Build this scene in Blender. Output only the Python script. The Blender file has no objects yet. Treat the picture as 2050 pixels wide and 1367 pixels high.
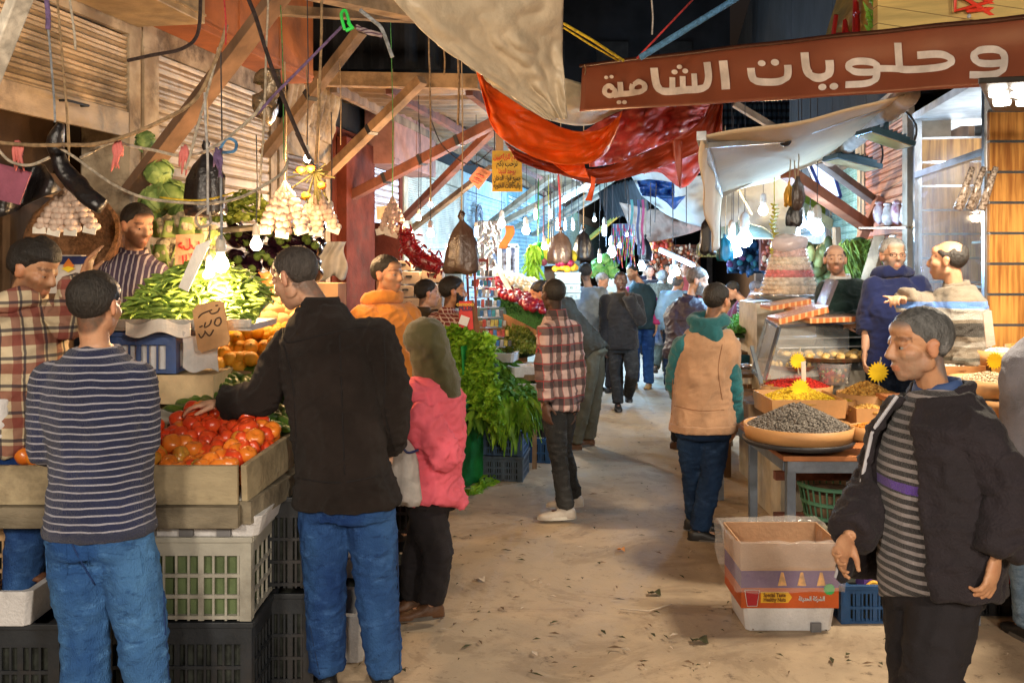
import bpy, math, random
import numpy as np
from mathutils import Vector as V, Matrix, noise
R = random.Random(11)
S = bpy.context.scene; C = S.collection
F, H, CY, CX = 1900., 1.86, 517., 1025.
UP = V((0, 0, 1))
def P(x, y, d): return V(((x-CX)/F*d, d, H+(CY-y)/F*d))
def G(x, y, z=0): return P(x, y, (H-z)*F/(y-CY))
def ZP(x, d, z): return V(((x-CX)/F*d, d, z))
PX = lambda n, d: n/F*d          # pixels to metres at depth d
def u3(a): return V(a).normalized()
# ---------------------------------------------------------------- materials
class NT:
    def __init__(s, name):
        s.m = bpy.data.materials.new(name); s.m.use_nodes = True
        s.t = s.m.node_tree; s.b = s.t.nodes['Principled BSDF']; s.tc = None
    def nd(s, k, **kw):
        n = s.t.nodes.new(k)
        for a, b in kw.items(): setattr(n, a, b)
        return n
    def put(s, sock, v):
        if isinstance(v, bpy.types.NodeSocket): s.t.links.new(v, sock)
        elif v is not None: sock.default_value = v
    def co(s):
        if not s.tc: s.tc = s.nd('ShaderNodeTexCoord').outputs['Object']
        return s.tc
    def op(s, o, a, b=None, c=None):
        n = s.nd('ShaderNodeMath', operation=o)
        for i, v in enumerate((a, b, c)): s.put(n.inputs[i], v)
        return n.outputs[0]
    def mix(s, f, a, b, mode='MIX'):
        n = s.nd('ShaderNodeMix', data_type='RGBA', blend_type=mode)
        s.put(n.inputs[0], f)
        for i, v in ((6, a), (7, b)): s.put(n.inputs[i], v if isinstance(v, bpy.types.NodeSocket) else (*v, 1)[:4])
        return n.outputs[2]
    def noise(s, sc, det=4, vec=None, rough=.55, dist=0):
        n = s.nd('ShaderNodeTexNoise'); n.inputs['Scale'].default_value = sc; n.inputs['Detail'].default_value = det
        n.inputs['Roughness'].default_value = rough; n.inputs['Distortion'].default_value = dist
        s.put(n.inputs['Vector'], vec or s.co()); return n.outputs[0]
    def mapv(s, sc=(1, 1, 1), rot=(0, 0, 0)):
        n = s.nd('ShaderNodeMapping'); s.put(n.inputs[0], s.co()); n.inputs['Scale'].default_value = sc; n.inputs['Rotation'].default_value = rot
        return n.outputs[0]
    def ramp(s, f, a, b):
        n = s.nd('ShaderNodeMapRange', interpolation_type='SMOOTHSTEP'); s.put(n.inputs[0], f)
        n.inputs[1].default_value = a; n.inputs[2].default_value = b; return n.outputs[0]
    def xyz(s, vec=None):
        n = s.nd('ShaderNodeSeparateXYZ'); s.put(n.inputs[0], vec or s.co()); return n.outputs
    def stripe(s, coord, freq, duty, off=0):
        return s.op('LESS_THAN', s.op('FRACT', s.op('MULTIPLY_ADD', coord, freq, off)), duty)
    def attr(s, name):
        n = s.nd('ShaderNodeVertexColor'); n.layer_name = name; return n.outputs[0]
MATS = {}
def mat(name, col, rough=.75, metal=0., n=6, amt=.22, bump=.15, bs=40, spec=.4, trans=0, alpha=None, emit=None, es=0, coat=0, col2=None, pat=None, dirt=0, stretch=(1, 1, 1), sub=0, thin=0, sheen=0):
    if name in MATS: return MATS[name]
    N = NT(name); B = N.b
    vec = N.mapv(stretch) if stretch != (1, 1, 1) else None
    f = N.ramp(N.noise(n, 5, vec), .3, .7)
    c1 = [max(0, x*(1-amt)) for x in col]; c2 = col2 or [min(1, x*(1+amt)) for x in col]
    c = N.mix(f, c1, c2)
    if pat: c = pat(N, c)
    if dirt:
        c = N.mix(N.op('MULTIPLY', N.ramp(N.noise(2.3, 8, None, .7), .48, .68), dirt), c, (.07, .05, .035))
    N.put(B.inputs['Base Color'], c)
    B.inputs['Roughness'].default_value = rough; B.inputs['Metallic'].default_value = metal
    B.inputs['Specular IOR Level'].default_value = spec
    if coat: B.inputs['Coat Weight'].default_value = coat; B.inputs['Coat Roughness'].default_value = .15
    if trans: B.inputs['Transmission Weight'].default_value = trans
    if sheen: B.inputs['Sheen Weight'].default_value = sheen
    if alpha is not None: B.inputs['Alpha'].default_value = alpha
    if emit: B.inputs['Emission Color'].default_value = (*emit, 1); B.inputs['Emission Strength'].default_value = es
    if bump:
        b = N.nd('ShaderNodeBump'); b.inputs['Strength'].default_value = min(1, bump*2); b.inputs['Distance'].default_value = .01
        N.put(b.inputs['Height'], N.noise(bs, 6, vec)); N.put(B.inputs['Normal'], b.outputs[0])
    if thin:   # thin cloth or plastic that lets part of the light through
        tr = N.nd('ShaderNodeBsdfTranslucent'); N.put(tr.inputs[0], c)
        mx = N.nd('ShaderNodeMixShader'); mx.inputs[0].default_value = thin
        o = N.t.nodes['Material Output']
        N.put(mx.inputs[1], B.outputs[0]); N.put(mx.inputs[2], tr.outputs[0]); N.put(o.inputs[0], mx.outputs[0])
    MATS[name] = N.m
    return N.m
def p_stripes(freq, duty, col, axis=2, wob=0, skew=0):
    def f(N, c):
        o = N.xyz(); z = o[axis]
        if skew: z = N.op('MULTIPLY_ADD', o[0], skew, z)
        if wob: z = N.op('MULTIPLY_ADD', N.noise(4, 2), wob, z)
        return N.mix(N.stripe(z, freq, duty), c, col)
    return f
def p_plaid(fr, cols):
    # cols: list of (axis, freq, duty, offset, colour, strength)
    def f(N, c):
        o = N.xyz()
        for ax, q, du, of, col, st in cols:
            z = N.op('MULTIPLY_ADD', N.noise(3, 2), .03, o[ax])
            if ax == 0: z = N.op('MULTIPLY_ADD', o[1], .8, z)
            c = N.mix(N.op('MULTIPLY', N.stripe(z, q*fr, du, of), st), c, col)
        return c
    return f
def p_bands(zs, col0=None):
    # horizontal bands at heights: (z0, z1, colour)
    def f(N, c):
        z = N.op('MULTIPLY_ADD', N.noise(5, 2), .03, N.xyz()[2])
        for a, b, col in zs:
            c = N.mix(N.op('MULTIPLY', N.op('GREATER_THAN', z, a), N.op('LESS_THAN', z, b)), c, col)
        return c
    return f
def emat(name, col, st):
    if name in MATS: return MATS[name]
    N = NT(name); N.b.inputs['Base Color'].default_value = (.8, .8, .8, 1)
    N.b.inputs['Emission Color'].default_value = (*col, 1); N.b.inputs['Emission Strength'].default_value = st
    MATS[name] = N.m; return N.m
# ---------------------------------------------------------------- meshes
class MB:
    def __init__(s): s.v = []; s.f = []; s.mi = []; s.cur = 0
    def add(s, vs, fs):
        n = len(s.v); s.v += [V(v) for v in vs]
        for f in fs: s.f.append(tuple(i+n for i in f)); s.mi.append(s.cur)
        return s
    def box(s, a, b):
        x0, y0, z0 = a; x1, y1, z1 = b
        return s.add([(x0, y0, z0), (x1, y0, z0), (x1, y1, z0), (x0, y1, z0), (x0, y0, z1), (x1, y0, z1), (x1, y1, z1), (x0, y1, z1)],
                     [(3, 2, 1, 0), (4, 5, 6, 7), (0, 1, 5, 4), (1, 2, 6, 5), (2, 3, 7, 6), (3, 0, 4, 7)])
    def obox(s, c, size, m=None):
        m = m or Matrix.Identity(3); c = V(c); x, y, z = [q/2 for q in size]
        vs = [c + m @ V(p) for p in ((-x, -y, -z), (x, -y, -z), (x, y, -z), (-x, y, -z), (-x, -y, z), (x, -y, z), (x, y, z), (-x, y, z))]
        return s.add(vs, [(3, 2, 1, 0), (4, 5, 6, 7), (0, 1, 5, 4), (1, 2, 6, 5), (2, 3, 7, 6), (3, 0, 4, 7)])
    def beam(s, p, q, w, h, up=UP):
        p, q = V(p), V(q); y = (q-p); L = y.length; y.normalize(); x = y.cross(V(up))
        if x.length < 1e-4: x = V((1, 0, 0))
        x.normalize(); z = x.cross(y)
        return s.obox((p+q)/2, (w, L, h), Matrix((x, y, z)).transposed())
    def loft(s, rings, cap=True, closed=False):
        n = len(rings[0]); o = []
        for r in rings: o += list(r)
        fs = []
        m = len(rings)
        for i in range(m if closed else m-1):
            a, b = i*n, ((i+1) % m)*n
            for j in range(n):
                k = (j+1) % n; fs.append((a+j, a+k, b+k, b+j))
        if cap and not closed: fs += [tuple(reversed(range(n))), tuple(range((m-1)*n, m*n))]
        return s.add(o, fs)
    def tube(s, pts, r, n=8, cap=True, flat=1.):
        pts = [V(p) for p in pts]; m = len(pts)
        if m < 2: return s
        rs = r if isinstance(r, (list, tuple)) else [r]*m
        d = (pts[1]-pts[0]).normalized(); x = d.cross(V((.31, .17, .93)));
        if x.length < .05: x = d.cross(V((1, 0, 0)))
        x.normalize(); rings = []
        for i in range(m):
            a = pts[i]-pts[max(0, i-1)]; b = pts[min(m-1, i+1)]-pts[i]
            t = (a.normalized() if a.length > 1e-9 else V((0, 0, 0))) + (b.normalized() if b.length > 1e-9 else V((0, 0, 0)))
            if t.length < 1e-6: t = d
            t.normalize(); x = (x-t*x.dot(t))
            x = x.normalized() if x.length > 1e-6 else t.orthogonal().normalized()
            y = t.cross(x)
            rings.append([pts[i] + (x*math.cos(q)+y*math.sin(q)*flat)*rs[i] for q in [2*math.pi*k/n for k in range(n)]])
        return s.loft(rings, cap)
    def ell(s, c, r, m=None, nu=12, nv=8):
        m = m or Matrix.Identity(3); c = V(c); r = r if hasattr(r, '__len__') else (r, r, r)
        vs = [c + m @ V((0, 0, -r[2]))]
        for i in range(1, nv):
            a = -math.pi/2+math.pi*i/nv
            for j in range(nu):
                b = 2*math.pi*j/nu; vs.append(c + m @ V((r[0]*math.cos(a)*math.cos(b), r[1]*math.cos(a)*math.sin(b), r[2]*math.sin(a))))
        vs.append(c + m @ V((0, 0, r[2]))); fs = []
        for j in range(nu): fs.append((0, 1+(j+1) % nu, 1+j))
        for i in range(nv-2):
            for j in range(nu):
                a, b = 1+i*nu, 1+(i+1)*nu; k = (j+1) % nu; fs.append((a+j, a+k, b+k, b+j))
        a = 1+(nv-2)*nu; t = len(vs)-1
        for j in range(nu): fs.append((a+j, a+(j+1) % nu, t))
        return s.add(vs, fs)
    def lathe(s, prof, c, n=24, m=None, cap=True, sx=1.):
        m = m or Matrix.Identity(3); c = V(c)
        return s.loft([[c + m @ V((r*math.cos(2*math.pi*k/n)*sx, r*math.sin(2*math.pi*k/n), z)) for k in range(n)] for r, z in prof], cap)
    def sheet(s, fn, nu, nv, thick=0.):
        vs = [V(fn(i/nu, j/nv)) for j in range(nv+1) for i in range(nu+1)]; w = nu+1
        fs = [(j*w+i, j*w+i+1, (j+1)*w+i+1, (j+1)*w+i) for j in range(nv) for i in range(nu)]
        if thick:
            nr = []
            for j in range(nv+1):
                for i in range(w):
                    a = vs[j*w+min(i+1, nu)]-vs[j*w+max(i-1, 0)]; b = vs[min(j+1, nv)*w+i]-vs[max(j-1, 0)*w+i]
                    q = a.cross(b); nr.append(q.normalized() if q.length > 1e-12 else V((0, 0, 1)))
            k = len(vs); vs = vs + [v-n*thick for v, n in zip(vs, nr)]
            fs2 = [tuple(reversed([i+k for i in f])) for f in fs]
            bd = [i for i in range(w)] + [j*w+nu for j in range(1, nv+1)] + [nv*w+i for i in range(nu-1, -1, -1)] + [j*w for j in range(nv-1, 0, -1)]
            fs3 = [(bd[(i+1) % len(bd)], bd[i], bd[i]+k, bd[(i+1) % len(bd)]+k) for i in range(len(bd))]
            fs = fs + fs2 + fs3
        return s.add(vs, fs)
    def prism(s, pts, off):
        n = len(pts); off = V(off); a = [V(p) for p in pts]
        return s.add(a + [p+off for p in a], [tuple(reversed(range(n))), tuple(range(n, 2*n))] + [(i, (i+1) % n, (i+1) % n+n, i+n) for i in range(n)])
    def jit(s, amp, fq=3., seed=0):
        o = V((seed*7.3, seed*3.1, seed*1.7))
        for v in s.v: v += noise.noise_vector(v*fq+o)*amp
        return s
ORG = {}
def mesh_of(mb, name, o, smooth):
    me = bpy.data.meshes.new(name)
    me.from_pydata([v-o for v in mb.v], [], mb.f)
    if any(mb.mi): me.polygons.foreach_set('material_index', mb.mi)
    if smooth: me.polygons.foreach_set('use_smooth', [True]*len(me.polygons))
    me.validate(); me.update()
    return me
def base_of(vs):
    if not vs: return V((0, 0, 0))
    return V(((min(v.x for v in vs)+max(v.x for v in vs))/2, (min(v.y for v in vs)+max(v.y for v in vs))/2, min(v.z for v in vs)))
def tag(o, label=None, cat=None, group=None, kind=None):
    if label: o['label'] = label
    if cat: o['category'] = cat
    if group: o['group'] = group
    if kind: o['kind'] = kind
    return o
def obj(name, mb, m, parent=None, smooth=False, bevel=0, **kw):
    po = ORG[parent] if parent is not None else V((0, 0, 0))
    me0 = mb if isinstance(mb, bpy.types.Mesh) else None
    if parent is None: o_ = base_of(mb.v) if me0 is None else V((0, 0, 0))
    else: o_ = po
    me = me0 or mesh_of(mb, name, o_, smooth)
    for q in (m if isinstance(m, (list, tuple)) else [m]): me.materials.append(q)
    ob = bpy.data.objects.new(name, me); C.objects.link(ob)
    if parent is not None: ob.parent = parent
    else: ob.location = o_
    ORG[ob] = o_
    if bevel:
        b = ob.modifiers.new('Bevel', 'BEVEL'); b.width = bevel; b.segments = 2; b.limit_method = 'ANGLE'
    tag(ob, **kw); return ob
def root(name, loc, label, cat, group=None):
    o = bpy.data.objects.new(name, None); C.objects.link(o); o.location = V(loc); o.empty_display_size = .1; ORG[o] = V(loc)
    return tag(o, label, cat, group)
def struct(name, mb, m, **kw): return obj(name, mb, m, kind='structure', **kw)
def copy_tree(o, parent=None, loc=None, rot=None, sc=None, label=None, group=None):
    c = o.copy(); C.objects.link(c); c.parent = parent
    if loc is not None: c.location = loc
    if rot is not None: c.rotation_euler = rot
    if sc is not None: c.scale = (sc,)*3 if not hasattr(sc, '__len__') else sc
    if label: c['label'] = label
    if group: c['group'] = group
    ORG[c] = V(c.location)
    for ch in list(o.children): copy_tree(ch, c)
    return c
def remesh(mb, vox, it=2, fold=None):
    me = bpy.data.meshes.new('tmp'); me.from_pydata(mb.v, [], mb.f)
    o = bpy.data.objects.new('tmp', me); C.objects.link(o)
    r = o.modifiers.new('r', 'REMESH'); r.mode = 'VOXEL'; r.voxel_size = vox; r.use_smooth_shade = True
    if it: q = o.modifiers.new('s', 'SMOOTH'); q.factor = .5; q.iterations = it
    dg = bpy.context.evaluated_depsgraph_get()
    m2 = bpy.data.meshes.new_from_object(o.evaluated_get(dg))
    bpy.data.objects.remove(o); bpy.data.meshes.remove(me)
    return m2
def co_of(me):
    a = np.empty(len(me.vertices)*3, np.float32); me.vertices.foreach_get('co', a); return a.reshape(-1, 3)
def no_of(me):
    a = np.empty(len(me.vertices)*3, np.float32); me.vertices.foreach_get('normal', a); return a.reshape(-1, 3)
def setco(me, a): me.vertices.foreach_set('co', a.astype(np.float32).ravel()); me.update()
def cat_mull(pts, n=4):
    pts = [V(p) for p in pts]
    if len(pts) < 3: return [pts[0].lerp(pts[-1], i/n) for i in range(n+1)]
    out = []
    for i in range(len(pts)-1):
        a = pts[max(i-1, 0)]; b = pts[i]; c = pts[i+1]; d = pts[min(i+2, len(pts)-1)]
        for k in range(n):
            t = k/n; out.append(.5*((2*b)+(c-a)*t+(2*a-5*b+4*c-d)*t*t+(3*b-a-3*c+d)*t**3))
    out.append(pts[-1]); return out
def sag(a, b, s, n=10): 
    a, b = V(a), V(b); return [a.lerp(b, i/n)-UP*(s*4*(i/n)*(1-i/n)) for i in range(n+1)]
# Arabic shaping: letters -> joined forms, laid out left to right
_AF = {'ا': 0xFE8D, 'أ': 0xFE83, 'ب': 0xFE8F, 'ة': 0xFE93, 'ت': 0xFE95, 'ث': 0xFE99, 'ج': 0xFE9D, 'ح': 0xFEA1, 'خ': 0xFEA5, 'د': 0xFEA9, 'ذ': 0xFEAB, 'ر': 0xFEAD, 'ز': 0xFEAF, 'س': 0xFEB1, 'ش': 0xFEB5,
       'ص': 0xFEB9, 'ض': 0xFEBD, 'ط': 0xFEC1, 'ظ': 0xFEC5, 'ع': 0xFEC9, 'غ': 0xFECD, 'ف': 0xFED1, 'ق': 0xFED5, 'ك': 0xFED9, 'ل': 0xFEDD, 'م': 0xFEE1, 'ن': 0xFEE5, 'ه': 0xFEE9, 'و': 0xFEED, 'ي': 0xFEF1}
_NJ = set('اأةدذرزو')
def arab(s):
    out = []
    for i, ch in enumerate(s):
        if ch not in _AF: out.append(ch); continue
        pv = i > 0 and s[i-1] in _AF and s[i-1] not in _NJ
        nx = i < len(s)-1 and s[i+1] in _AF and ch not in _NJ
        out.append(chr(_AF[ch] + (3 if pv and nx else 2 if nx else 1 if pv else 0)))
    return ''.join(reversed(out))
def text_mb(body, size, org, xa, ya, bold=.0, align='CENTER', ext=.001, width=None, mb=None):
    c = bpy.data.curves.new('txt', 'FONT'); c.body = body; c.size = size; c.align_x = align; c.align_y = 'CENTER'; c.extrude = ext; c.offset = bold; c.resolution_u = 3
    o = bpy.data.objects.new('txt', c); C.objects.link(o)
    me = bpy.data.meshes.new_from_object(o.evaluated_get(bpy.context.evaluated_depsgraph_get()))
    bpy.data.objects.remove(o); bpy.data.curves.remove(c)
    xa, ya = u3(xa), u3(ya); za = xa.cross(ya); mb = mb or MB(); k = 1.
    if width and len(me.vertices):
        xs = [v.co.x for v in me.vertices]; k = width/max(1e-6, max(xs)-min(xs))
    mb.add([V(org)+xa*v.co.x*k+ya*v.co.y+za*v.co.z for v in me.vertices], [tuple(p.vertices) for p in me.polygons])
    bpy.data.meshes.remove(me); return mb
# ---------------------------------------------------------------- camera, night sky
cam = bpy.data.cameras.new('camera'); co_ = bpy.data.objects.new('camera', cam); C.objects.link(co_); S.camera = co_
co_.location = (0, 0, H); co_.rotation_euler = (math.pi/2, 0, 0); cam.sensor_width = 36; cam.lens = 36*F/2050
cam.shift_y = -(683.5-CY)/2050; cam.clip_end = 500; cam.clip_start = .05
w = bpy.data.worlds.new('World'); S.world = w; w.use_nodes = True; wt = w.node_tree
sk = wt.nodes.new('ShaderNodeTexSky'); sk.sky_type = 'NISHITA'; sk.sun_disc = False; sk.sun_elevation = math.radians(-3); sk.sun_rotation = math.radians(200)
wt.links.new(sk.outputs[0], wt.nodes['Background'].inputs[0]); wt.nodes['Background'].inputs[1].default_value = .15
S.view_settings.view_transform = 'Standard'; S.view_settings.look = 'None'; S.view_settings.gamma = 1; S.view_settings.exposure = .66
cy = S.cycles; cy.use_denoising = True; cy.max_bounces = 6; cy.diffuse_bounces = 3; cy.glossy_bounces = 3; cy.transmission_bounces = 6; cy.transparent_max_bounces = 8
cy.sample_clamp_indirect = 4; cy.sample_clamp_direct = 0; cy.caustics_reflective = False; cy.caustics_refractive = False; cy.use_light_tree = True
# ---------------------------------------------------------------- bulbs and lamps
WARM, WHT, COOL = (1, .60, .28), (1, .80, .55), (.36, .66, 1)
def glow(name, loc, col, watt, size=.05, parent=None):
    l = bpy.data.lights.new(name, 'POINT'); l.color = col; l.energy = watt; l.shadow_soft_size = size
    o = bpy.data.objects.new(name, l); C.objects.link(o)
    if parent is not None: o.parent = parent; o.location = V(loc)-ORG[parent]
    else: o.location = loc
    return o
WIRE = mat('black_wire', (.03, .03, .035), .5, bump=0)
def bulb(x, y, d, col=WARM, watt=60, label='', kind='round', wire=1.2, sock='white', strength=14, r=.032, group='bare bulbs hung on wires', holder=.05):
    c = P(x, y, d); rt = root('light_bulb', c, label, 'light bulb', group)
    em = emat('bulb_%s_%d' % ('%.2f' % col[2], strength), [min(1, q*.6+.4) for q in col], strength)
    g = MB()
    if kind == 'round': g.lathe([(.0, -r*1.02), (r*.55, -r*.86), (r*.92, -r*.4), (r, 0), (r*.85, r*.55), (r*.5, r*1.1), (r*.42, r*1.5)], c, 14)
    else: g.lathe([(.0, -r*1.9), (r*.5, -r*1.75), (r*.62, -r*1.4), (r*.62, r*1.2), (r*.45, r*1.5)], c, 12)
    obj('glass', g, em, rt, smooth=True)
    s = MB(); s.lathe([(r*.45, r*1.45), (r*.62, r*1.5), (r*.66, r*1.7), (r*.6, r*3.0), (r*.3, r*3.5), (.004, r*3.6)], c, 12)
    obj('socket', s, mat('socket_'+sock, {'white': (.55, .52, .47), 'black': (.03, .03, .03), 'brown': (.22, .12, .06)}[sock], .4, bump=0), rt, smooth=True)
    if wire:
        t = MB(); t.tube([c+V((0, 0, r*3.5)), c+V((.006, 0, r*3.5+wire*.5)), c+V((0, 0, r*3.5+wire))], .0035, 6); obj('wire', t, WIRE, rt)
    if watt: glow('bulb_glow', c-UP*(r+.045), col, watt, .035, rt)
    return rt
# ---------------------------------------------------------------- people
def skin_mat(name, col):
    if name in MATS: return MATS[name]
    N = NT(name); c = N.mix(1., N.attr('Tone'), tuple(col), 'MULTIPLY')
    c = N.mix(N.op('MULTIPLY', N.ramp(N.noise(26, 6, None, .65), .4, .7), .35), c, (col[0]*.75, col[1]*.5, col[2]*.42)); c = N.mix(N.op('MULTIPLY', N.ramp(N.noise(150, 3), .55, .75), .2), c, (col[0]*.5, col[1]*.4, col[2]*.35))
    N.put(N.b.inputs['Base Color'], c); N.b.inputs['Roughness'].default_value = .5
    b = N.nd('ShaderNodeBump'); b.inputs['Strength'].default_value = .35; b.inputs['Distance'].default_value = .004
    N.put(b.inputs['Height'], N.noise(140, 3)); N.put(N.b.inputs['Normal'], b.outputs[0])
    N.b.inputs['Subsurface Weight'].default_value = .06; N.b.inputs['Subsurface Radius'].default_value = (.02, .008, .004)
    MATS[name] = N.m; return N.m
SK = {'mid': (.55, .30, .18), 'pale': (.62, .37, .25), 'tan': (.46, .24, .13), 'dark': (.085, .042, .028)}
M_EYE = mat('eye_white', (.26, .24, .22), .2, amt=.05, bump=0); M_IRIS = mat('iris_dark', (.03, .018, .012), .15, amt=.1, bump=0)
def ring(c, xa, ya, rx, ry, n=20, sq=2.3):
    o = []
    for k in range(n):
        a = 2*math.pi*k/n; ca, sa = math.cos(a), math.sin(a)
        o.append(c + xa*(rx*math.copysign(abs(ca)**(2/sq), ca)) + ya*(ry*math.copysign(abs(sa)**(2/sq), sa)))
    return o
def limb(mb, pts, rs, n=12):
    pp, rr = [], []
    pts = [V(p) for p in pts]
    for i in range(len(pts)-1):
        for k in range(4):
            t = k/4; pp.append(pts[i].lerp(pts[i+1], t)); q = t*t*(3-2*t); rr.append(rs[i]*(1-q)+rs[i+1]*q)
    pp.append(pts[-1]); rr.append(rs[-1])
    mb.tube(pp, rr, n)
    for p, r in zip(pts[1:-1], rs[1:-1]): mb.ell(p, r*1.01, None, 10, 8)
    mb.ell(pts[0], rs[0]*1.0, None, 10, 8)
def hand(mb, w, d, n, side, curl=.5, sc=1., point=False):
    d = u3(d); n = V(n); n = (n-d*n.dot(d))
    n = n.normalized() if n.length > 1e-3 else d.orthogonal().normalized()
    x = d.cross(n)*side                      # towards the little finger side
    M = Matrix((x, d, n)).transposed()
    def T(a, b, c): return V(w) + (x*a+d*b+n*c)*sc
    mb.ell(T(0, .045, 0), (.037*sc, .055*sc, .017*sc), M, 12, 8)
    mb.ell(T(0, .075, .002), (.039*sc, .022*sc, .014*sc), M, 12, 8)
    for i, (fx, L) in enumerate(((-.031, .072), (-.011, .08), (.010, .075), (.029, .058))):
        c = curl*(.8+.15*i)
        if point: c = .05 if i == 0 else 1.25
        p = T(fx, .085, 0); pts = [p]; a = c*.5; dv = 0
        for q, fr in enumerate((.45, .32, .25)):
            a2 = a; dirv = d*math.cos(a2)+n*math.sin(a2)+x*(fx*1.5)
            pts.append(pts[-1]+dirv*L*fr*sc); a += c*.75
        mb.tube(pts, [.0096*sc, .0086*sc, .0078*sc, .006*sc], 8); mb.ell(pts[-1], .0072*sc, None, 8, 6)
    p0 = T(-.022, .02, .006); p1 = p0+(x*-.03+d*.03+n*.012)*sc; p2 = p1+(x*-.012+d*.03+n*.012)*sc
    mb.tube([p0, p1, p2], [.014*sc, .0105*sc, .0075*sc], 8); mb.ell(p2, .008*sc, None, 8, 6)
def torso(mb, J, k, g=0., t0=-.1, t1=1.03, w=1., belly=0., flare=0.):
    pc = (J['lh']+J['rh'])/2; nk = J['nk']; up = nk-pc; L = up.length; up = up.normalized()
    xb = (J['rh']-J['lh']).normalized(); xt = (J['rs']-J['ls']).normalized()
    st = [(-.34, .17, .125, 0), (-.12, .168, .12, -.005), (0, .17, .122, -.005), (.22, .155, .112, .005), (.42, .158, .115, .01), (.66, .170, .122, .01), (.84, .158, .105, 0), (.94, .112, .082, -.005), (1.03, .060, .058, 0)]
    def at(t):
        for a, b in zip(st, st[1:]):
            if t <= b[0] or b is st[-1]:
                q = max(0, min(1, (t-a[0])/(b[0]-a[0]))); return [a[i]*(1-q)+b[i]*q for i in range(4)]
    rings = []; n = 15
    for i in range(n+1):
        t = t0+(t1-t0)*i/n; _, rx, ry, yo = at(t)
        x = xb.lerp(xt, max(0, min(1, t))).normalized(); f = up.cross(x).normalized()
        bl = belly*math.exp(-((t-.28)/.3)**2); fl = flare*max(0, .1-t)
        rings.append(ring(pc+up*(L*t)+f*(yo+bl*.5)*k, x, f, (rx*w)*k+g+fl, ry*k*(.5+.5*w)+g+bl*.5+fl))
    mb.loft(rings)
def legs(mb, J, k, g=0., rad=(.088, .078, .056, .058, .04), stop=1., sides='lr'):
    for s in sides:
        h, kn, a = J[s+'h'], J[s+'k'], J[s+'a']; h = h-UP*.01
        q = a.lerp(kn, 1-stop) if stop < 1 else a
        limb(mb, [h+UP*.0, h.lerp(kn, .4), kn, kn.lerp(q, .4), q], [(r*k+g)*(.86 if i_ == 0 else 1) for i_, r in enumerate(rad)])
def arms(mb, J, k, g=0., end=1., sides='lr', cuff=None, r=(.052, .046, .040, .037, .027)):
    for s in sides:
        sh, el, wr = J[s+'s'], J[s+'e'], J[s+'w']; rr = [x*k+g for x in r]
        nk = J['nk']; ins = sh.lerp(nk, .35)-UP*.035*k
        if end >= 1: pts = [ins, sh-UP*.015, sh.lerp(el, .5), el, el.lerp(wr, .45), wr]; q = [rr[0]*.95]+rr
        elif end > .5: e2 = el.lerp(wr, (end-.5)*2); pts = [ins, sh-UP*.015, sh.lerp(el, .5), el, e2]; q = [rr[0]*.95]+rr[:4]
        else: pts = [ins, sh-UP*.015, sh.lerp(el, end*2)]; q = [rr[0]*.95]+rr[:2]
        limb(mb, pts, q)
def head_mb(mb, M, c, s):
    m3 = M
    def E(p, r, q=None): mb.ell(c+m3 @ (V(p)*s), [x*s for x in r], m3 if q is None else m3 @ q, 16, 12)
    E((0, -.018, .032), (.075, .094, .082)); E((0, .03, -.03), (.058, .062, .082)); E((0, .052, -.082), (.034, .034, .026)); E((0, .062, -.098), (.018, .02, .014))
    E((.033, .045, -.02), (.03, .038, .03)); E((-.033, .045, -.02), (.03, .038, .03))
    E((0, .068, .024), (.052, .02, .012)); E((0, .05, .055), (.055, .036, .035))
    for q in (-1, 1): E((q*.031, .0725, .0115), (.0165, .0135, .0078)); E((q*.031, .0705, -.0075), (.0155, .0128, .006))
    E((0, .072, -.062), (.027, .018, .022)); E((0, .089, -.058), (.02, .009, .0055)); E((0, .087, -.070), (.017, .009, .0065))
    mb.loft([ring(c+m3 @ (V((0, y, z))*s), m3 @ V((1, 0, 0)), m3 @ V((0, 1, 0)), w*s, t*s, 10) for y, z, w, t in ((.072, .026, .010, .012), (.086, .008, .010, .014), (.096, -.010, .012, .016), (.102, -.024, .016, .017), (.094, -.036, .015, .014), (.082, -.040, .010, .008))])
    for q in (-1, 1):
        E((q*.076, -.006, -.008), (.009, .019, .031), Matrix.Rotation(q*.3, 3, 'Z')); E((q*.079, -.012, .008), (.008, .017, .016), Matrix.Rotation(q*.4, 3, 'Z'))
        E((q*.047, .005, -.052), (.014, .034, .030))
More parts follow.
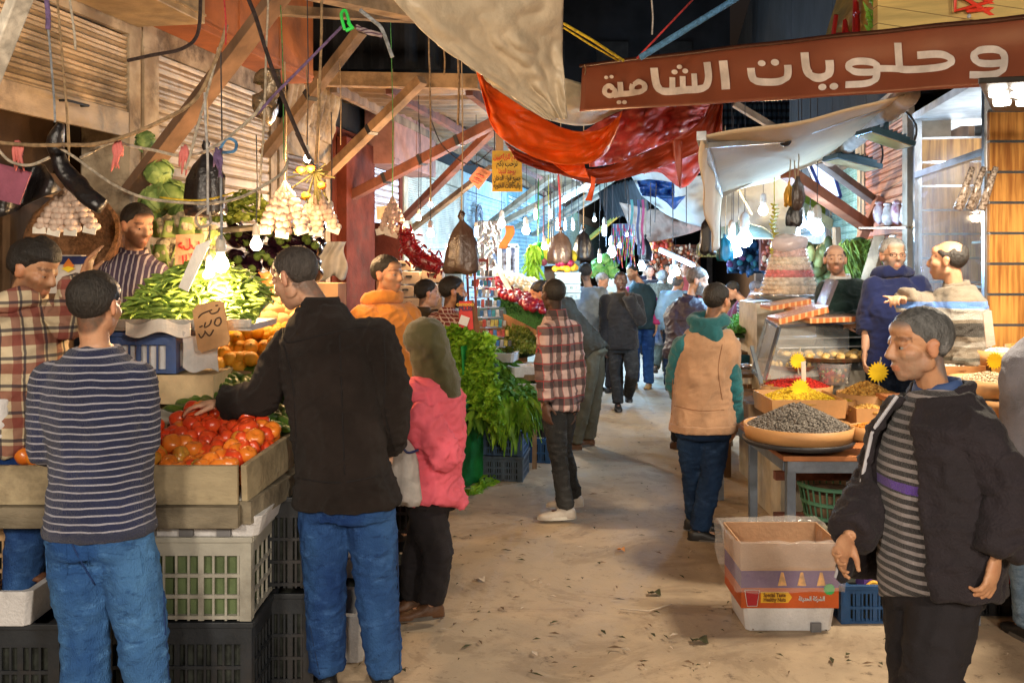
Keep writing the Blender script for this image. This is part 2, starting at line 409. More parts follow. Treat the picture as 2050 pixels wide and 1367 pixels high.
def hair_mb(M, c, s, style, th=.008, seed=0):
    mb = MB(); nu, nv = 40, 26; vs = []; keep = []
    for i in range(nv+1):
        a = -math.pi/2+math.pi*i/nv
        for j in range(nu):
            b = 2*math.pi*j/nu; d = V((math.cos(a)*math.cos(b), math.cos(a)*math.sin(b), math.sin(a)))
            p = V((d.x*.076, d.y*.096-.018, d.z*.084+.032))
            fr = p.y/.09
            line = .060 if p.y > .03 else (.0+.060*max(0, (p.y+.02)/.05) if p.y > -.02 else -.02-.055*min(1, (-.02-p.y)/.05))
            if abs(p.x) > .05 and p.y > 0: line -= .03*max(0, 1-p.y/.06)
            m = (p.z-line)/.024
            if style == 'bald': m = min(m, (.058-p.z+.02*noise.noise(p*30))/.012 if p.y > -.085 else 1)
            if style == 'thin': m = min(m, 1.0 if p.z < .06 or p.y < .03 else (.065-p.y)/.015)
            t = max(-1, min(1, m)); q = th*(1 if style != 'bald' else .7)
            o = (q*(.85+.35*noise.noise(p*38+V((seed, 0, 0)))+.35*noise.noise(V((p.x*190, p.y*190, p.z*70)))) * t if t > 0 else -.012*abs(t))
            if style in ('crop', 'thin') and p.z > .06: o += q*.5
            if style == 'tuft' and p.z > .055 and p.y > -.02: o += .018
            vs.append(c + M @ ((p+d*o)*s)); keep.append(t > -.8)
    fs = []
    for i in range(nv):
        for j in range(nu):
            f = (i*nu+j, i*nu+(j+1) % nu, (i+1)*nu+(j+1) % nu, (i+1)*nu+j)
            if any(keep[q] for q in f): fs.append(f)
    mb.add(vs, fs); return mb
def beard_mb(M, c, s, th=.01, seed=0, full=1.):
    mb = MB(); nu, nv = 30, 14
    def fn(u, v):
        a = (u-.5)*2.5; z = .0-.115*v; w = .064*(1-.45*v*v); dpt = .088-.012*v
        y = math.cos(a)*dpt-.004; x = math.sin(a)*w*1.05
        if abs(a) > .9: y -= .004
        m = 1.
        if abs(a) < .45 and v < .45: m = -1
        if abs(a) < .32 and .45 <= v < .66: m = -1 if v > .5 else .6
        o = th*(1+.5*noise.noise(V((u*14, v*9, seed)))) if m > 0 else -.02
        o *= min(1, v*5+.1)
        r = V((x, y, z-.005)); dd = V((math.sin(a), math.cos(a), -.25 - v*.6)).normalized()
        return c + M @ ((r+dd*o)*s)
    mb.sheet(fn, nu, nv, .006); return mb
def shoe_mb(a, d, k=1., high=False, z0=None):
    d = V((d[0], d[1], 0)).normalized(); x = d.cross(UP); z = (a.z-.08*k) if z0 is None else z0; mb = MB(); rings = []
    for t, w, h in ((-.075, .018, .05), (-.06, .034, .075), (-.03, .038, .085), (.02, .038, .085), (.07, .043, .062), (.12, .047, .047), (.165, .04, .038), (.195, .022, .026)):
        b = V((a.x, a.y, z))+d*t*k; rr = []
        for q in range(14):
            an = 2*math.pi*q/14; zz = math.sin(an)*h/2+h/2; xx = math.cos(an)*w
            if zz < h*.35: xx = math.copysign(w*min(1, .85+abs(math.cos(an))*.2), math.cos(an)) if abs(math.cos(an)) > .3 else xx*1.2; zz = max(0, zz*.6)
            rr.append(b + x*xx*k + UP*zz*k)
        rings.append(rr)
    mb.loft(rings)
    if high: mb.tube([V((a.x, a.y, z+.05*k)), a+UP*.06*k], [.05*k, .055*k], 12)
    sole = MB(); rings = []
    for zz in (0, .022):
        rings.append([V((a.x, a.y, z+zz*k-.004)) + d*(.062+.142*math.cos(q))*k + x*(.046+.006*math.cos(q))*math.sin(q)*k for q in [2*math.pi*i/20 for i in range(20)]])
    sole.loft(rings); return mb, sole
def folds(me, amp, J, seed=0, fq=(7, 7, 3.5)):
    co, no = co_of(me).copy(), no_of(me); off = V((seed*3.7, seed*1.3, seed*5.1))
    js = [J[q] for q in ('le', 're', 'lk', 'rk', 'la', 'ra', 'lw', 'rw')]; out = np.zeros(len(co), np.float32)
    for i in range(len(co)):
        p = V(co[i]); a = noise.noise(V((p.x*fq[0], p.y*fq[1], p.z*fq[2]+p.x*4))+off); b = noise.noise(V((p.x*16, p.y*16, p.z*26))+off)
        c = noise.noise(V((p.x*4+p.z*5, p.y*4, p.z*9-p.x*7))+off*1.7)
        w = 1.
        near = min((p-j).length for j in js)
        if near < .16: w += 1.7*(1-near/.16)
        out[i] = amp*((1-2.6*abs(a))*.9-.1 + .40*w*(1-2.4*abs(b)) + .8*max(0, 1-7*abs(c)))
    setco(me, co+no*out[:, None])
def garment(name, mb, m, parent, vox, J, amp=.006, seed=0, it=2, **kw):
    me = remesh(mb, vox, it)
    if amp: folds(me, amp, J, seed)
    setco(me, co_of(me)-np.array(ORG[parent], np.float32))
    me.polygons.foreach_set('use_smooth', [True]*len(me.polygons))
    return obj(name, me, m, parent, **kw)
def person(label, at, d, h=1.74, body=(0, 1), face=None, pitch=0, roll=0, z0=0, J=None, skin='mid', hair='short', haircol=(.018, .014, .012), hth=.008, beard=0, full_beard=False, beardcol=None,
           top=(), bottom=None, shoes=None, shoe_dir=None, vox=.008, w=1., belly=0, curl=.5, lean=0, point=None, gl=False, seed=None, hs=1., palm={}, sit=False, hijab=None, legw=None, group=None, eyes=True, temples=None):
    global _pn
    _pn = globals().get('_pn', 0)+1; seed = seed or _pn
    k = h/1.75; face = face or body
    th = math.atan2(-body[0], body[1]); Rb = Matrix.Rotation(th, 3, 'Z'); base = ZP(at, d, z0)
    T = {'hd': (0, .03, 1.625), 'nk': (0, -.012, 1.455)}
    for s, q in (('r', 1), ('l', -1)):
        T.update({s+'s': (q*.163, 0, 1.40), s+'e': (q*.225, -.03, 1.13), s+'w': (q*.225, .07, .885), s+'h': (q*.09, 0, .92), s+'k': (q*.10, .025, .50), s+'a': (q*.10, -.02, .085)})
        if sit: T.update({s+'k': (q*.13, .42, .92), s+'a': (q*.13, .42, .5)})
    JJ = {}
    for a, b in T.items():
        b = V(b)*k
        if lean and b.z > .93*k: b.y += (b.z-.93*k)*lean; b.z -= (b.z-.93*k)*lean*lean*.4
        JJ[a] = base + Rb @ b
    for a, b in (J or {}).items(): JJ[a] = P(b[0], b[1], d+(b[2] if len(b) > 2 else 0))
    if J and 'hip' in J:
        hp = JJ.pop('hip'); x = Rb @ V((.09*k, 0, 0))
        for a, s in (('rh', 1), ('lh', -1)):
            if a not in J: JJ[a] = hp+x*s
        for a in ('rk', 'lk'):
            if a not in J: q = a[0]; JJ[a] = JJ[q+'h'].lerp(JJ[q+'a'], .5)+Rb @ V((0, .03, 0))
    J = JJ; rt = root('person', base, label, 'person', group)
    thf = math.atan2(-face[0], face[1]); M = Matrix.Rotation(thf, 3, 'Z') @ Matrix.Rotation(math.radians(pitch), 3, 'X') @ Matrix.Rotation(math.radians(roll), 3, 'Y')
    s = k*hs; hd = J['hd']
    mb = MB(); head_mb(mb, M, hd, s)
    limb(mb, [J['nk']-UP*.04, J['nk'], hd+M @ V((0, -.022, -.03))*s], [.056*k, .049*k, .050*k])
    torso(mb, J, k*.9, 0, w=w); arms(mb, J, k*.92); 
    legs(mb, J, k*.85)
    bf = Rb @ V((0, 1, 0))
    for q, sd in (('r', 1), ('l', -1)):
        dv = J[q+'w']-J[q+'e']; dv = dv.normalized()
        n = V(palm[q]) if q in palm else (Rb @ V((-sd, .25, 0)))
        hand(mb, J[q+'w'], dv, n, sd, curl, k*1.0, point == q)
        fd = Rb @ V((0, 1, 0)) if shoe_dir is None else V((*shoe_dir, 0)).normalized()
        mb.tube([J[q+'a']+UP*.03, J[q+'a']-UP*.03, J[q+'a']-UP*.045+fd*.1*k], [.033*k, .035*k, .028*k], 8)
    me = remesh(mb, vox, 1)
    co = co_of(me); loc = (co-np.array(hd, np.float32)) @ np.array(M, np.float32) / s
    X, Y, Z = np.abs(loc[:, 0]), loc[:, 1], loc[:, 2]; col = np.ones((len(co), 4), np.float32)
    def sm(a, b, v): t = np.clip((v-a)/(b-a), 0, 1); return t*t*(3-2*t)
    near = (np.linalg.norm(loc, axis=1) < .16)
    def tint(mask, c, st):
        q = (mask*near*st)[:, None]; col[:, :3] = col[:, :3]*(1-q)+np.array(c, np.float32)*q
    if beard:
        jaw = sm(.005, -.03, Z)*sm(-.015, .02, Y)*sm(-.135, -.11, Z)
        up_ = 1-sm(-.030, -.040, Z)*0
        cheek = sm(-.02, -.05, Z+X*-.3+.0)*jaw; mus = (X < .03)*(Z < -.045)*(Z > -.056)*(Y > .06)
        soft = np.clip(np.maximum(jaw*sm(-.02, -.05, Z-.12*Y+.5*np.clip(X-.04, 0, 1)), np.maximum(mus*1., jaw*(X > .05)*sm(-.005, -.02, Z))), 0, 1)*(1-(X < .02)*(np.abs(Z+.064) < .009)*(Y > .06)*.95)
        bc = beardcol or (.25, .2, .18); tint(soft, bc, beard)
    tint((X < .021)*sm(.07, .08, Y)*(np.abs(Z+.064) < .010), (.85, .55, .55), .7)
    tint((X > .010)*(X < .052)*(Y > .045)*(np.abs(Z-.027-.004*np.sin(X*60)) < .006), (.16, .13, .12), .75 if haircol[0] < .2 else .3)
    tint((X > .016)*(X < .047)*(Y > .05)*(np.abs(Z-.003) < .011), (.55, .45, .42), .5)
    tint((X > .070)*(Y < .02)*(Y > -.04)*(np.abs(Z) < .04), (1.1, .8, .75), .5)
    if hair and hair != 'bald' and not hijab:
        ln = np.where(Y > .03, .082, np.where(Y > -.02, .068*np.clip((Y+.02)/.05, 0, 1), -.02-.055*np.clip((-.02-Y)/.05, 0, 1)))
        ln = ln-.034*np.clip((-Y-.01)/.03, 0, 1); tint(sm(-.028, .002, Z-ln)*(1-(X > .070)*(Y > -.03)), tuple(q*1.6/max(.05, SK[skin][i]) for i, q in enumerate(haircol)), .85)
    elif hair == 'bald': tint(sm(.0, .04, Z-np.where(Y > -.02, .06, -.03)), (.75, .72, .70), .35)
    a = me.color_attributes.new('Tone', 'FLOAT_COLOR', 'POINT'); a.data.foreach_set('color', col.ravel())
    setco(me, co-np.array(ORG[rt], np.float32)); me.polygons.foreach_set('use_smooth', [True]*len(me.polygons))
    obj('body', me, skin_mat('skin_'+skin, SK[skin]), rt)
    if eyes and (face[1] < .6):
        for q in (-1, 1):
            e = MB(); c = hd+M @ (V((q*.031, .0705, .002))*s); e.ell(c, .0118*s, M, 10, 8); e.cur = 1; e.ell(c+M @ V((0, .0068, 0))*s, .0066*s, M, 8, 6)
            obj('eye', e, [M_EYE, M_IRIS], rt, smooth=True)
    hm = mat('hair_%.3f' % haircol[0], haircol, .55, amt=.35, n=60, bump=.8, bs=160, stretch=(1, 1, .4), spec=.5)
    if hair and not hijab:
        hb = hair_mb(M, hd, s, hair, hth, seed); obj('hair', hb, hm, rt, smooth=True)
    if temples and not hijab:   # greyer side hair over the ears
        tb = hair_mb(M, hd, s*1.004, hair, hth, seed); keep = [i for i, f in enumerate(tb.f) if all(-.075 < (M.transposed() @ (tb.v[q]-hd)).z/s < .012+.03*math.sin(q*1.7)*.4 and abs((M.transposed() @ (tb.v[q]-hd)).x) > .052*s for q in f)]
        t2 = MB(); t2.add(tb.v, [tb.f[i] for i in keep]); obj('hair', t2, mat('hair_temple_grey', temples, .6, amt=.4, n=60, bump=.8, bs=160), rt, smooth=True)
    if full_beard:
        obj('beard', beard_mb(M, hd, s, .012, seed), mat('beardhair_%.3f' % (beardcol or haircol)[0], beardcol or haircol, .7, amt=.4, n=60, bump=.8, bs=160), rt, smooth=True)
    if gl:
        g = MB()
        for q in (-1, 1):
            c = V((q*.031, .098, .003))
            pts = [hd+M @ ((c+V((.022*math.cos(t), -abs(math.cos(t))*.003, .015*math.sin(t))))*s) for t in [2*math.pi*i/14 for i in range(15)]]
            g.tube(pts, .0018*s, 5, False)
            g.tube([hd+M @ (V((q*.053, .095, .006))*s), hd+M @ (V((q*.08, .0, .008))*s)], .0018*s, 5)
        g.tube([hd+M @ (V((-.009, .1, .006))*s), hd+M @ (V((.009, .1, .006))*s)], .0018*s, 5)
        obj('glasses', g, mat('glasses_frame', (.02, .02, .02), .3, bump=0), rt)
    gv = max(vox*1.25, .0085)
    if bottom:
        bm, lw = bottom[0], bottom[1] if len(bottom) > 1 else 1.
        b = MB(); torso(b, J, k, .004, -.13, .12, w); rad = [x*lw for x in (.094, .086, .068, .066, .058)]
        legs(b, J, k, .004, legw or rad)
        garment('trousers', b, bm, rt, gv, J, .0075, seed)
    if shoes:
        fd = shoe_dir or body
        for q in 'lr':
            up_, so = shoe_mb(J[q+'a'], fd, k*1.02, False); o = obj('shoe', up_, shoes, rt, smooth=True)
            obj('sole', so, mat('rubber_sole', (.1, .09, .08)) if shoes.name != 'trainer_white' else mat('sole_white', (.6, .58, .52)), o)
    for i, g in enumerate(top):
        kind, gm = g[0], g[1]; o = dict(g[2]) if len(g) > 2 else {}
        b = MB(); gg = o.get('g', .012+.006*i)
        if kind == 'hood':
            c = J['nk']+UP*.0; bk = -(Rb @ V((0, 1, 0)))
            b.tube([c+(Rb @ V((math.sin(t)*.10, math.cos(t)*.075-.02, .045+.02*math.cos(t)))*k)-UP*0 for t in [2*math.pi*j/18 for j in range(19)]], [.034*k+.008*abs(math.cos(j*math.pi/18)) for j in range(19)], 10)
            b.ell(c+bk*.085*k-UP*.04*k, (.12*k, .055*k, .09*k), Rb, 14, 10)
            b.ell(c+bk*.10*k-UP*.09*k, (.07*k, .04*k, .07*k), Rb, 14, 10)
        elif kind == 'collar':
            c = J['nk']; rr = []
            for zz, r_ in ((-.03, .085), (.03, .072), (.045, .068), (.04, .060), (-.02, .062)):
                rr.append([c+Rb @ V((math.sin(t)*r_*1.05, math.cos(t)*r_-.012, zz+.012-.02*max(0, math.cos(t))))*k for t in [2*math.pi*j/22 for j in range(22)]])
            b.loft(rr, closed=True)
        elif kind == 'open_jacket':
            pc = (J['lh']+J['rh'])/2; up = (J['nk']-pc); L = up.length; up = up.normalized(); xs = (J['rs']-J['ls']).normalized(); fw = up.cross(xs).normalized()
            def fn(u, v):
                t = .99+(o.get('t0', -.25)-.99)*v; ga, gb = o.get('gap', (.35, .35)); vv = v**.8
                ga, gb = .25+ga*vv, .25+gb*vv; a = ga+u*(2*math.pi-ga-gb)
                rx = (.10+.07*min(1, (1-t)*5))*k*w+gg+.05*max(0, .5-t); ry = (.075+.05*min(1, (1-t)*5))*k*w+gg+.05*max(0, .5-t)
                op = o.get('open', 0)*v*(max(0, 1-u*5)+0*max(0, u*5-4))
                return pc+up*(L*t)+xs*(math.sin(a)*(rx+op))+fw*(math.cos(a)*(ry+op*.6))
            b.sheet(fn, 60, 40, .02); arms(b, J, k, gg*.5, .97, r=(.060, .056, .052, .049, .044)); o_edge = [[fn(0, q/20) for q in range(21)], [fn(1, q/20) for q in range(21)]]
            for ed in o_edge[:1]:
                z = MB(); z.tube(ed, .006, 6); obj('zip', z, mat('zip_grey', (.45, .45, .5), .4), rt)
            b.loft([[J['nk']+Rb @ V((math.sin(t)*r_*1.1, math.cos(t)*r_-.03, zz-.05*max(0, math.cos(t))))*k for t in [.9+(2*math.pi-1.8)*j/24 for j in range(25)]] for zz, r_ in ((-.06, .115), (.035, .085), (.045, .075), (.03, .067), (-.06, .09))], closed=True)
        elif kind == 'hem':
            torso(b, J, k, gg, o.get('t0', -.1), o.get('t1', -.02), w, belly)
        elif kind == 'yoke':
            torso(b, J, k, gg, .7, 1.0, w)
        else:
            torso(b, J, k, gg, o.get('t0', -.05), o.get('t1', 1.02), w*o.get('wk', 1), belly, o.get('flare', 0))
            if o.get('sl', 1) > 0: arms(b, J, k, gg*.9, o.get('sl', .96), o.get('sides', 'lr'), r=o.get('ar', (.055, .052, .047, .044, .036)))
        if kind in ('collar',):
            obj(kind, b, gm, rt, smooth=True)
        else: garment(kind, b, gm, rt, gv, J, o.get('amp', .008), seed+i)
    if hijab:
        b = MB(); bk = -(M @ V((0, 1, 0)))
        b.ell(hd+M @ V((0, -.025, .03))*s, (.102*s, .122*s, .110*s), M, 18, 12); b.ell(hd+M @ V((0, -.055, -.04))*s, (.098*s, .10*s, .11*s), M, 16, 10)
        limb(b, [hd+bk*.03, J['nk']+UP*.03, J['nk']-UP*.1+bk*.03], [.100*s, .108*s, .12*s])
        limb(b, [hd+bk*.05-UP*.02, J['nk']+bk*.06-UP*.02, J['nk']+bk*.10-UP*.12], [.09*s, .11*s, .08*s])
        sc = J['nk'].lerp(J['ls'], .4); b.ell(J['nk']-UP*.06, (.17*k, .14*k, .07*k), Rb, 18, 10)
        b.ell(J['nk']-UP*.12+bk*.06, (.11*k, .05*k, .11*k), Rb, 18, 10)
        garment('headscarf', b, hijab, rt, gv, J, .008, seed)
    rt['_J'] = 0; del rt['_J']
    return rt, J, M

from mathutils.bvhtree import BVHTree
def part_of(rt, name):
    return [c for c in rt.children if c.name.split('.')[0] == name][0]
def on_surface(ob, pts, lift=.002):
    me = ob.data; o = ORG[ob]; t = BVHTree.FromPolygons([v.co for v in me.vertices], [tuple(p.vertices) for p in me.polygons]); out = []
    for x, y in pts:
        d_ = V(((x-CX)/F, 1, (CY-y)/F)).normalized(); h = t.ray_cast(V((0, 0, H))-o, d_)
        if h[0] is not None: out.append(h[0]+o-d_*lift)
    return out
def seam(ob, lines, r, m, name='seam'):
    for ln in lines:
        pp = cat_mull([V((x, y, 0)) for x, y in ln], 6); q = on_surface(ob, [(p.x, p.y) for p in pp], r*.3)
        if len(q) > 2: b = MB(); b.tube(q, r, 5); obj(name, b, m, ob, smooth=True)
def pocket(ob, x0, y0, x1, y1, m, skew=0, th=.004):
    g = [(x0+(x1-x0)*i/6+skew*(j/6), y0+(y1-y0)*j/6+(6*(1-abs(i-3)/3) if j == 6 else 0)) for j in range(7) for i in range(7)]
    q = on_surface(ob, g, th)
    if len(q) == 49: b = MB(); b.add(q, [(j*7+i, j*7+i+1, (j+1)*7+i+1, (j+1)*7+i) for j in range(6) for i in range(6)]); o = obj('pocket', b, m, ob, smooth=True); seam(ob, [[(x0, y0), (x1, y0)], [(x0, y0), (x0+skew, y1), ((x0+x1)/2+skew, y1+6), (x1+skew, y1), (x1, y0)]], .0022, m, 'stitching')
# ---------------------------------------------------------------- the people of the street
def denim(name, c, c2):
    def worn(N, q):   # faded thighs and seat, darker streaks from noise
        q = N.mix(N.op('MULTIPLY', N.ramp(N.noise(9, 6, N.mapv((1, 1, 2.2)), .7), .5, .72), .55), q, tuple(min(1, x*1.45+.02) for x in c2)); return N.mix(N.op('MULTIPLY', N.ramp(N.noise(14, 5, N.mapv((1, 1, 2.6)), .6, 1.), .56, .7), .6), q, tuple(x*.6 for x in c))
    return mat(name, c, .85, n=3, amt=.1, col2=c2, bump=.45, bs=200, spec=.2, stretch=(1, 1, .5), pat=worn)
J_BLUE = denim('denim_bright', (.020, .080, .27), (.085, .23, .48)); J_MID = denim('denim_mid', (.010, .040, .17), (.045, .13, .33)); J_DARK = denim('denim_dark', (.008, .016, .035), (.02, .035, .07)); J_GREY = denim('denim_grey', (.02, .022, .024), (.05, .05, .05))
BLK = mat('cloth_black', (.008, .008, .010), .85, bump=.2, bs=220, sheen=.15); BLKT = mat('trouser_black', (.012, .010, .013), .9, bump=.2, bs=200)
SH_BLK = mat('shoe_black', (.015, .014, .014), .45, bump=.1); SH_BRN = mat('shoe_brown', (.10, .045, .02), .5, bump=.3)
SH_WHT = mat('trainer_white', (.55, .50, .44), .55, amt=.15, bump=.2, dirt=.3)
knit = lambda n, c, **k: mat(n, c, .9, bump=.5, bs=170, spec=.15, sheen=.2, **k)
STRIPE1 = knit('knit_navy_stripes', (.020, .026, .07), pat=p_stripes(38, .22, (.36, .36, .44), 2, .035))
P1 = person('man seen from behind in a navy jumper with thin white stripes and bright blue jeans', 190, 3.45, 1.81, (.12, 1), (.22, 1), pitch=-6, w=1.0, vox=.0075, haircol=(.022, .018, .015), hth=.009, skin='mid',
       J={'hd': (193, 612, .0), 'nk': (192, 702, .0), 'ls': (98, 757), 'rs': (274, 752), 'le': (93, 895, .02), 'lw': (120, 905, .26), 're': (284, 880, .02), 'rw': (262, 872, .27), 'lh': (152, 1055), 'rh': (248, 1055), 'lk': (170, 1265), 'rk': (286, 1265), 'la': (178, 1490), 'ra': (306, 1490)},
       top=[('jumper', STRIPE1, {'g': .016, 't0': -.01, 'amp': .006}), ('hem', knit('knit_hem_navy', (.03, .035, .07)), {'g': .022, 't0': -.03, 't1': .03, 'amp': .003})], bottom=(J_BLUE, 1.1), shoes=SH_BLK, belly=.03)
COAT = mat('wool_charcoal', (.020, .0145, .013), .92, n=5, amt=.3, bump=.45, bs=240, spec=.12, sheen=.06)
P2 = person('tall man in a charcoal wool jacket and blue jeans reaching over the tomatoes', 690, 4.14, 1.93, (-.28, 1), (-.88, .45), pitch=-24, w=1.04, vox=.006, haircol=(.05, .042, .038), hair='crop', hth=.004, skin='pale', beard=.35,
       J={'hd': (590, 556, .02), 'nk': (642, 622, .03), 'ls': (575, 690, .08), 'rs': (755, 668, .0), 'le': (524, 798, .08), 'lw': (442, 806, .10), 're': (792, 800, .0), 'rw': (780, 905, .18), 'lh': (650, 985, .02), 'rh': (738, 985, -.02), 'lk': (650, 1165), 'rk': (752, 1165), 'la': (655, 1340), 'ra': (768, 1345)}, palm={'l': (0, 0, -1)}, curl=.6,
       top=[('jacket', COAT, {'g': .022, 't0': -.06, 'flare': .10, 'amp': .010}), ('collar', COAT)], bottom=(J_MID, 1.1), shoes=SH_BLK)
PL1 = mat('plaid_cream_red', (.60, .50, .34), .85, bump=.3, bs=200, pat=p_plaid(1, [(2, 9, .38, .1, (.22, .03, .02), .75), (0, 9, .38, .0, (.20, .03, .03), .7), (2, 9, .12, .6, (.02, .02, .04), .8), (0, 9, .12, .55, (.02, .02, .04), .8)]))
person('young seller in a cream and red plaid shirt raising his hand beside the tomatoes', 60, 4.0, 1.80, (.8, .1), (.9, -.18), pitch=-22, z0=.2, vox=.008, haircol=(.015, .012, .010), hair='tuft', hth=.012, beard=.75, skin='tan',
       J={'hd': (68, 540, .0), 'nk': (42, 625, .0), 'ls': (92, 645, .16), 'rs': (18, 668, -.12), 'le': (140, 640, .0), 'lw': (166, 560, -.05), 're': (22, 790, -.1), 'rw': (70, 850, -.05), 'lh': (60, 880, .1), 'rh': (38, 880, -.08)}, palm={'l': (1, 0, -.2)}, curl=.35,
       top=[('shirt', PL1, {'g': .028, 't0': -.12, 'amp': .012}), ('hood', PL1)], bottom=(J_MID,), shoes=SH_BLK)
ST2 = mat('shirt_purple_stripes', (.075, .05, .085), .85, bump=.3, bs=200, pat=p_stripes(34, .3, (.42, .36, .36), 0, .02))
person('bearded seller in a striped purple shirt looking down behind the green beans', 290, 5.25, 1.78, (.45, -.75), (.72, -.62), pitch=-16, z0=.36, haircol=(.015, .012, .010), hth=.008, beard=.8, skin='mid',
       J={'hd': (276, 452, 0), 'nk': (268, 516, .03), 'rs': (222, 545, .05), 'ls': (312, 548, .0), 're': (216, 620, .0), 'le': (330, 620, -.06), 'rw': (260, 660, -.2), 'lw': (300, 660, -.2)},
       top=[('shirt', ST2, {'g': .022, 'amp': .010}), ('collar', ST2)], bottom=(J_DARK,), shoes=SH_BLK)
PINK = mat('blouse_coral', (.70, .115, .165), .8, bump=.25, bs=150, amt=.12); OLV = mat('scarf_olive', (.060, .055, .018), .85, bump=.3, bs=200, sheen=.3)
person('woman in an olive headscarf and long coral blouse with black trousers', 861, 4.85, 1.56, (-.75, .55), (-.92, .35), pitch=-14, vox=.008, w=1.15, hijab=OLV, skin='mid', hair=None,
       J={'hd': (846, 686, 0), 'nk': (862, 760, .02), 'ls': (824, 800, -.10), 'rs': (892, 795, .10), 'le': (882, 905, -.14), 'lw': (812, 812, -.2), 're': (880, 900, .1), 'rw': (815, 850, .06), 'lh': (842, 985, -.06), 'rh': (872, 985, .06), 'lk': (878, 1105, -.05), 'rk': (836, 1105, .1), 'la': (862, 1205, -.05), 'ra': (828, 1195, .12)}, curl=1.,
       top=[('blouse', PINK, {'g': .034, 't0': -.08, 'flare': .10, 'amp': .016, 'ar': (.075, .07, .062, .052, .042)})], bottom=(BLKT, 1.15), shoes=SH_BRN, shoe_dir=(-1, -.25), belly=.03)
ORH = mat('hoodie_orange', (.62, .22, .03), .9, bump=.3, bs=180, sheen=.2)
person('young man in an orange hoodie standing by the red pillar looking right', 772, 6.1, 1.84, (.6, -.6), (.86, -.5), pitch=-2, haircol=(.012, .01, .008), beard=.4, skin='tan', z0=.02,
       J={'hd': (776, 550, 0)}, top=[('sweatshirt', ORH, {'g': .03, 'amp': .010}), ('hood', ORH)], bottom=(J_DARK,), shoes=SH_BLK)
BRJ = mat('jacket_brown', (.055, .035, .014), .85, bump=.3, bs=150)
person('man in a brown jacket waiting by the cardboard boxes', 850, 8.5, 1.74, (.55, .6), (.93, .3), pitch=-5, hs=1.05, z0=-.08, haircol=(.012, .01, .009), hth=.011, skin='pale', vox=.010, J={'hd': (856, 588, 0), 'nk': (848, 626, 0)},
       top=[('jacket', BRJ, {'g': .035, 'amp': .010}), ('collar', BRJ)], bottom=(J_DARK,), eyes=False)
PL2 = mat('check_maroon_white', (.20, .045, .04), .85, bump=.2, pat=p_plaid(1, [(2, 30, .2, .0, (.62, .5, .45), .85), (0, 30, .2, .0, (.62, .5, .45), .85)]))
person('dark bearded man in a small maroon check shirt facing the phone shelf', 900, 8.05, 1.76, (.55, .55), (.97, .12), pitch=-3, hs=1.06, z0=-.06, haircol=(.010, .009, .008), hth=.013, full_beard=True, skin='tan', vox=.010, J={'hd': (908, 584, 0), 'nk': (898, 628, 0)},
       top=[('shirt', PL2, {'g': .02, 'amp': .008}), ('collar', PL2)], bottom=(J_DARK,), eyes=False)
PL3 = mat('plaid_black_pink', (.46, .33, .31), .85, bump=.2, bs=200, pat=p_plaid(1.25, [(2, 6.5, .46, .1, (.03, .02, .025), .8), (0, 8, .4, .2, (.03, .02, .025), .75), (2, 6.5, .05, .72, (.38, .04, .045), .7), (0, 8, .05, .8, (.38, .04, .045), .7)]))
person('slim young man in a black, white and pink plaid shirt and white trainers', 1122, 6.76, 1.71, (-.62, .78), (-.55, .85), haircol=(.010, .008, .007), hair='crop', hth=.003, skin='dark', vox=.007, w=.76,
       J={'hd': (1107, 590, 0), 'nk': (1112, 634, 0), 'ls': (1092, 662, -.12), 'rs': (1145, 655, .1), 'le': (1088, 745, -.14), 'lw': (1092, 808, -.16), 're': (1156, 742, .08), 'rw': (1150, 808, .05), 'lh': (1108, 800, -.05), 'rh': (1133, 800, .05), 'lk': (1115, 900, -.08), 'rk': (1126, 900, .08), 'la': (1132, 1014, -.05), 'ra': (1148, 990, .22)},
       top=[('shirt', PL3, {'g': .013, 't0': -.12, 'amp': .009}), ('collar', PL3)], bottom=(J_GREY, .92), shoes=SH_WHT, shoe_dir=(-1, -.12))
OLJ = mat('jacket_olive_grey', (.05, .045, .032), .85, bump=.35, bs=130); KHK = mat('cargo_olive', (.10, .09, .06), .9, bump=.3, bs=150)
person('man in an olive grey jacket and khaki cargo trousers bending over the low stall', 1165, 9.3, 1.75, (-.9, .35), (-.95, .1), pitch=-25, haircol=(.006, .006, .007), hth=.015, vox=.011, w=1.05,
       J={'hd': (1082, 588, 0), 'nk': (1108, 612, 0), 'ls': (1112, 622, -.14), 'rs': (1135, 612, .14), 'le': (1118, 680, -.2), 'lw': (1100, 720, -.15), 're': (1130, 680, .2), 'rw': (1100, 712, .2), 'lh': (1180, 706, -.08), 'rh': (1190, 706, .08), 'lk': (1168, 800, -.08), 'rk': (1188, 795, .1), 'la': (1150, 885, -.05), 'ra': (1176, 875, .15)},
       top=[('jacket', OLJ, {'g': .045, 't0': -.06, 'amp': .012})], bottom=(KHK, 1.2), shoes=SH_BRN, shoe_dir=(-1, -.4), eyes=False)
person('man walking up in a black top and grey jeans, hand at his mouth', 1248, 11.6, 1.74, (-.05, -1), (.05, -1), pitch=6, haircol=(.008, .007, .006), hair='crop', hth=.003, skin='dark', vox=.010,
       J={'hd': (1243, 563, 0), 'nk': (1243, 588, 0), 'rs': (1214, 600), 'ls': (1273, 600), 're': (1212, 655), 'rw': (1212, 698), 'le': (1281, 640, -.1), 'lw': (1256, 588, -.24), 'rh': (1230, 692), 'lh': (1262, 692), 'rk': (1235, 750, .05), 'lk': (1266, 748, -.15), 'ra': (1237, 806, 0), 'la': (1258, 788, .3)}, curl=1.2,
       top=[('jumper', BLK, {'g': .03, 'amp': .010})], bottom=(J_GREY, 1.05), shoes=SH_BLK)
GRB = knit('knit_pale_blue', (.30, .38, .48))
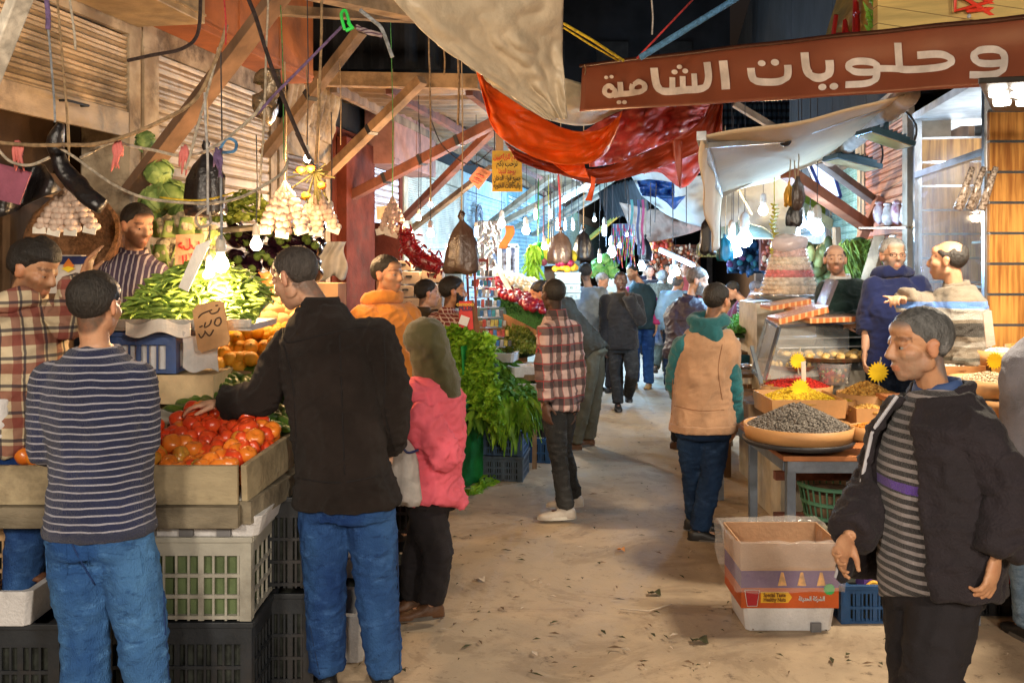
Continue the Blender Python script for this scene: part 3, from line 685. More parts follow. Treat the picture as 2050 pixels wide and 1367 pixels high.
person('man in a pale blue grey jumper seen from behind at the cabbage stall', 1178, 12.2, 1.78, (.1, 1), (.15, 1), haircol=(.03, .026, .024), vox=.013, w=1.2, J={'hd': (1172, 545, 0)}, top=[('jumper', GRB, {'g': .03})], bottom=(BLKT,), shoes=SH_BLK, eyes=False)
person('grey haired man in a mustard coat bending beside the cabbages', 1212, 13.2, 1.66, (.6, .5), (.6, -.3), pitch=-25, haircol=(.25, .24, .23), vox=.013, J={'hd': (1206, 563, 0)}, top=[('coat', mat('coat_mustard', (.35, .22, .06)), {'g': .03, 't0': -.2})], bottom=(BLKT,), shoes=SH_BLK, eyes=False)
TEAL2 = mat('vest_dark_teal', (.012, .035, .045), .8, bump=.2)
person('man in a dark teal vest with a magenta sleeve behind the man in black', 1284, 13.6, 1.78, (-.3, -.9), (-.75, -.6), pitch=-15, haircol=(.01, .009, .009), beard=.6, vox=.012, J={'hd': (1266, 545, 0), 'rs': (1258, 582), 'ls': (1298, 590)},
       top=[('sweatshirt', mat('sleeve_magenta', (.42, .03, .14)), {'g': .02}), ('vest', TEAL2, {'g': .05, 'sl': 0, 't0': -.15})], bottom=(J_MID, 1.1), shoes=mat('boot_tan', (.4, .2, .06)), eyes=False)
TWD = mat('tweed_grey_brown', (.17, .15, .11), .95, n=40, amt=.4, bump=.4, bs=120)
person('white haired man in a tweed jacket and olive trousers walking away with a plastic bag', 1322, 15., 1.74, (.1, 1), (.3, 1), haircol=(.45, .44, .42), hth=.012, skin='pale', vox=.013, w=1.1, J={'hd': (1327, 556, 0), 'lk': (1320, 700, 0), 'la': (1312, 735, -.3), 'rk': (1332, 690, 0)}, top=[('jacket', TWD, {'g': .04, 't0': -.2})], bottom=(KHK, 1.1), shoes=SH_BRN, eyes=False)
person('bald man in a sky blue shirt half hidden behind the purple jacket', 1352, 13.4, 1.68, (.3, .9), (.4, .4), hair='bald', haircol=(.1, .1, .1), vox=.013, J={'hd': (1358, 567, 0)}, top=[('shirt', mat('shirt_sky', (.22, .40, .62)), {'g': .025})], bottom=(J_DARK,), shoes=SH_BLK, eyes=False)
PURJ = mat('jacket_purple_black', (.026, .018, .034), .5, bump=.3, bs=60, spec=.5)
person('grey bearded man in a shiny purple black jacket beside the man in the tan vest', 1372, 9.3, 1.83, (.55, -.5), (.95, -.3), pitch=-18, hair='thin', haircol=(.13, .10, .08), full_beard=True, beardcol=(.22, .19, .17), skin='pale', vox=.010, w=1.1,
       J={'hd': (1397, 562, 0), 'nk': (1384, 600, .02), 'rs': (1360, 620, .1), 'ls': (1400, 620, -.1), 're': (1352, 690, .0), 'rw': (1392, 690, -.3)}, top=[('jacket', PURJ, {'g': .045, 't0': -.14, 'amp': .012}), ('collar', PURJ)], bottom=(BLKT, 1.1), shoes=SH_BRN)
TEAL = mat('hoodie_teal', (.008, .105, .125), .85, bump=.25, bs=160, sheen=.2); TAN = mat('vest_camel', (.40, .23, .13), .9, bump=.35, bs=200, sheen=.25)
P3 = person('man in a camel vest over a teal hoodie and dark jeans, his back turned', 1405, 6.28, 1.73, (.45, .88), (.72, .62), pitch=-2, haircol=(.014, .011, .009), hth=.009, beard=.5, vox=.0075, w=1.05,
       J={'hd': (1437, 602, 0), 'nk': (1420, 655, 0), 'ls': (1366, 692, -.02), 'rs': (1446, 690, -.02), 're': (1466, 775, -.06), 'rw': (1468, 845, .0), 'le': (1352, 770, .1), 'lw': (1378, 812, .25), 'lh': (1382, 850, 0), 'rh': (1434, 850, 0), 'lk': (1388, 950, .12), 'rk': (1425, 950, 0), 'la': (1392, 1035, .2), 'ra': (1400, 1058, 0)},
       top=[('sweatshirt', TEAL, {'g': .020, 't0': -.03, 'amp': .010}), ('vest', TAN, {'g': .042, 'sl': 0, 't0': -.05, 't1': .97, 'belly': .0, 'amp': .006}), ('hem', TAN, {'g': .050, 't0': -.06, 't1': .02, 'amp': .003}), ('hood', TEAL)], bottom=(denim('denim_navy', (.006, .018, .05), (.014, .04, .10)), 1.0), shoes=SH_BLK, shoe_dir=(.95, -.15), belly=.03)
GRN = knit('knit_bottle_green', (.020, .045, .040))
person('balding bearded man in a bottle green jumper behind the pastry trays', 1684, 7.2, 1.76, (-.1, -1), (-.25, -1), pitch=2, z0=.22, hair='bald', haircol=(.02, .016, .014), beard=.85, skin='pale', J={'hd': (1672, 520, 0), 'rs': (1655, 578), 'ls': (1718, 576), 're': (1650, 640, -.05), 'rw': (1692, 645, -.3), 'le': (1735, 640), 'lw': (1705, 640, -.25)},
       top=[('jumper', GRN, {'g': .024}), ('collar', mat('collar_white', (.6, .6, .6)))], bottom=(BLKT,), shoes=SH_BLK)
BLH = mat('hoodie_royal', (.007, .015, .085), .88, bump=.25, bs=170, sheen=.2)
person('grey haired man with glasses in a royal blue hoodie behind the counter', 1790, 6.45, 1.79, (-.05, -1), (-.05, -1), pitch=1, z0=.22, haircol=(.38, .37, .36), hth=.01, beard=.85, beardcol=(.30, .42, .55), skin='pale', gl=True, J={'hd': (1788, 512, 0), 'rs': (1752, 575), 'ls': (1836, 572), 're': (1738, 640, .02), 'rw': (1732, 700, -.05), 'le': (1850, 635), 'lw': (1840, 690, -.1)},
       top=[('sweatshirt', BLH, {'g': .032, 'sl': .72}), ('hood', BLH)], bottom=(J_DARK,), shoes=SH_BLK)
PT = knit('knit_grey_beige_bands', (.20, .165, .125), pat=p_bands([(1.46, 1.50, (.10, .22, .55)), (1.40, 1.46, (.42, .4, .36)), (1.30, 1.38, (.06, .055, .05)), (1.24, 1.27, (.34, .31, .27)), (1.05, 1.08, (.12, .10, .08)), (1.16, 1.18, (.10, .09, .07)), (.98, 1.0, (.34, .3, .26))]))
person('balding man in a grey zip jumper with blue and black bands pointing to the left', 1915, 5.7, 1.80, (-.75, -.45), (-.82, .57), pitch=0, z0=.12, hair='bald', haircol=(.03, .025, .02), beard=.5, skin='mid', w=1.05, J={'hd': (1896, 522, 0), 'nk': (1912, 580, 0), 'rs': (1878, 610, .18), 'ls': (1940, 605, -.12), 're': (1845, 612, .05), 'rw': (1806, 600, -.12), 'le': (1945, 700, -.15), 'lw': (1930, 740, -.2)}, point='r', palm={'r': (0, 0, -1)},
       top=[('jumper', PT, {'g': .03}), ('collar', PT)], bottom=(BLKT,), shoes=SH_BLK)
NJ = mat('jacket_dark_plum', (.012, .008, .012), .8, bump=.3, bs=120, sheen=.05)
ST3 = knit('knit_grey_stripes', (.035, .032, .035), pat=lambda N, c: p_bands([(1.14, 1.17, (.11, .05, .32))])(N, p_stripes(36, .42, (.30, .27, .28), 2, .01)(N, c)))
P4 = person('grey haired man striding left in an open dark jacket over a grey striped jumper', 1855, 3.06, 1.74, (-.85, -.42), (-1, -.12), pitch=-6, vox=.0055, haircol=(.10, .098, .10), hth=.009, beard=.6, beardcol=(.50, .72, 1.05), temples=(.20, .20, .205), skin='tan', w=1.04, belly=.02,
       J={'hd': (1838, 690, 0), 'nk': (1872, 790, .03), 'rs': (1806, 858, .16), 'ls': (1950, 862, -.14), 're': (1752, 975, .14), 'rw': (1700, 1075, .0), 'le': (2022, 990, -.20), 'lw': (1995, 1112, -.24), 'rh': (1835, 1165, .07), 'lh': (1895, 1165, -.08), 'rk': (1838, 1360, -.05), 'lk': (1862, 1370, -.15), 'ra': (1800, 1600, -.1), 'la': (2000, 1560, .1)}, curl=.7,
       top=[('jumper', ST3, {'g': .016, 't0': -.07, 'sl': 0, 'wk': .95, 'amp': .004}), ('collar', mat('polo_blue', (.03, .06, .16))), ('open_jacket', NJ, {'g': .042, 'gap': (.55, .5), 'open': .10, 't0': -.03, 'amp': .012})], bottom=(BLKT, 1.15), shoes=SH_BLK)
person('figure at the right edge in a grey sleeve and pale jeans', 2098, 4.63, 1.78, (-.2, 1), (0, 1), vox=.011, J={'ls': (2064, 705), 'le': (2050, 820), 'lw': (2054, 900)}, top=[('jumper', knit('knit_grey_lilac', (.20, .20, .24)), {'g': .035})], bottom=(denim('denim_pale', (.10, .18, .30), (.25, .36, .5)), 1.25), shoes=SH_BLK, eyes=False, w=1.1)
person('woman in a maroon top leaning over the blue lit stall', 1470, 12.5, 1.62, (.8, .3), (.8, -.3), pitch=-20, lean=.5, haircol=(.2, .2, .25), vox=.014, top=[('shirt', mat('top_maroon', (.20, .01, .04)), {'g': .03})], bottom=(J_DARK,), eyes=False)
person('man in a navy and white hooped shirt bending at the blue lit stall', 1535, 12.0, 1.66, (-.8, .2), (-.7, -.2), pitch=-30, lean=.6, haircol=(.02, .02, .03), vox=.013, top=[('shirt', mat('hoops_blue_white', (.55, .55, .62), pat=p_stripes(22, .45, (.02, .03, .12))), {'g': .03})], bottom=(J_DARK,), eyes=False)
person('dark haired man far down the lane facing this way', 1300, 17.5, 1.74, (0, -1), haircol=(.02, .02, .02), vox=.016, top=[('jacket', BLK, {'g': .03})], bottom=(BLKT,), eyes=False)
person('man with a flat dark cap far down the lane beside the tweed jacket', 1292, 19., 1.80, (.4, -1), haircol=(.02, .02, .03), vox=.016, top=[('jacket', PURJ, {'g': .03})], bottom=(BLKT,), eyes=False)

SEAMM = mat('denim_thread', (.008, .035, .14), .8, bump=0); SEAMD = mat('denim_thread_dark', (.008, .03, .10), .8, bump=0); COATS = mat('coat_seam', (.010, .008, .009), .9, bump=0)
t_ = part_of(P1[0], 'trousers'); pocket(t_, 176, 1092, 278, 1150, J_BLUE, 8); pocket(t_, 92, 1088, 132, 1150, J_BLUE, 2)
seam(t_, [[(90, 1052), (140, 1062), (200, 1060), (290, 1050)], [(140, 1062), (150, 1100), (190, 1170)], [(316, 1060), (326, 1150), (330, 1250), (338, 1360)]], .0034, SEAMM)
t_ = part_of(P2[0], 'trousers'); pocket(t_, 612, 990, 672, 1040, J_MID, 6); pocket(t_, 730, 985, 785, 1030, J_MID, -2)
seam(t_, [[(692, 985), (690, 1010), (688, 1035)], [(600, 1060), (612, 1200), (640, 1350)], [(795, 1050), (798, 1200), (800, 1340)]], .0026, SEAMD)
t_ = part_of(P2[0], 'jacket'); seam(t_, [[(566, 655), (575, 685), (640, 672), (720, 655), (762, 662)], [(568, 690), (585, 760), (592, 860), (588, 950)], [(680, 670), (684, 780), (690, 950)], [(768, 665), (772, 740), (770, 820), (790, 900)], [(586, 955), (680, 966), (790, 945)]], .0035, COATS)
t_ = part_of(P3[0], 'vest'); VS = mat('vest_seam', (.22, .10, .05), .9, bump=0); seam(t_, [[(1352, 705), (1346, 760), (1344, 830)], [(1446, 690), (1438, 740), (1446, 800)], [(1350, 812), (1400, 822), (1450, 820)]], .0025, VS)
person('shopper in a beige coat far off behind the grey haired man', 1228, 21, 1.70, (0.4, -1), vox=.02, skin='mid', top=[('jacket', mat('far_coat_0', (.35, .28, .2)), {'g': .03})], bottom=(J_DARK,), eyes=False)
person('shopper in dark green at the far end of the lane', 1338, 22, 1.73, (-0.4, -1), vox=.02, skin='mid', top=[('jacket', mat('far_coat_1', (.03, .08, .05)), {'g': .03})], bottom=(J_DARK,), eyes=False)
person('shopper in a white shirt, farthest down the lane', 1262, 24, 1.76, (0.4, -1), vox=.02, skin='tan', top=[('jacket', mat('far_coat_2', (.55, .55, .55)), {'g': .03})], bottom=(J_DARK,), eyes=False)
person('shopper in dull red beyond the bald man', 1372, 18, 1.79, (-0.4, -1), vox=.02, skin='mid', top=[('jacket', mat('far_coat_3', (.3, .04, .03)), {'g': .03})], bottom=(J_DARK,), eyes=False)
person('tiny figure in pale blue at the very end of the lane', 1318, 26, 1.82, (0.4, -1), vox=.02, skin='mid', top=[('jacket', mat('far_coat_4', (.2, .3, .45)), {'g': .03})], bottom=(J_DARK,), eyes=False)
# ---------------------------------------------------------------- ground and the left-hand shops
def gmat():
    N = NT('lane_dust'); co = N.co()
    a = N.ramp(N.noise(.55, 6, None, .6, .4), .35, .68); b = N.ramp(N.noise(4.5, 8, None, .7), .38, .7)
    c = N.mix(a, (.50, .385, .265), (.33, .25, .17)); c = N.mix(N.op('MULTIPLY', b, .5), c, (.56, .43, .29)); c = N.mix(N.op('MULTIPLY', N.ramp(N.noise(1.3, 9, None, .75, 1.5), .5, .6), .4), c, (.22, .155, .10))
    c = N.mix(N.op('MULTIPLY', N.ramp(N.noise(11, 8, None, .75), .56, .70), .8), c, (.10, .065, .04))
    c = N.mix(N.op('MULTIPLY', N.ramp(N.noise(70, 4, None, .8), .62, .72), .5), c, (.05, .035, .025))
    c = N.mix(N.op('MULTIPLY', N.ramp(N.noise(90, 3, N.mapv((1, .6, 1), (0, 0, 1))), .68, .74), .6), c, (.5, .42, .3))
    y = N.xyz()[1]; c = N.mix(N.ramp(y, 8, 16), c, N.mix(b, (.20, .18, .17), (.12, .11, .10)))  # far end painted greyer to stand for the cool lamplight there
    N.put(N.b.inputs['Base Color'], c)
    N.put(N.b.inputs['Roughness'], N.op('MULTIPLY_ADD', b, .25, .6)); N.b.inputs['Specular IOR Level'].default_value = .35
    bm = N.nd('ShaderNodeBump'); bm.inputs['Strength'].default_value = .38; bm.inputs['Distance'].default_value = .03
    N.put(bm.inputs['Height'], N.op('ADD', N.op('MULTIPLY', N.noise(6, 10, None, .72), .8), N.op('MULTIPLY', N.noise(45, 5, None, .7), .35))); N.put(N.b.inputs['Normal'], bm.outputs[0])
    return N.m
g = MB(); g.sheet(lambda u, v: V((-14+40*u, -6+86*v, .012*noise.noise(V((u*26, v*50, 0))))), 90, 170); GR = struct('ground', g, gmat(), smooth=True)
uL = V((.1685, .9857, 0)); nL = V((.9857, -.1685, 0))
def LW(y, z, out=0): return V((-3.65+.171*y, y, z))+nL*out
def RW(y, z, out=0): return V((2.1+.171*y, y, z))-nL*out
def wbox(W, y0, y1, z0, z1, o0, o1, mb=None):
    mb = mb or MB()
    vs = [W(y, z, o) for z in (z0, z1) for y, o in ((y0, o0), (y1, o0), (y1, o1), (y0, o1))]
    return mb.add(vs, [(3, 2, 1, 0), (4, 5, 6, 7), (0, 1, 5, 4), (1, 2, 6, 5), (2, 3, 7, 6), (3, 0, 4, 7)])
def shutter(W, y0, y1, z0, z1, out=.03, pitch=.09, mb=None):
    n = max(4, int((z1-z0)/pitch*6)); mb = mb or MB()
    def fn(u, v):
        z = z0+(z1-z0)*v; ph = (z/pitch) % 1
        o = out+.012*abs(math.sin(ph*math.pi*3)) + (-.014 if ph < .12 else 0)
        return W(y0+(y1-y0)*u, z, o)
    mb.sheet(fn, 6, n); return mb
PLAS = mat('plaster_stained', (.36, .26, .16), .9, n=5, amt=.3, bump=.7, bs=14, dirt=.9, col2=(.52, .42, .29))
SHT = mat('shutter_beige', (.43, .325, .205), .5, metal=.3, n=2, amt=.3, bump=.1, dirt=.6, stretch=(1, 1, 3)); SHT2 = mat('shutter_cream', (.60, .55, .44), .5, metal=.3, n=2, dirt=.35); SHT3 = mat('shutter_lilac', (.48, .42, .45), .45, metal=.4, n=2, dirt=.3)
SHB = mat('shutter_blue', (.22, .42, .52), .5, metal=.3, dirt=.4)
RUST = mat('fascia_orange_rust', (.42, .13, .035), .8, n=2, amt=.3, bump=.2, dirt=.35); REDP = mat('paint_oxide_red', (.12, .028, .016), .95, n=3, amt=.35, bump=.3, bs=30, dirt=.45, spec=.1)
WOOD = mat('wood_old', (.22, .14, .08), .8, n=5, amt=.45, bump=.5, bs=25, stretch=(1, 1, .3), dirt=.4); WOODP = mat('wood_pale', (.48, .43, .33), .8, n=5, amt=.3, bump=.4, dirt=.5); WOODR = mat('wood_dark_red', (.16, .055, .035), .7, n=5, amt=.35, bump=.3, dirt=.3)
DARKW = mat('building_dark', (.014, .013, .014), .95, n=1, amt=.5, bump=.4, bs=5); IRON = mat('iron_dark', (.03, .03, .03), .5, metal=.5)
def bay(label, y0, y1, wallm, shm=None, zs=0, zt=3.2, top=9., door=None, out=0, W=LW, fas=None):
    """one shop of the row: piers, wall above, shutter, dark room behind a raised shutter"""
    rt = root('market_shop', W(y0, 0), label, 'shop', 'shop fronts along the lane')
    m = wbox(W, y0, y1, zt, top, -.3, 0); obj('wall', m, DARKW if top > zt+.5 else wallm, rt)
    m = wbox(W, y0, y1, zt-.16, zt+.14, 0, .05); obj('lintel', m, wallm, rt)
    obj('pier', wbox(W, y0, y0+.18, 0, zt-.16, -.3, .06), wallm, rt); obj('pier', wbox(W, y1-.14, y1-.01, 0, zt-.16, -.3, .05), wallm, rt)
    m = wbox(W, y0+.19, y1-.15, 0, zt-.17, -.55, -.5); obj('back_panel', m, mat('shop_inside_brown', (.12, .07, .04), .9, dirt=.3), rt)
    if shm: obj('shutter', shutter(W, y0+.19, y1-.15, zs, zt-.17), shm, rt); 
    if shm and zs > .2:
        m = wbox(W, y0+.19, y1-.15, zs-.16, zs, .02, .05); b = obj('bottom_rail', m, shm, rt)
    return rt
b1 = bay('beige roller shutter rolled half up above dark wooden cupboards at the far left', 3.2, 6.42, PLAS, SHT, 2.82, 3.5)
m = MB()
for y0, y1, z0, z1 in ((3.3, 4.1, 0, 2.6), (4.15, 4.9, 0, 2.6), (4.95, 5.45, .0, 2.55), (5.6, 6.2, .3, 2.4)): wbox(LW, y0, y1, z0, z1, -.45, -.3, m)
obj('cupboard_door', m, mat('cupboard_wood', (.16, .09, .045), .6, amt=.4, stretch=(1, 1, .2), dirt=.4), b1)
obj('crossbar', wbox(LW, 4.9, 6.0, 2.22, 2.28, -.1, -.04), WOOD, b1)
m = MB(); m.tube([LW(5.55, 2.78, .06), LW(5.55, 2.78, .11), LW(5.75, 2.78, .11), LW(5.75, 2.78, .06)], .008); obj('shutter_handle', m, IRON, b1)
b2 = bay('closed cream beige roller shutter behind the hanging cabbages', 6.44, 8.62, PLAS, SHT, 0, 3.45)
b3 = bay('peeling plaster shop front with a worn grey shutter left of the red pillar', 8.64, 9.95, PLAS, mat('shutter_grey_brown', (.20, .14, .10), .6, metal=.2, dirt=.5), .9, 3.0)
b4 = bay('oxide red shop front with a lilac slatted shutter over a dark doorway', 9.97, 12.6, REDP, SHT3, 2.45, 3.12)
b5 = bay('shop front with cream roller shutter behind the garlic and the chilli bag', 12.62, 16.2, mat('plaster_cream', (.5, .45, .34), .9, dirt=.5), SHT2, 1.9, 3.2)
b6 = bay('pale blue shop front with a wrought iron ring beside the black hanging bag', 16.22, 20.4, mat('paint_pale_blue', (.35, .46, .50), .8, dirt=.4), mat('shutter_pale', (.45, .55, .6), .5, metal=.3), .0, 3.2)
b7 = bay('blue louvred shop front above the hanging brown bags', 20.42, 26, mat('paint_blue', (.18, .42, .52), .8, dirt=.4), SHB, .9, 3.4)
b8 = bay('teal grey shop front far down the left of the lane', 26.02, 36, mat('paint_teal', (.16, .40, .48), .8, dirt=.4), SHB, 1.8, 3.4)
b9 = bay('last dim shop front at the left end of the lane', 36.02, 60, mat('plaster_grey', (.2, .2, .2), .9), SHB, 2, 3.4)
obj('red_pillar', wbox(LW, 10.1, 11.05, 0, 3.15, .062, .17), REDP, b4); obj('door', wbox(LW, 11.1, 12.3, 0, 2.4, -.3, -.26), mat('door_maroon', (.13, .04, .03), .5), b4)
m = MB()
for k in range(4): m.tube([LW(12.75, 0, .1), LW(12.75, 3, .1)], .05)
def box_fascia(label, name, y0, y1, z0, z1, out, mt, seams=2):
    rt = root(name, LW(y0, z0, .1), label, 'fascia box'); m = wbox(LW, y0, y1, z0, z1, .062, out); obj('panel', m, mt, rt, bevel=.008)
    m = MB()
    for k in range(1, seams): y = y0+(y1-y0)*k/seams; wbox(LW, y-.012, y+.012, z0+.01, z1-.01, out, out+.006, m)
    wbox(LW, y0, y1, z0+.05, z0+.065, out, out+.008, m); wbox(LW, y0, y1, z1-.03, z1, out, out+.012, m); obj('trim', m, mt, rt)
    return rt
box_fascia('beige sheet metal fascia box jutting out over the half open shutter', 'fascia_box', 3.2, 6.35, 3.40, 4.3, .55, mat('sheet_beige', (.42, .30, .16), .55, metal=.2, dirt=.4), 4)
box_fascia('rusty orange fascia panel over the closed beige shutter', 'fascia_box', 6.5, 8.7, 3.45, 4.4, .36, RUST, 3)
box_fascia('dull pink fascia box jutting out over the lilac shutter', 'fascia_box', 11.0, 12.9, 2.95, 3.62, .42, mat('sheet_dull_pink', (.33, .15, .11), .7, dirt=.25), 2)
# carved plaster over the third shop
rt = root('plaster_ornament', LW(9, 3, .1), 'stained carved plaster cornice beside the rusty orange fascia', 'cornice'); m = MB()
m.sheet(lambda u, v: LW(8.66+1.26*u, 3.05+.55*v, .08+.10*v+.02*math.sin(u*60)*(v > .2)+.03*noise.noise(V((u*9, v*6, 0)))), 90, 14, .03); obj('moulding', m, PLAS, rt, smooth=True)
m = MB(); m.tube([LW(8.7+1.3*k/14, 3.0-.28*math.sin(k/14*math.pi), .2) for k in range(15)], .018); obj('iron_arch', m, IRON, rt)
# tin eaves roof down the left
rt = root('eaves_roof', LW(9, 3.6, .8), 'sagging timber and tin eaves roof over the left-hand shops', 'roof'); m = MB()
m.sheet(lambda u, v: LW(9.0+15*v, 3.60-.10*math.sin(u*2)-.03*math.sin(v*25), .05+1.75*u)+UP*(.018*math.sin(v*330)), 8, 260, .01); obj('tin_sheet', m, mat('tin_brown', (.25, .17, .10), .5, metal=.5, dirt=.6), rt, smooth=True)
m = MB(); m.beam(LW(9, 3.56, .05), LW(8.95, 3.46, 1.85), .12, .13); obj('front_beam', m, mat('timber_front', (.40, .25, .12), .8, amt=.4, bump=.5, dirt=.4), rt)
for o, y0 in ((.4, 9.1), (.95, 9.1), (1.72, 9.1)):
    m = MB(); m.beam(LW(y0, 3.50-.05*o, o), LW(24, 3.50-.05*o, o), .07, .09); obj('purlin', m, WOODR if o > .5 else WOOD, rt)
# lath awning over the near shops (top of the picture)
rt = root('eaves_roof', P(620, 60, 7), 'dark boards and laths of the near awning above the rusty fascia', 'roof'); m = MB()
m.beam(P(560, -30, 6.6), P(905, 45, 8.2), .14, .10); m.beam(P(555, 22, 7.4), P(840, 38, 8.4), .10, .07); obj('lath', m, mat('timber_light', (.38, .26, .14), .8, amt=.4, dirt=.4), rt)
m = MB(); m.sheet(lambda u, v: P(545+370*u, -10+150*v, 9.3+.8*u+.05*math.sin(u*50)), 60, 3, .02); obj('back_board', m, mat('board_black', (.02, .018, .018), .9), rt)
# struts
def strut(label, a, b, wd, mt=WOOD, hd=None, bands=0, grp='struts propping the awnings'):
    pa, pb = P(*a), P(*b); rt = root('strut', pa, label, 'strut', grp); m = MB(); m.beam(pa, pb, wd, hd or wd*.7); obj('timber', m, mt, rt, bevel=.004)
    for k in range(bands):
        t = .25+.5*k/max(1, bands-1) if bands > 1 else .5; c = pa.lerp(pb, t); dv = (pb-pa).normalized(); m = MB()
        m.beam(c-dv*.02, c+dv*.02, wd*1.1, (hd or wd*.7)*1.12); obj('binding', m, WIRE, rt)
    return rt
strut('thick brown plank strut rising from the stained pier over the cabbages', (262, 385, 6.1), (575, -28, 5.4), .13, mat('plank_brown', (.17, .10, .06), .8, amt=.35, stretch=(1, 1, .3), dirt=.3), .06)
strut('peeling white post crossing the top left corner', (-35, 190, 2.6), (52, -30, 2.5), .05, mat('paint_peeling', (.55, .50, .42), .8, n=20, amt=.3, dirt=.9), .04)
strut('grey timber strut behind the green tied rope', (530, 310, 7.6), (722, 62, 7.0), .09, WOOD, .07, 1)
strut('light wooden strut with a wire binding in front of the pink fascia box', (650, 352, 8.9), (845, 160, 8.2), .10, mat('strut_ochre', (.42, .25, .12), .8, amt=.35, dirt=.35), .08, 1)
strut('thick dark red beam strut with three bindings', (705, 392, 10.3), (995, 243, 9.6), .12, WOODR, .10, 3)
strut('thinner dark red strut below the thick red beam', (812, 436, 11.6), (990, 256, 10.0), .085, WOODR, .08)
strut('weathered strut behind the two warm bulbs', (820, 462, 13.2), (985, 335, 12), .09, WOOD)
for i, (a, b, wdt, lb) in enumerate((((985, 445, 17), (1108, 352, 15), .12, 'upper pale strut just right of the yellow sign'), ((940, 480, 17.5), (1158, 368, 16), .13, 'long pale strut passing under the yellow sign'),
        ((1035, 455, 21), (1210, 352, 19), .13, 'pale strut ending under the dark red tarpaulin'), ((1068, 470, 24), (1218, 380, 22), .13, 'pale blue strut above the pair of cool bulbs'), ((1120, 430, 22), (1248, 345, 20), .12, 'light blue strut crossing behind the orange strap'), ((1180, 478, 27), (1262, 410, 26), .13, 'yellow green strut beside the single cool bulb'))):
    strut(lb, a, b, wdt, WOODP if i < 5 else mat('paint_yellow_green', (.45, .42, .1), .7), wdt*.7)
# uprights and clutter on the left facade far off
m = MB(); c = LW(17.2, 2.55, .12)
for r in (.28, .19): m.tube([c+uL*(r*math.cos(t))+UP*(r*math.sin(t)) for t in [2*math.pi*k/20 for k in range(21)]], .018, 6)
for k in range(8):
    t = math.pi*k/4; m.tube([c+uL*(.09*math.cos(t))+UP*(.09*math.sin(t)), c+uL*(.28*math.cos(t))+UP*(.28*math.sin(t))], .012, 6); cc = c+uL*(.2*math.cos(t+.4))+UP*(.2*math.sin(t+.4)); m.tube([cc+uL*(.06*math.cos(q))+UP*(.06*math.sin(q)) for q in [2*math.pi*j/10 for j in range(11)]], .01, 5)
obj('iron_ring', m, mat('iron_blue', (.06, .10, .16), .5), b6)
# ---------------------------------------------------------------- left stall
TIM = mat('stall_board', (.33, .27, .17), .85, n=4, amt=.3, bump=.4, bs=30, dirt=.6, stretch=(.4, 1, 1)); TIM2 = mat('stall_rail', (.20, .17, .12), .85, n=6, amt=.45, bump=.5, dirt=.7, stretch=(.4, 1, 1))
rt = root('tomato_stall', V((-1.1, 4, 0)), 'weathered grey wooden tray stall holding the tomatoes and cucumbers', 'stall')
X0, X1, YF, YB = -2.15, -1.085, 3.75, 5.0
m = MB(); m.box((X0, YF, 1.0-.115), (X1, YF+.025, 1.04)); obj('front_board', m, TIM, rt, bevel=.004)
m = MB(); m.box((X0-.05, YF-.03, .80), (X1+.01, YF+.03, .883)); obj('front_rail', m, TIM2, rt, bevel=.004)
m = MB(); a, b = V((X1+.02, YF+.02, 0)), V((X1+.20, YB, 0)); m.beam(a+UP*.965, b+UP*1.06, .025, .15); obj('side_board', m, TIM, rt, bevel=.004)
m = MB(); m.beam(a+UP*.85, b+UP*.87, .06, .09); obj('side_rail', m, TIM2, rt)
m = MB(); m.sheet(lambda u, v: V((X0+(1.07+.18*v)*u, YF+.03+1.25*v, .90+.28*v)), 2, 2, .02); obj('tray_floor', m, mat('tray_foam', (.6, .58, .52), .8, dirt=.4), rt)
FOAM = mat('foam_white', (.66, .66, .68), .7, n=8, amt=.08, bump=.25, bs=90, dirt=.25)
def crate(label, c, sx, sy, sz, mt, rows=3, cols=5, ang=0., grp='plastic crates', fill=None, name='crate', solid=.22, inner=True):
    rt = root(name, c, label, 'crate', grp); M3 = Matrix.Rotation(ang, 3, 'Z'); c = V(c)
    def B(mb, p, s): mb.obox(c+M3 @ V(p), s, M3)
    m = MB(); t = .012; x, y = sx/2, sy/2
    for q in (-1, 1):
        for w_ in (-1, 1): B(m, (q*(x-.02), w_*(y-.02), sz/2), (.045, .045, sz))
    hs = [sz*.04, sz*(1-solid*.55)] + [sz*(.04+(.96-solid)*k/rows) for k in range(1, rows)]
    for i, z in enumerate(hs):
        hh = sz*solid if i == 1 else .014
        for q in (-1, 1): B(m, (0, q*(y-t/2), z), (sx-.02, t, hh)); B(m, (q*(x-t/2), 0, z), (t, sy-.02, hh))
    nx = cols*4
    for k in range(1, nx):
        ww = .012 if k % 4 else .03
        for q in (-1, 1): B(m, (-x+sx*k/nx, q*(y-.007), sz*(1-solid)/2), (ww*.75, .008, sz*(1-solid)))
    ny = max(3, int(cols*3*sy/sx))
    for k in range(1, ny):
        for q in (-1, 1): B(m, (q*(x-.007), -y+sy*k/ny, sz*(1-solid)/2), (.008, .010, sz*(1-solid)))
    B(m, (0, 0, .012), (sx-.03, sy-.03, .012)); obj('lattice_body', m, mt, rt)
    m = MB()
    for q in (-1, 1): B(m, (0, q*(y+.004), sz-.012), (sx+.02, .018, .022)); B(m, (q*(x+.004), 0, sz-.012), (.018, sy, .022))
    obj('rim', m, mt, rt, bevel=.003)
    if inner:
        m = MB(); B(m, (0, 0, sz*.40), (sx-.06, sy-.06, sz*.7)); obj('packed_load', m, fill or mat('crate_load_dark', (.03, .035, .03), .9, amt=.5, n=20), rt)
    return rt
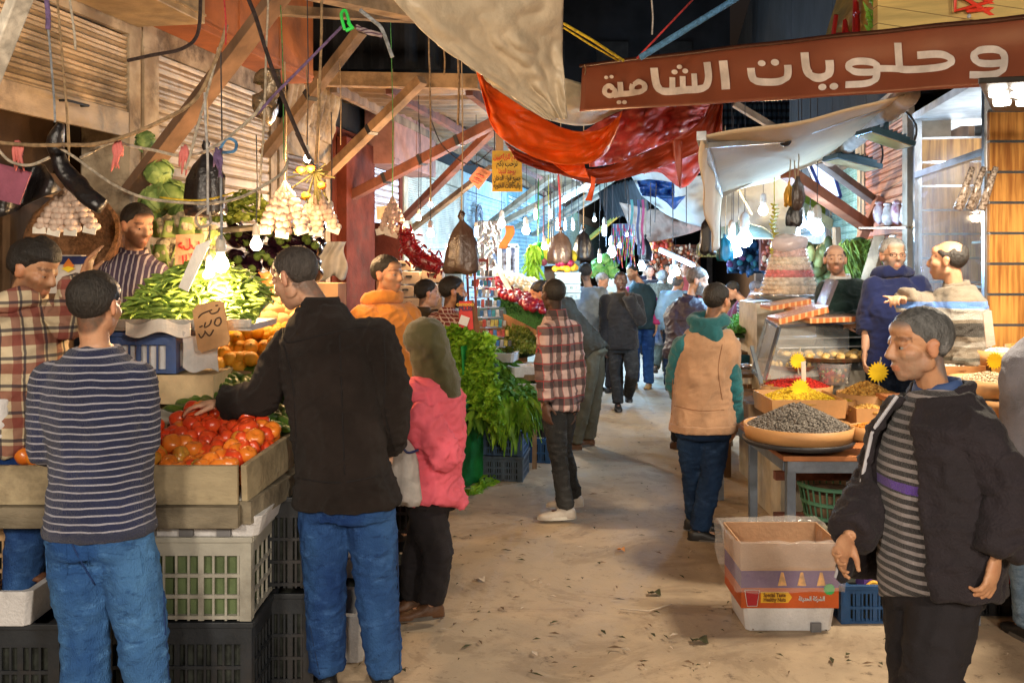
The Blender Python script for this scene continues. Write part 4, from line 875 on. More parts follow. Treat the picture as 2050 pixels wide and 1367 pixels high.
CRG = mat('crate_grey_plastic', (.38, .37, .32), .6, amt=.12, dirt=.45, bump=.1); CRD = mat('crate_dark_plastic', (.022, .026, .032), .5, dirt=.3, bump=.1); CRB = mat('crate_blue_plastic', (.03, .07, .20), .5, dirt=.25); CRB2 = mat('crate_blue_bright', (.012, .07, .20), .5, dirt=.2)
CRT = mat('crate_tan_plastic', (.42, .27, .14), .6, dirt=.3); CRS = mat('crate_slate_plastic', (.06, .09, .13), .5, dirt=.3)
crate('worn grey crate between the striped man and the man in jeans', (-1.35, 4.02, .405), .60, .42, .34, CRG, 3, 3, fill=mat('load_greenish', (.10, .14, .06)), name='crate')
crate('dark crate at ground level under the worn grey crate', (-1.35, 4.03, .0), .60, .42, .40, CRD, 3, 4)
crate('dark crate standing end on beside the worn grey crate', (-1.02, 4.42, .42), .30, .55, .40, CRD, 3, 3); crate('dark crate at ground level behind the tall man, end on', (-1.02, 4.42, .0), .30, .55, .40, CRD, 3, 3)
crate('black crate at the bottom left corner', (-2.1, 3.95, .0), .62, .40, .42, CRD, 3, 4); crate('tan slotted crate left of the striped man', (-2.25, 4.1, .50), .50, .40, .26, CRT, 3, 4)
crate('black crate behind the legs of the striped man', (-1.72, 4.2, .0), .10, .40, .40, CRD, 3, 1)
def foam_box(label, c, sx, sy, sz, ang=0, notch=(), wall=.03, grp='white foam boxes', mt=None, depth=.6):
    rt = root('foam_box', c, label, 'foam box', grp); M3 = Matrix.Rotation(ang, 3, 'Z'); m = MB(); x, y = sx/2, sy/2; c = V(c)
    def rr(q, z, e=0): return [c+M3 @ V((a, b, z)) for a, b in ((-x*q+.02-e, -y*q), (x*q-.02, -y*q), (x*q, -y*q+.02), (x*q, y*q-.02), (x*q-.02, y*q), (-x*q+.02, y*q), (-x*q, y*q-.02), (-x*q, -y*q+.02))]
    iq = 1-wall*2/sx
    m.loft([rr(.93, 0), rr(.95, sz*.3), rr(1, sz), rr(iq, sz), rr(iq*.96, sz*(1-depth))]); obj('shell', m, mt or FOAM, rt, bevel=.004)
    if notch:
        for nx in notch:
            m = MB(); m.obox(c+M3 @ V((nx*sx, -y*.965-.002, sz*.30)), (.055, .03, sz*.42), M3); obj('notch', m, mat('foam_shadow_grey', (.16, .16, .17), .8, bump=0), rt)  # grey block painted as the shade inside a notch
    return rt
foam_box('white foam tray on the worn grey crate under the tomatoes', (-1.30, 4.0, .745), .60, .42, .085, 0, (-.25, 0, .25))
foam_box('dirty foam box of rotten scraps on the black crate, bottom left', (-2.15, 3.9, .42), .55, .40, .14, 0)
foam_box('low foam box on the ground behind the jeans of the tall man', (-.82, 4.55, .0), .28, .40, .22, 0); foam_box('shallow foam box on a black crate seen between the tall man and the woman', (-.78, 4.95, .25), .30, .36, .10)
crate('black crate seen between the tall man and the woman', (-.72, 5.2, .0), .42, .40, .25, CRD, 2, 3); crate('second black crate stacked between the tall man and the woman', (-.74, 5.55, .30), .42, .36, .28, CRD, 2, 3)
m = MB()
for k in range(26): m.ell(V((-2.4+.5*R.random(), 3.78+.25*R.random(), .53+.04*R.random())), (.03+.03*R.random(), .03, .015+.015*R.random()), Matrix.Rotation(R.random()*6, 3, 'Z'), 8, 6)
obj('rotten_scraps', m, mat('scraps_brown', (.12, .05, .025), .7, n=30, amt=.6), smooth=True, label='brown rotten vegetable scraps in the dirty foam box', cat='scraps', kind='stuff')
# produce ------------------------------------------------------------------
def fruit(name, mb, mt, parts=(), label='', cat='', group=''):
    o = obj(name, mb, mt, smooth=True, label=label, cat=cat, group=group); return o
def scatter(proto, pts, rs, tilt=.6, scs=(.85, 1.15), axis=None):
    first = True; out = []
    for p in pts:
        rot = (R.uniform(-tilt, tilt), R.uniform(-tilt, tilt), R.uniform(0, 6.28)) if rs is None else rs(p)
        s = R.uniform(*scs)
        if first: proto.location = p; proto.rotation_euler = rot; proto.scale = (s,)*3; first = False; out.append(proto)
        else: out.append(copy_tree(proto, None, p, rot, s))
    return out
def heap_pts(fn, nu, nv, jit=.3, layers=1, dz=.03):
    o = []
    for l in range(layers):
        for j in range(nv):
            for i in range(nu):
                u = (i+.5+(.5 if j % 2 else 0)*.9+R.uniform(-jit, jit))/(nu+.5); v = (j+.5+R.uniform(-jit, jit))/nv
                o.append(V(fn(u, v))+UP*(dz*l))
    return o
def tomato_mat(n, a, b): return mat(n, a, .32, col2=b, n=9, amt=.1, bump=.03, bs=8, spec=.55, coat=.25)
TM = [tomato_mat('tomato_red', (.72, .045, .015), (.80, .11, .02)), tomato_mat('tomato_orange', (.82, .17, .018), (.80, .27, .03)), tomato_mat('tomato_half_green', (.70, .22, .02), (.42, .34, .06))]
CALYX = mat('calyx_green', (.05, .09, .015), .7)
TOM = []
for i in range(3):
    m = MB(); r = .036
    m.loft([[V((rr*(1+.05*math.cos(5*a+i))*math.cos(a), rr*(1+.05*math.cos(5*a+i))*math.sin(a), z)) for a in [2*math.pi*k/16 for k in range(16)]] for rr, z in ((.004, -.03), (.02, -.029), (.033, -.017), (.0375, 0), (.034, .016), (.024, .026), (.012, .027), (.003, .021))])
    o = obj('tomato', m, TM[i], smooth=True, label='loose tomato in the heap on the wooden tray', cat='tomato', group='heaped tomatoes on the tray'); c = MB()
    for k in range(5):
        a = k*1.256; c.tube([V((0, 0, .024)), V((.012*math.cos(a), .012*math.sin(a), .03)), V((.022*math.cos(a), .022*math.sin(a), .026))], [.003, .0025, .001], 5)
    ORG[o] = V((0, 0, 0)); obj('calyx', c, CALYX, o); TOM.append(o); o.location = (0, 0, -5)
used = set()
def put_t(p, mixw=(.62, .3, .08)):
    i = R.choices((0, 1, 2), mixw)[0]; rot = (R.uniform(-1.2, 1.2), R.uniform(-1.2, 1.2), R.uniform(0, 6.3)); s = R.uniform(.88, 1.18)
    if i not in used: used.add(i); TOM[i].location = p; TOM[i].rotation_euler = rot; TOM[i].scale = (s,)*3
    else: copy_tree(TOM[i], None, p, rot, s)
def tomfn(u, v):
    x = -1.52+(.41+.08*v)*u; y = 3.80+(.64-.28*u)*v; return V((x, y, .985+.15*v-.05*max(0, u-.7)/.3*(.3+v)+.02*math.sin(u*9)))
for l in range(2):
    for p in heap_pts(tomfn, 9, 10, .22): put_t(p-UP*(.05*(1-l)), (.25, .58, .17) if p.y < 4.0 else (.6, .36, .04))
for p in heap_pts(lambda u, v: V((-2.05+.22*u, 3.80+.22*v, 1.03+.06*v)), 3, 3, .2): put_t(p, (.05, .45, .5))
for p in heap_pts(lambda u, v: V((-1.62+.14*u, 3.80+.3*v, 1.02+.12*v)), 2, 4, .2): put_t(p)
# cucumbers
m = MB(); m.tube([V((-.085+.17*k/10, .006*math.sin(k*.5), .010*math.sin(k/10*math.pi))) for k in range(11)], [.004, .012, .017, .019, .0195, .0195, .019, .0185, .017, .012, .004], 10)
CUC = obj('cucumber', m, mat('cucumber_green', (.035, .11, .012), .4, n=25, amt=.3, bump=.2, bs=70, col2=(.11, .20, .03), spec=.5, stretch=(.4, 1, 1)), smooth=True, label='small green cucumber in the heap behind the tomatoes', cat='cucumber', group='heaped cucumbers behind the tomatoes')
pts = heap_pts(lambda u, v: V((-1.60+(.60)*u, 4.46-.26*u+(.60+.26*u)*v, 1.10+.15*v-.05*u*(1-v))), 7, 17, .35, 2, .03)
scatter(CUC, pts, lambda p: (R.uniform(-.2, .2), R.uniform(-.25, .25), R.choice((2.5, 2.7, 2.3, .3, 1.9))+R.uniform(-.2, .2)), .3, (.9, 1.2))
m = MB(); m.box((-1.62, 4.46, .9), (-.95, 4.88, 1.08)); m.box((-1.62, 4.89, .9), (-.95, 5.1, 1.18)); obj('wooden_box', m, WOOD, label='rough wooden box holding the cucumbers up behind the tomatoes', cat='box')
# oranges
m = MB(); m.ell((0, 0, 0), .038, None, 16, 12); m.cur = 1; m.ell((0, 0, .0375), (.004, .004, .002), None, 6, 4)
ORA = obj('orange', m, [mat('orange_peel', (.80, .33, .015), .45, n=5, amt=.08, bump=.35, bs=220, col2=(.85, .42, .03)), CALYX], smooth=True, label='shiny yellow orange in the pile beside the cardboard price card', cat='orange', group='oranges piled beside the price card')
pts = heap_pts(lambda u, v: V((-1.58+.36*u, 4.90+.40*v, 1.29+.20*v)), 6, 7, .2)+heap_pts(lambda u, v: V((-1.20+.16*u, 5.0+.3*v, 1.27+.14*v)), 2, 4, .2)
scatter(ORA, pts, None, 2, (.9, 1.1))
m = MB(); m.box((-1.56, 4.86, 1.0), (-1.02, 4.90, 1.28)); m.box((-1.60, 4.92, 1.0), (-1.02, 5.4, 1.26)); obj('carton', m, mat('cardboard', (.40, .25, .13), .9, n=4, amt=.15, bump=.1, dirt=.2), label='brown carton under the oranges', cat='carton')
# potatoes and onions
m = MB(); m.ell((0, 0, 0), (.062, .044, .038), None, 16, 12).jit(.010, 16, 3)
POT = obj('potato', m, mat('potato_skin', (.60, .36, .16), .8, n=18, amt=.2, bump=.2, bs=60), smooth=True, label='large pale potato in the pile above the oranges', cat='potato', group='potatoes piled above the oranges')
scatter(POT, heap_pts(lambda u, v: V((-1.50+.34*u, 5.32+.42*v, 1.47+.17*v-.05*u*v)), 4, 6, .3), None, .5, (.9, 1.2))
m = MB(); m.lathe([(.002, -.036), (.02, -.034), (.036, -.018), (.041, 0), (.034, .02), (.016, .034), (.006, .046), (.004, .06)], (0, 0, 0), 14)
ONI = obj('onion', m, mat('onion_skin', (.52, .18, .05), .35, n=12, amt=.3, bump=.1, stretch=(3, 3, .5), spec=.6), smooth=True, label='brown skinned onion on top of the potatoes', cat='onion', group='onions on top of the potatoes')
scatter(ONI, heap_pts(lambda u, v: V((-1.50+.22*u, 5.62+.32*v, 1.64+.12*v)), 3, 4, .3), None, 1.2, (.9, 1.1))
m = MB(); m.box((-1.62, 5.30, .9), (-1.02, 6.1, 1.44)); m.box((-1.6, 5.6, 1.4), (-1.1, 6.1, 1.6)); obj('carton', m, MATS['cardboard'], label='tall carton under the potatoes and onions', cat='carton')
# aubergines
m = MB(); m.lathe([(.002, -.085), (.022, -.082), (.040, -.06), (.045, -.03), (.038, .01), (.026, .045), (.018, .062)], (0, 0, 0), 14); m.cur = 1; m.lathe([(.024, .05), (.026, .056), (.016, .072), (.006, .078), (.006, .105), (.003, .106)], (0, 0, 0), 9)
AUB = obj('aubergine', m, [mat('aubergine_skin', (.012, .004, .010), .16, amt=.3, bump=0, spec=.7), CALYX], smooth=True, label='glossy black aubergine in the pile under the bright bulbs', cat='aubergine', group='aubergines piled under the bulbs')
scatter(AUB, heap_pts(lambda u, v: V((-1.82+.62*u, 6.02+.26*v, 1.72+.34*v)), 9, 5, .3), lambda p: (R.uniform(1, 2.2), R.uniform(-.6, .6), R.uniform(-.6, .6)), 1, (.9, 1.15))
m = MB(); m.box((-1.98, 6.0, 1.0), (-1.1, 6.3, 1.70)); obj('carton', m, MATS['cardboard'], label='carton under the aubergines', cat='carton')
# beans over the blue crate
m = MB(); m.tube([V((-.055+.11*k/8, 0, .010*math.sin(k/8*math.pi))) for k in range(9)], [.002, .006, .0085, .009, .0085, .009, .008, .006, .002], 6)
BEAN = obj('bean_pod', m, mat('bean_green', (.16, .30, .035), .55, n=20, amt=.3, bump=.1, col2=(.34, .46, .09)), smooth=True, label='fresh green bean pod in the heap over the blue crate', cat='bean', group='green bean pods heaped over the blue crate')
def beanfn(u, v): return V((-1.90+.66*u, 4.55+.42*v, 1.56+.27*math.sin(min(1, v*1.15)*math.pi/2)*(math.sin(math.pi*min(1, .12+u*.80))**.8)))
scatter(BEAN, heap_pts(beanfn, 18, 16, .4), lambda p: (R.uniform(-.5, .5), R.uniform(-.5, .5), R.uniform(0, 6.3)), .3, (.85, 1.2))
m = MB(); m.sheet(lambda u, v: beanfn(u, v)-UP*.015+V((0, 0, .012*noise.noise(V((u*40, v*40, 0))))), 70, 50, .01); obj('bean_heap', m, MATS['bean_green'], smooth=True, label='mass of green beans below the loose pods on the blue crate', cat='beans', kind='stuff')
crate('blue crate with a torn paper label under the green beans', P(308, 738, 4.75), .36, .40, .20, CRB, 1, 2, .0, solid=.3, fill=FOAM)
m = MB(); m.box((-1.97, 4.52, 1.515), (-1.24, 5.0, 1.545)); m.box((-1.97, 4.50, 1.53), (-1.24, 4.52, 1.57)); obj('tray', m, mat('tray_galvanised', (.35, .35, .33), .45, metal=.6, dirt=.3), label='galvanised tray under the green beans', cat='tray')
m = MB(); m.sheet(lambda u, v: P(252+130*u, 645+26*v+6*math.sin(u*9), 4.49-.03*v), 16, 6, .006); obj('paper_sheet', m, mat('paper_white', (.62, .58, .52), .8), label='white paper hanging over the rim of the blue crate', cat='paper')
m = MB(); m.sheet(lambda u, v: P(365+70*u, 660+75*v+8*math.sin(u*6)+u*12, 4.46+.1*u), 10, 8, .006).jit(.01, 9); obj('plastic_sack', m, mat('paper_grey', (.50, .50, .50), .6), label='crumpled pale sack between the blue crate and the oranges', cat='sack')
m = MB(); m.obox(P(345, 770, 4.75), (.52, .35, .14)); obj('carton', m, mat('cardboard_pale', (.50, .38, .22), .9, dirt=.2), label='pale flat carton under the blue crate', cat='carton')
foam_box('white slotted foam crate behind the elbow of the striped man', P(322, 838, 4.95), .24, .24, .16, -.3, (-.3, 0, .3))
foam_box('white foam box beside the plaid seller at the left edge', P(-5, 860, 4.2), .18, .2, .19, 0); foam_box('stacked foam box above the other at the left edge', P(5, 870, 3.9), .13, .2, .16)
m = MB(); m.box((-2.6, 3.8, .97), (-1.9, 4.7, 1.0)); obj('stall_cloth', m, mat('cloth_cream', (.6, .5, .4), .9, dirt=.2), label='cream cloth covered ledge behind the green tomatoes', cat='ledge')
m = MB(); m.sheet(lambda u, v: P(478+30*u, 990+18*v, 3.74), 2, 2, .01)
def card(label, pts, d, mt, strokes=(), col=(.03, .02, .02), lw=.006, th=.006, ds=None, name='price_card'):
    q = [P(x, y, (ds[i] if ds else d)) for i, (x, y) in enumerate(pts)]; n = (q[1]-q[0]).cross(q[-1]-q[0]).normalized()
    if n.y > 0: n = -n
    rt = root(name, q[-1], label, 'sign'); m = MB(); m.prism(q, -n*-th if False else -n*th); obj('board', m, mt, rt)
    if strokes:
        m = MB(); o = q[0]; k = n.dot(o)
        for st in strokes:
            pp = []
            for x, y in st:
                r = V(((x-CX)/F, 1, (CY-y)/F)); c0 = V((0, 0, H)); t = (k-n.dot(c0))/n.dot(r); pp.append(c0+r*t+n*.004)
            m.tube(cat_mull(pp, 4) if len(pp) > 2 else pp, lw, 6)
        obj('writing', m, mat('ink_%.2f_%.2f' % (col[0], col[2]), col, .7, bump=0), rt)
    return rt
CARD = MATS['cardboard']
card('brown cardboard price card with pen writing between beans and oranges', [(385, 622), (395, 610), (440, 601), (448, 606), (460, 680), (455, 690), (405, 705), (396, 700)], 4.42, mat('cardboard_warm', (.52, .30, .14), .9), [
    [(425, 620), (405, 628), (398, 636), (402, 630)], [(440, 616), (436, 624), (425, 628), (420, 624)], [(432, 612), (437, 611)], [(412, 645), (410, 655), (420, 650), (424, 640)], [(433, 638), (430, 648), (437, 652), (443, 645), (441, 636), (434, 637)],
    [(398, 668), (404, 676), (412, 664)], [(410, 662), (420, 672), (428, 660)], [(400, 655), (406, 652)]], (.09, .05, .03), .0035)
card('orange card with red handwriting against the cauliflowers', [(352, 470), (410, 468), (402, 548), (350, 560)], 5.5, mat('card_orange', (.80, .42, .24), .8), [
    [(398, 484), (400, 494), (388, 498), (384, 490)], [(380, 478), (381, 496), (372, 500), (368, 492)], [(365, 486), (358, 492), (366, 497)], [(396, 512), (394, 522)], [(384, 508), (388, 520), (378, 524)], [(374, 510), (370, 545), (364, 538)], [(366, 512), (368, 530)]], (.65, .05, .04), .005)
card('long white card hanging beside the bright bulb, dazzling in its light', [(357, 575), (392, 492), (425, 478), (376, 584)], 4.45, mat('card_white', (.8, .78, .72), .7))
# cabbages, cauliflowers, greens behind the seller
LEAFM = mat('cabbage_leaf', (.16, .30, .07), .6, n=10, amt=.3, bump=.4, bs=18, col2=(.38, .50, .16)); NETM = mat('net_green', (.22, .32, .06), .7, n=30, amt=.4, bump=.8, bs=120)
def leafball(c, r, n=9, seed=0, mb=None, sq=.9):
    mb = mb or MB(); rr = random.Random(seed); mb.ell(c, (r*.86, r*.86, r*.8), None, 12, 9)
    for k in range(n):
        a = rr.uniform(0, 6.28); e = rr.uniform(-.7, 1.2); ax = V((math.cos(a)*math.cos(e), math.sin(a)*math.cos(e), math.sin(e))); t1 = ax.orthogonal().normalized(); t2 = ax.cross(t1)
        w_ = rr.uniform(.6, .95)
        mb.sheet(lambda u, v: V(c)+((ax+t1*(u-.5)*1.7*w_+t2*(v-.5)*1.7*w_).normalized()*r*(.93+.10*(abs(u-.5)+abs(v-.5))+.06*math.sin(u*19+k)*abs(v-.5)+.05*math.sin(v*17)*abs(u-.5))), 8, 8, .003)
    return mb
for i, (x, y, rp) in enumerate(((292, 284, 22), (318, 345, 30), (345, 395, 36), (312, 405, 34), (368, 430, 30), (300, 450, 30))):
    obj('cabbage', leafball(P(x, y, 6.0), PX(rp, 6.0), 12, i), LEAFM, smooth=True, label=('small cabbage at the top of the hanging column', 'second cabbage down the column beside the brown plank', 'largest cabbage above the head of the striped shirt seller', 'cabbage left of the largest cabbage', 'cabbage beside the black bag over the cauliflowers', 'lowest cabbage behind the striped shirt seller')[i], cat='cabbage', group='cabbages stacked against the shutter')
CAU = mat('cauliflower_white', (.62, .55, .38), .85, n=20, amt=.12, bump=1, bs=70)
for i, (x, y, rp) in enumerate(((338, 458, 30), (378, 452, 32), (335, 505, 30), (415, 475, 28), (352, 530, 26), (420, 515, 30))):
    c = P(x, y, 5.75); r = PX(rp, 5.75); m = MB(); rr = random.Random(i+50)
    for k in range(46):
        a = rr.uniform(0, 6.28); e = math.asin(rr.uniform(-.3, 1)); m.ell(c+V((math.cos(a)*math.cos(e), math.sin(a)*math.cos(e), math.sin(e)))*r*.72, r*rr.uniform(.22, .36), None, 8, 6)
    m.ell(c, r*.75, None, 10, 8); o = obj('cauliflower', m, CAU, smooth=True, label=('cauliflower behind the seller, upper left of the orange card', 'cauliflower right above the orange card', 'cauliflower left of the orange card', 'cauliflower right of the orange card near the socket', 'cauliflower low behind the orange card', 'cauliflower low right behind the bright bulbs')[i], cat='cauliflower', group='cauliflowers behind the beans')
    l = MB()
    for k in range(5):
        a = k*1.3+i; ax = V((math.cos(a), math.sin(a), 0)); l.sheet(lambda u, v: c+ax*(r*(.75+.25*v))+ax.cross(UP)*(r*(u-.5)*1.2*(1-v*.4))+UP*(r*(-.6+1.1*v)), 4, 5, .003)
    obj('leaf', l, LEAFM, o, smooth=True)
m = MB(); m.box((-2.25, 5.6, 1.0), (-1.7, 5.95, 1.72)); obj('carton', m, MATS['cardboard'], label='carton under the cauliflowers', cat='carton')
def greens(name, label, cat, fn, n, ln, wd, mt, droop=.5, seed=0, kind='stuff', up=.8, folds_=5, spread=.8):
    m = MB(); rr = random.Random(seed)
    for k in range(n):
        p, nrm = fn(rr.random(), rr.random()); a = V((rr.gauss(0, spread), rr.gauss(0, spread), rr.gauss(0, spread)*.5))+nrm*1.2+UP*up; a.normalize(); L = ln*rr.uniform(.6, 1.25); W_ = wd*rr.uniform(.6, 1.3)
        s_ = a.cross(V((rr.gauss(0, 1), rr.gauss(0, 1), rr.gauss(0, 1)))); s_ = s_.normalized() if s_.length > 1e-3 else V((1, 0, 0)); rings = []; pr = []
        for q in range(folds_+1):
            t = q/folds_; w_ = W_*math.sin(math.pi*(.12+.86*t))**.9; c = p+a*(L*t)-UP*(droop*L*t*t)+s_.cross(a)*(.12*L*math.sin(t*5)); pr.append((c-s_*w_, c+s_.cross(a)*W_*.28, c+s_*w_))
        vs = [x for tr in pr for x in tr]; m.add(vs, [(3*q+j, 3*q+j+1, 3*q+j+4, 3*q+j+3) for q in range(folds_) for j in (0, 1)])
    return obj(name, m, mt, smooth=True, label=label, cat=cat, kind=kind)
LF = lambda n, a, b, **k: mat(n, a, .5, n=8, amt=.3, col2=b, bump=.2, bs=50, thin=.25, spec=.45, **k)
L_DK = LF('leaf_spinach', (.06, .20, .018), (.18, .40, .04)); L_BR = LF('leaf_parsley', (.15, .40, .02), (.34, .62, .05)); L_OL = LF('leaf_dill', (.09, .15, .018), (.22, .28, .04)); L_YG = LF('leaf_yellow_green', (.20, .30, .03), (.38, .45, .08))
greens('leafy_greens', 'loose leafy greens on the high tray under the red ties', 'greens', lambda u, v: (P(430+120*u, 455-60*math.sin(u*3)*v-10, 5.9+.5*v), UP), 420, .09, .022, L_YG, .7, 1)
m = MB(); m.beam(P(440, 462, 5.7), P(560, 450, 6.1), .35, .02); rt = obj('hanging_tray', m, mat('tray_mesh_grey', (.12, .11, .09), .7, dirt=.3), label='dusty tray hung on cords above the bulbs', cat='tray')
# garlic bunches
GAR = mat('garlic_skin', (.68, .52, .42), .6, n=14, amt=.2, bump=.3, bs=90, stretch=(2, 2, .6)); TAGM = mat('tag_paper', (.75, .70, .60), .7)
def garlic(label, x, y, d, hpx, strands, wpx, rope=None):
    top = P(x, y, d); rt = root('garlic_bunch', top, label, 'garlic', 'garlic bunches hung in nets'); hm = PX(hpx, d); wm = PX(wpx, d)
    for i in range(strands):
        m = MB(); q = (i/(strands-1)-.5) if strands > 1 else 0; n = 7; a0 = top; a1 = top+V((q*wm, -.03*math.cos(q*3), -hm*(1-.15*abs(q)))); rad = wm/strands*.62
        for k in range(1, n):
            t = k/(n-1); c = a0.lerp(a1, .18+.82*t); rr = rad*(.45+.55*min(1, t*2.2))
            for j in range(4): aa = j*1.57+k*.8; m.ell(c+V((math.cos(aa)*rr*.5, math.sin(aa)*rr*.5, 0)), (rr*.62, rr*.62, hm/n*.62), None, 8, 6)
        m.tube([a0, a0.lerp(a1, .25)], [.006, rad*.5], 8); obj('strand', m, GAR, rt, smooth=True)
        m = MB(); m.obox(a1-UP*.02+V((0, -.03, 0)), (PX(26, d), .004, PX(13, d)), Matrix.Rotation(R.uniform(-.35, .35), 3, 'Y')); obj('tag', m, TAGM, rt)
    m = MB(); m.tube([top, top+V((.01, 0, rope or .5)), top+V((0, 0, (rope or .5)*2))], .004, 6); obj('cord', m, mat('cord_tan', (.45, .33, .2), .9), rt)
    return rt
garlic('large white garlic bunch at far left beneath the black bag', 135, 372, 4.6, 88, 4, 100, .2); garlic('garlic bunch hanging left of the warm bulb, above the aubergines', 570, 362, 5.6, 102, 3, 76, .35)
garlic('garlic bunch behind the bulb beside the red flowers', 636, 380, 6.0, 80, 3, 66, .35); garlic('small garlic bunch on the lilac shutter by the red door', 786, 392, 9.0, 72, 3, 40, .6)
# hanging bags
BAGB = mat('bag_black', (.012, .011, .013), .28, n=6, bump=.5, bs=22, spec=.7); BAGN = mat('bag_brown', (.075, .045, .032), .25, n=6, bump=.5, bs=22, spec=.7, thin=.1)
def bag(label, x, y0, y1, wpx, d, mt, seed=0, rope=.8, name='plastic_bag', grp='plastic bags hung on cords', prof=None):
    top = P(x, y0, d); hm = PX(y1-y0, d); wm = PX(wpx, d)/2; rt = root(name, top-UP*hm, label, 'plastic bag', grp); m = MB(); n = 26
    pr = prof or ((0, .10), (.06, .22), (.12, .10), (.17, .16), (.3, .62), (.5, .86), (.72, .98), (.92, 1.), (.985, .93), (1., .5))
    rings = []
    for t, q in pr:
        rings.append([top+V(((q*wm*(1+.10*math.sin(5*a+seed+t*3)+.05*math.sin(11*a+t*9)))*math.cos(a), q*wm*.55*(1+.12*math.sin(7*a+seed))*math.sin(a), -hm*t+.012*math.sin(3*a+seed))) for a in [2*math.pi*k/n for k in range(n)]])
    m.loft(rings); m.jit(.012, 14, seed); obj('sack', m, mt, rt, smooth=True)
    m = MB(); m.tube([top-UP*hm*.03, top+V((.01, 0, rope*.5)), top+UP*rope], .005, 6); obj('cord', m, MATS['cord_tan'], rt)
    return rt
bag('bulky brown plastic bag hung over the checked shirt man', 924, 425, 547, 66, 7.4, BAGN, 1, 1.2); bag('black bag hung beside the cabbages under the rope knot', 412, 285, 430, 82, 5.2, BAGB, 2, .3)
bag('brown bag hung among the cool bulbs above the fruit crates', 1122, 455, 528, 50, 11.5, BAGN, 3, 1.5); bag('black bag hung right of the brown bag and yellow fruit', 1168, 455, 520, 40, 11.8, BAGB, 4, 1.5)
bag('thin black bag hung under the awning corner', 1415, 425, 508, 30, 8.2, BAGB, 5, .4); bag('blue black bag at the end of the lane by the streamers', 1292, 470, 522, 26, 16, BAGB, 6, 1.)
m = MB(); rt = root('plastic_bag', P(150, 330, 4.4), 'long black bag draped like a bent arm over the near rope', 'plastic bag', 'plastic bags hung on cords')
m.tube(cat_mull([P(118, 248, 4.4), P(112, 285, 4.4), P(122, 330, 4.4), P(150, 365, 4.4), P(185, 400, 4.35), P(205, 412, 4.35)], 4), [PX(q, 4.4) for q in (8, 10, 12, 14, 15, 15, 15, 16, 17, 18, 20, 20, 21, 21, 20, 20, 19, 18, 17, 16, 14)], 14).jit(.02, 12, 4); obj('sack', m, BAGB, rt, smooth=True)
m = MB(); m.sheet(lambda u, v: P(-40+130*u+30*v, 330+(110-60*u)*v, 4.5+.05*math.sin(u*9+v*4)), 14, 10, .01); obj('sack', m, BAGB, rt, smooth=True)
m = MB(); m.prism([P(-10, 325, 4.3), P(62, 345, 4.3), P(38, 410, 4.3), P(-12, 398, 4.3)], (0, .01, 0)); obj('paper_sheet', m, mat('paper_mauve', (.28, .08, .13), .7), label='mauve paper sheet hanging at the left edge', cat='paper')
# left basket and orange-yellow carton behind plaid seller
m = MB(); m.lathe([(.24, -.22), (.27, -.1), (.28, .05), (.26, .06), (.2, .05)], P(150, 478, 5.6), 22, Matrix.Rotation(math.radians(70), 3, 'X')); obj('basket', m, mat('wicker_brown', (.22, .11, .05), .8, n=40, amt=.4, bump=.8, bs=80), label='round brown basket behind the raised hand', cat='basket')
rt = root('carton', P(130, 560, 5.5), 'white and navy carton with an orange and yellow diamond mark', 'carton'); m = MB(); m.obox(P(125, 548, 5.6), (.36, .3, .22)); obj('box', m, mat('carton_white', (.62, .56, .5), .8, dirt=.2), rt)
m = MB(); m.obox(P(125, 521, 5.44), (.361, .01, .045)); obj('navy_band', m, mat('print_navy', (.02, .03, .12), .7), rt); c = P(137, 533, 5.43)
for a_, col, nm in ((((-.033, 0, 0), (0, 0, .045), (.033, 0, 0), (0, 0, -.02)), (.75, .22, .03), 'mark_orange'), (((-.04, -.004, -.012), (0, -.004, .0), (.04, -.004, -.012), (0, -.004, -.035)), (.9, .6, .03), 'mark_yellow')):
    m = MB(); m.prism([c+V(q) for q in a_], (0, .003, 0)); obj('printed_mark', m, mat(nm, col, .6, bump=0), rt)
# bulbs over the left stall
bulb(442, 530, 4.62, WARM, 22, 'large bulb in a grey socket on a blue cord over the beans', r=.040, sock='white', wire=.9); bulb(418, 552, 4.75, WARM, 10, 'bulb low behind the large one, touching the white card', r=.030, wire=.3)
bulb(513, 490, 5.35, WARM, 16, 'bulb hanging alone above the aubergines', r=.034, wire=.5); bulb(615, 318, 5.6, WARM, 18, 'small bulb high above the garlic', r=.022, wire=.9); bulb(663, 428, 6.4, WARM, 26, 'bulb half hidden at the right end of the garlic', r=.024, wire=.6)
bulb(862, 468, 9.0, WARM, 36, 'warm bulb low by the chilli bag', r=.036, wire=1.2); bulb(838, 437, 9.4, WARM, 26, 'small warm bulb on the wood strut, left of the pair', r=.026, wire=1.2); bulb(862, 410, 9.6, WARM, 26, 'small warm bulb on a cord, highest of the three by the struts', r=.024, wire=1.4)
# ---------------------------------------------------------------- middle: greens, onions, books, far lane
greens('parsley', 'tall bright green heap of parsley behind the woman', 'parsley', lambda u, v: (P(885+95*u+20*v, 665+190*v*(.6+.4*u)-8*math.sin(u*6), 7.5-.35*v+.5*(1-u)), V((.3, -.8, .3))), 3600, .075, .021, L_BR, .3, 2, up=.5, folds_=3)
def spin(u, v):
    x = 948+118*u; y0 = 688+70*u**1.5; y1 = 835-25*u; return P(x, y0+(y1-y0)*v, 7.9-.35*v+.5*(1-v)), V((.2, -.7, .1-.3*v))
greens('spinach', 'long dark spinach leaves spilling over the blue crates', 'spinach', spin, 1700, .16, .030, L_DK, .9, 3, up=.35, folds_=6); greens('spinach', 'paler leaf ends hanging low over the upper blue crate', 'spinach', lambda u, v: (P(985+75*u, 790+45*v, 7.5), V((.1, -.6, -.6))), 130, .15, .026, L_BR, .8, 4, up=-.2, folds_=5)
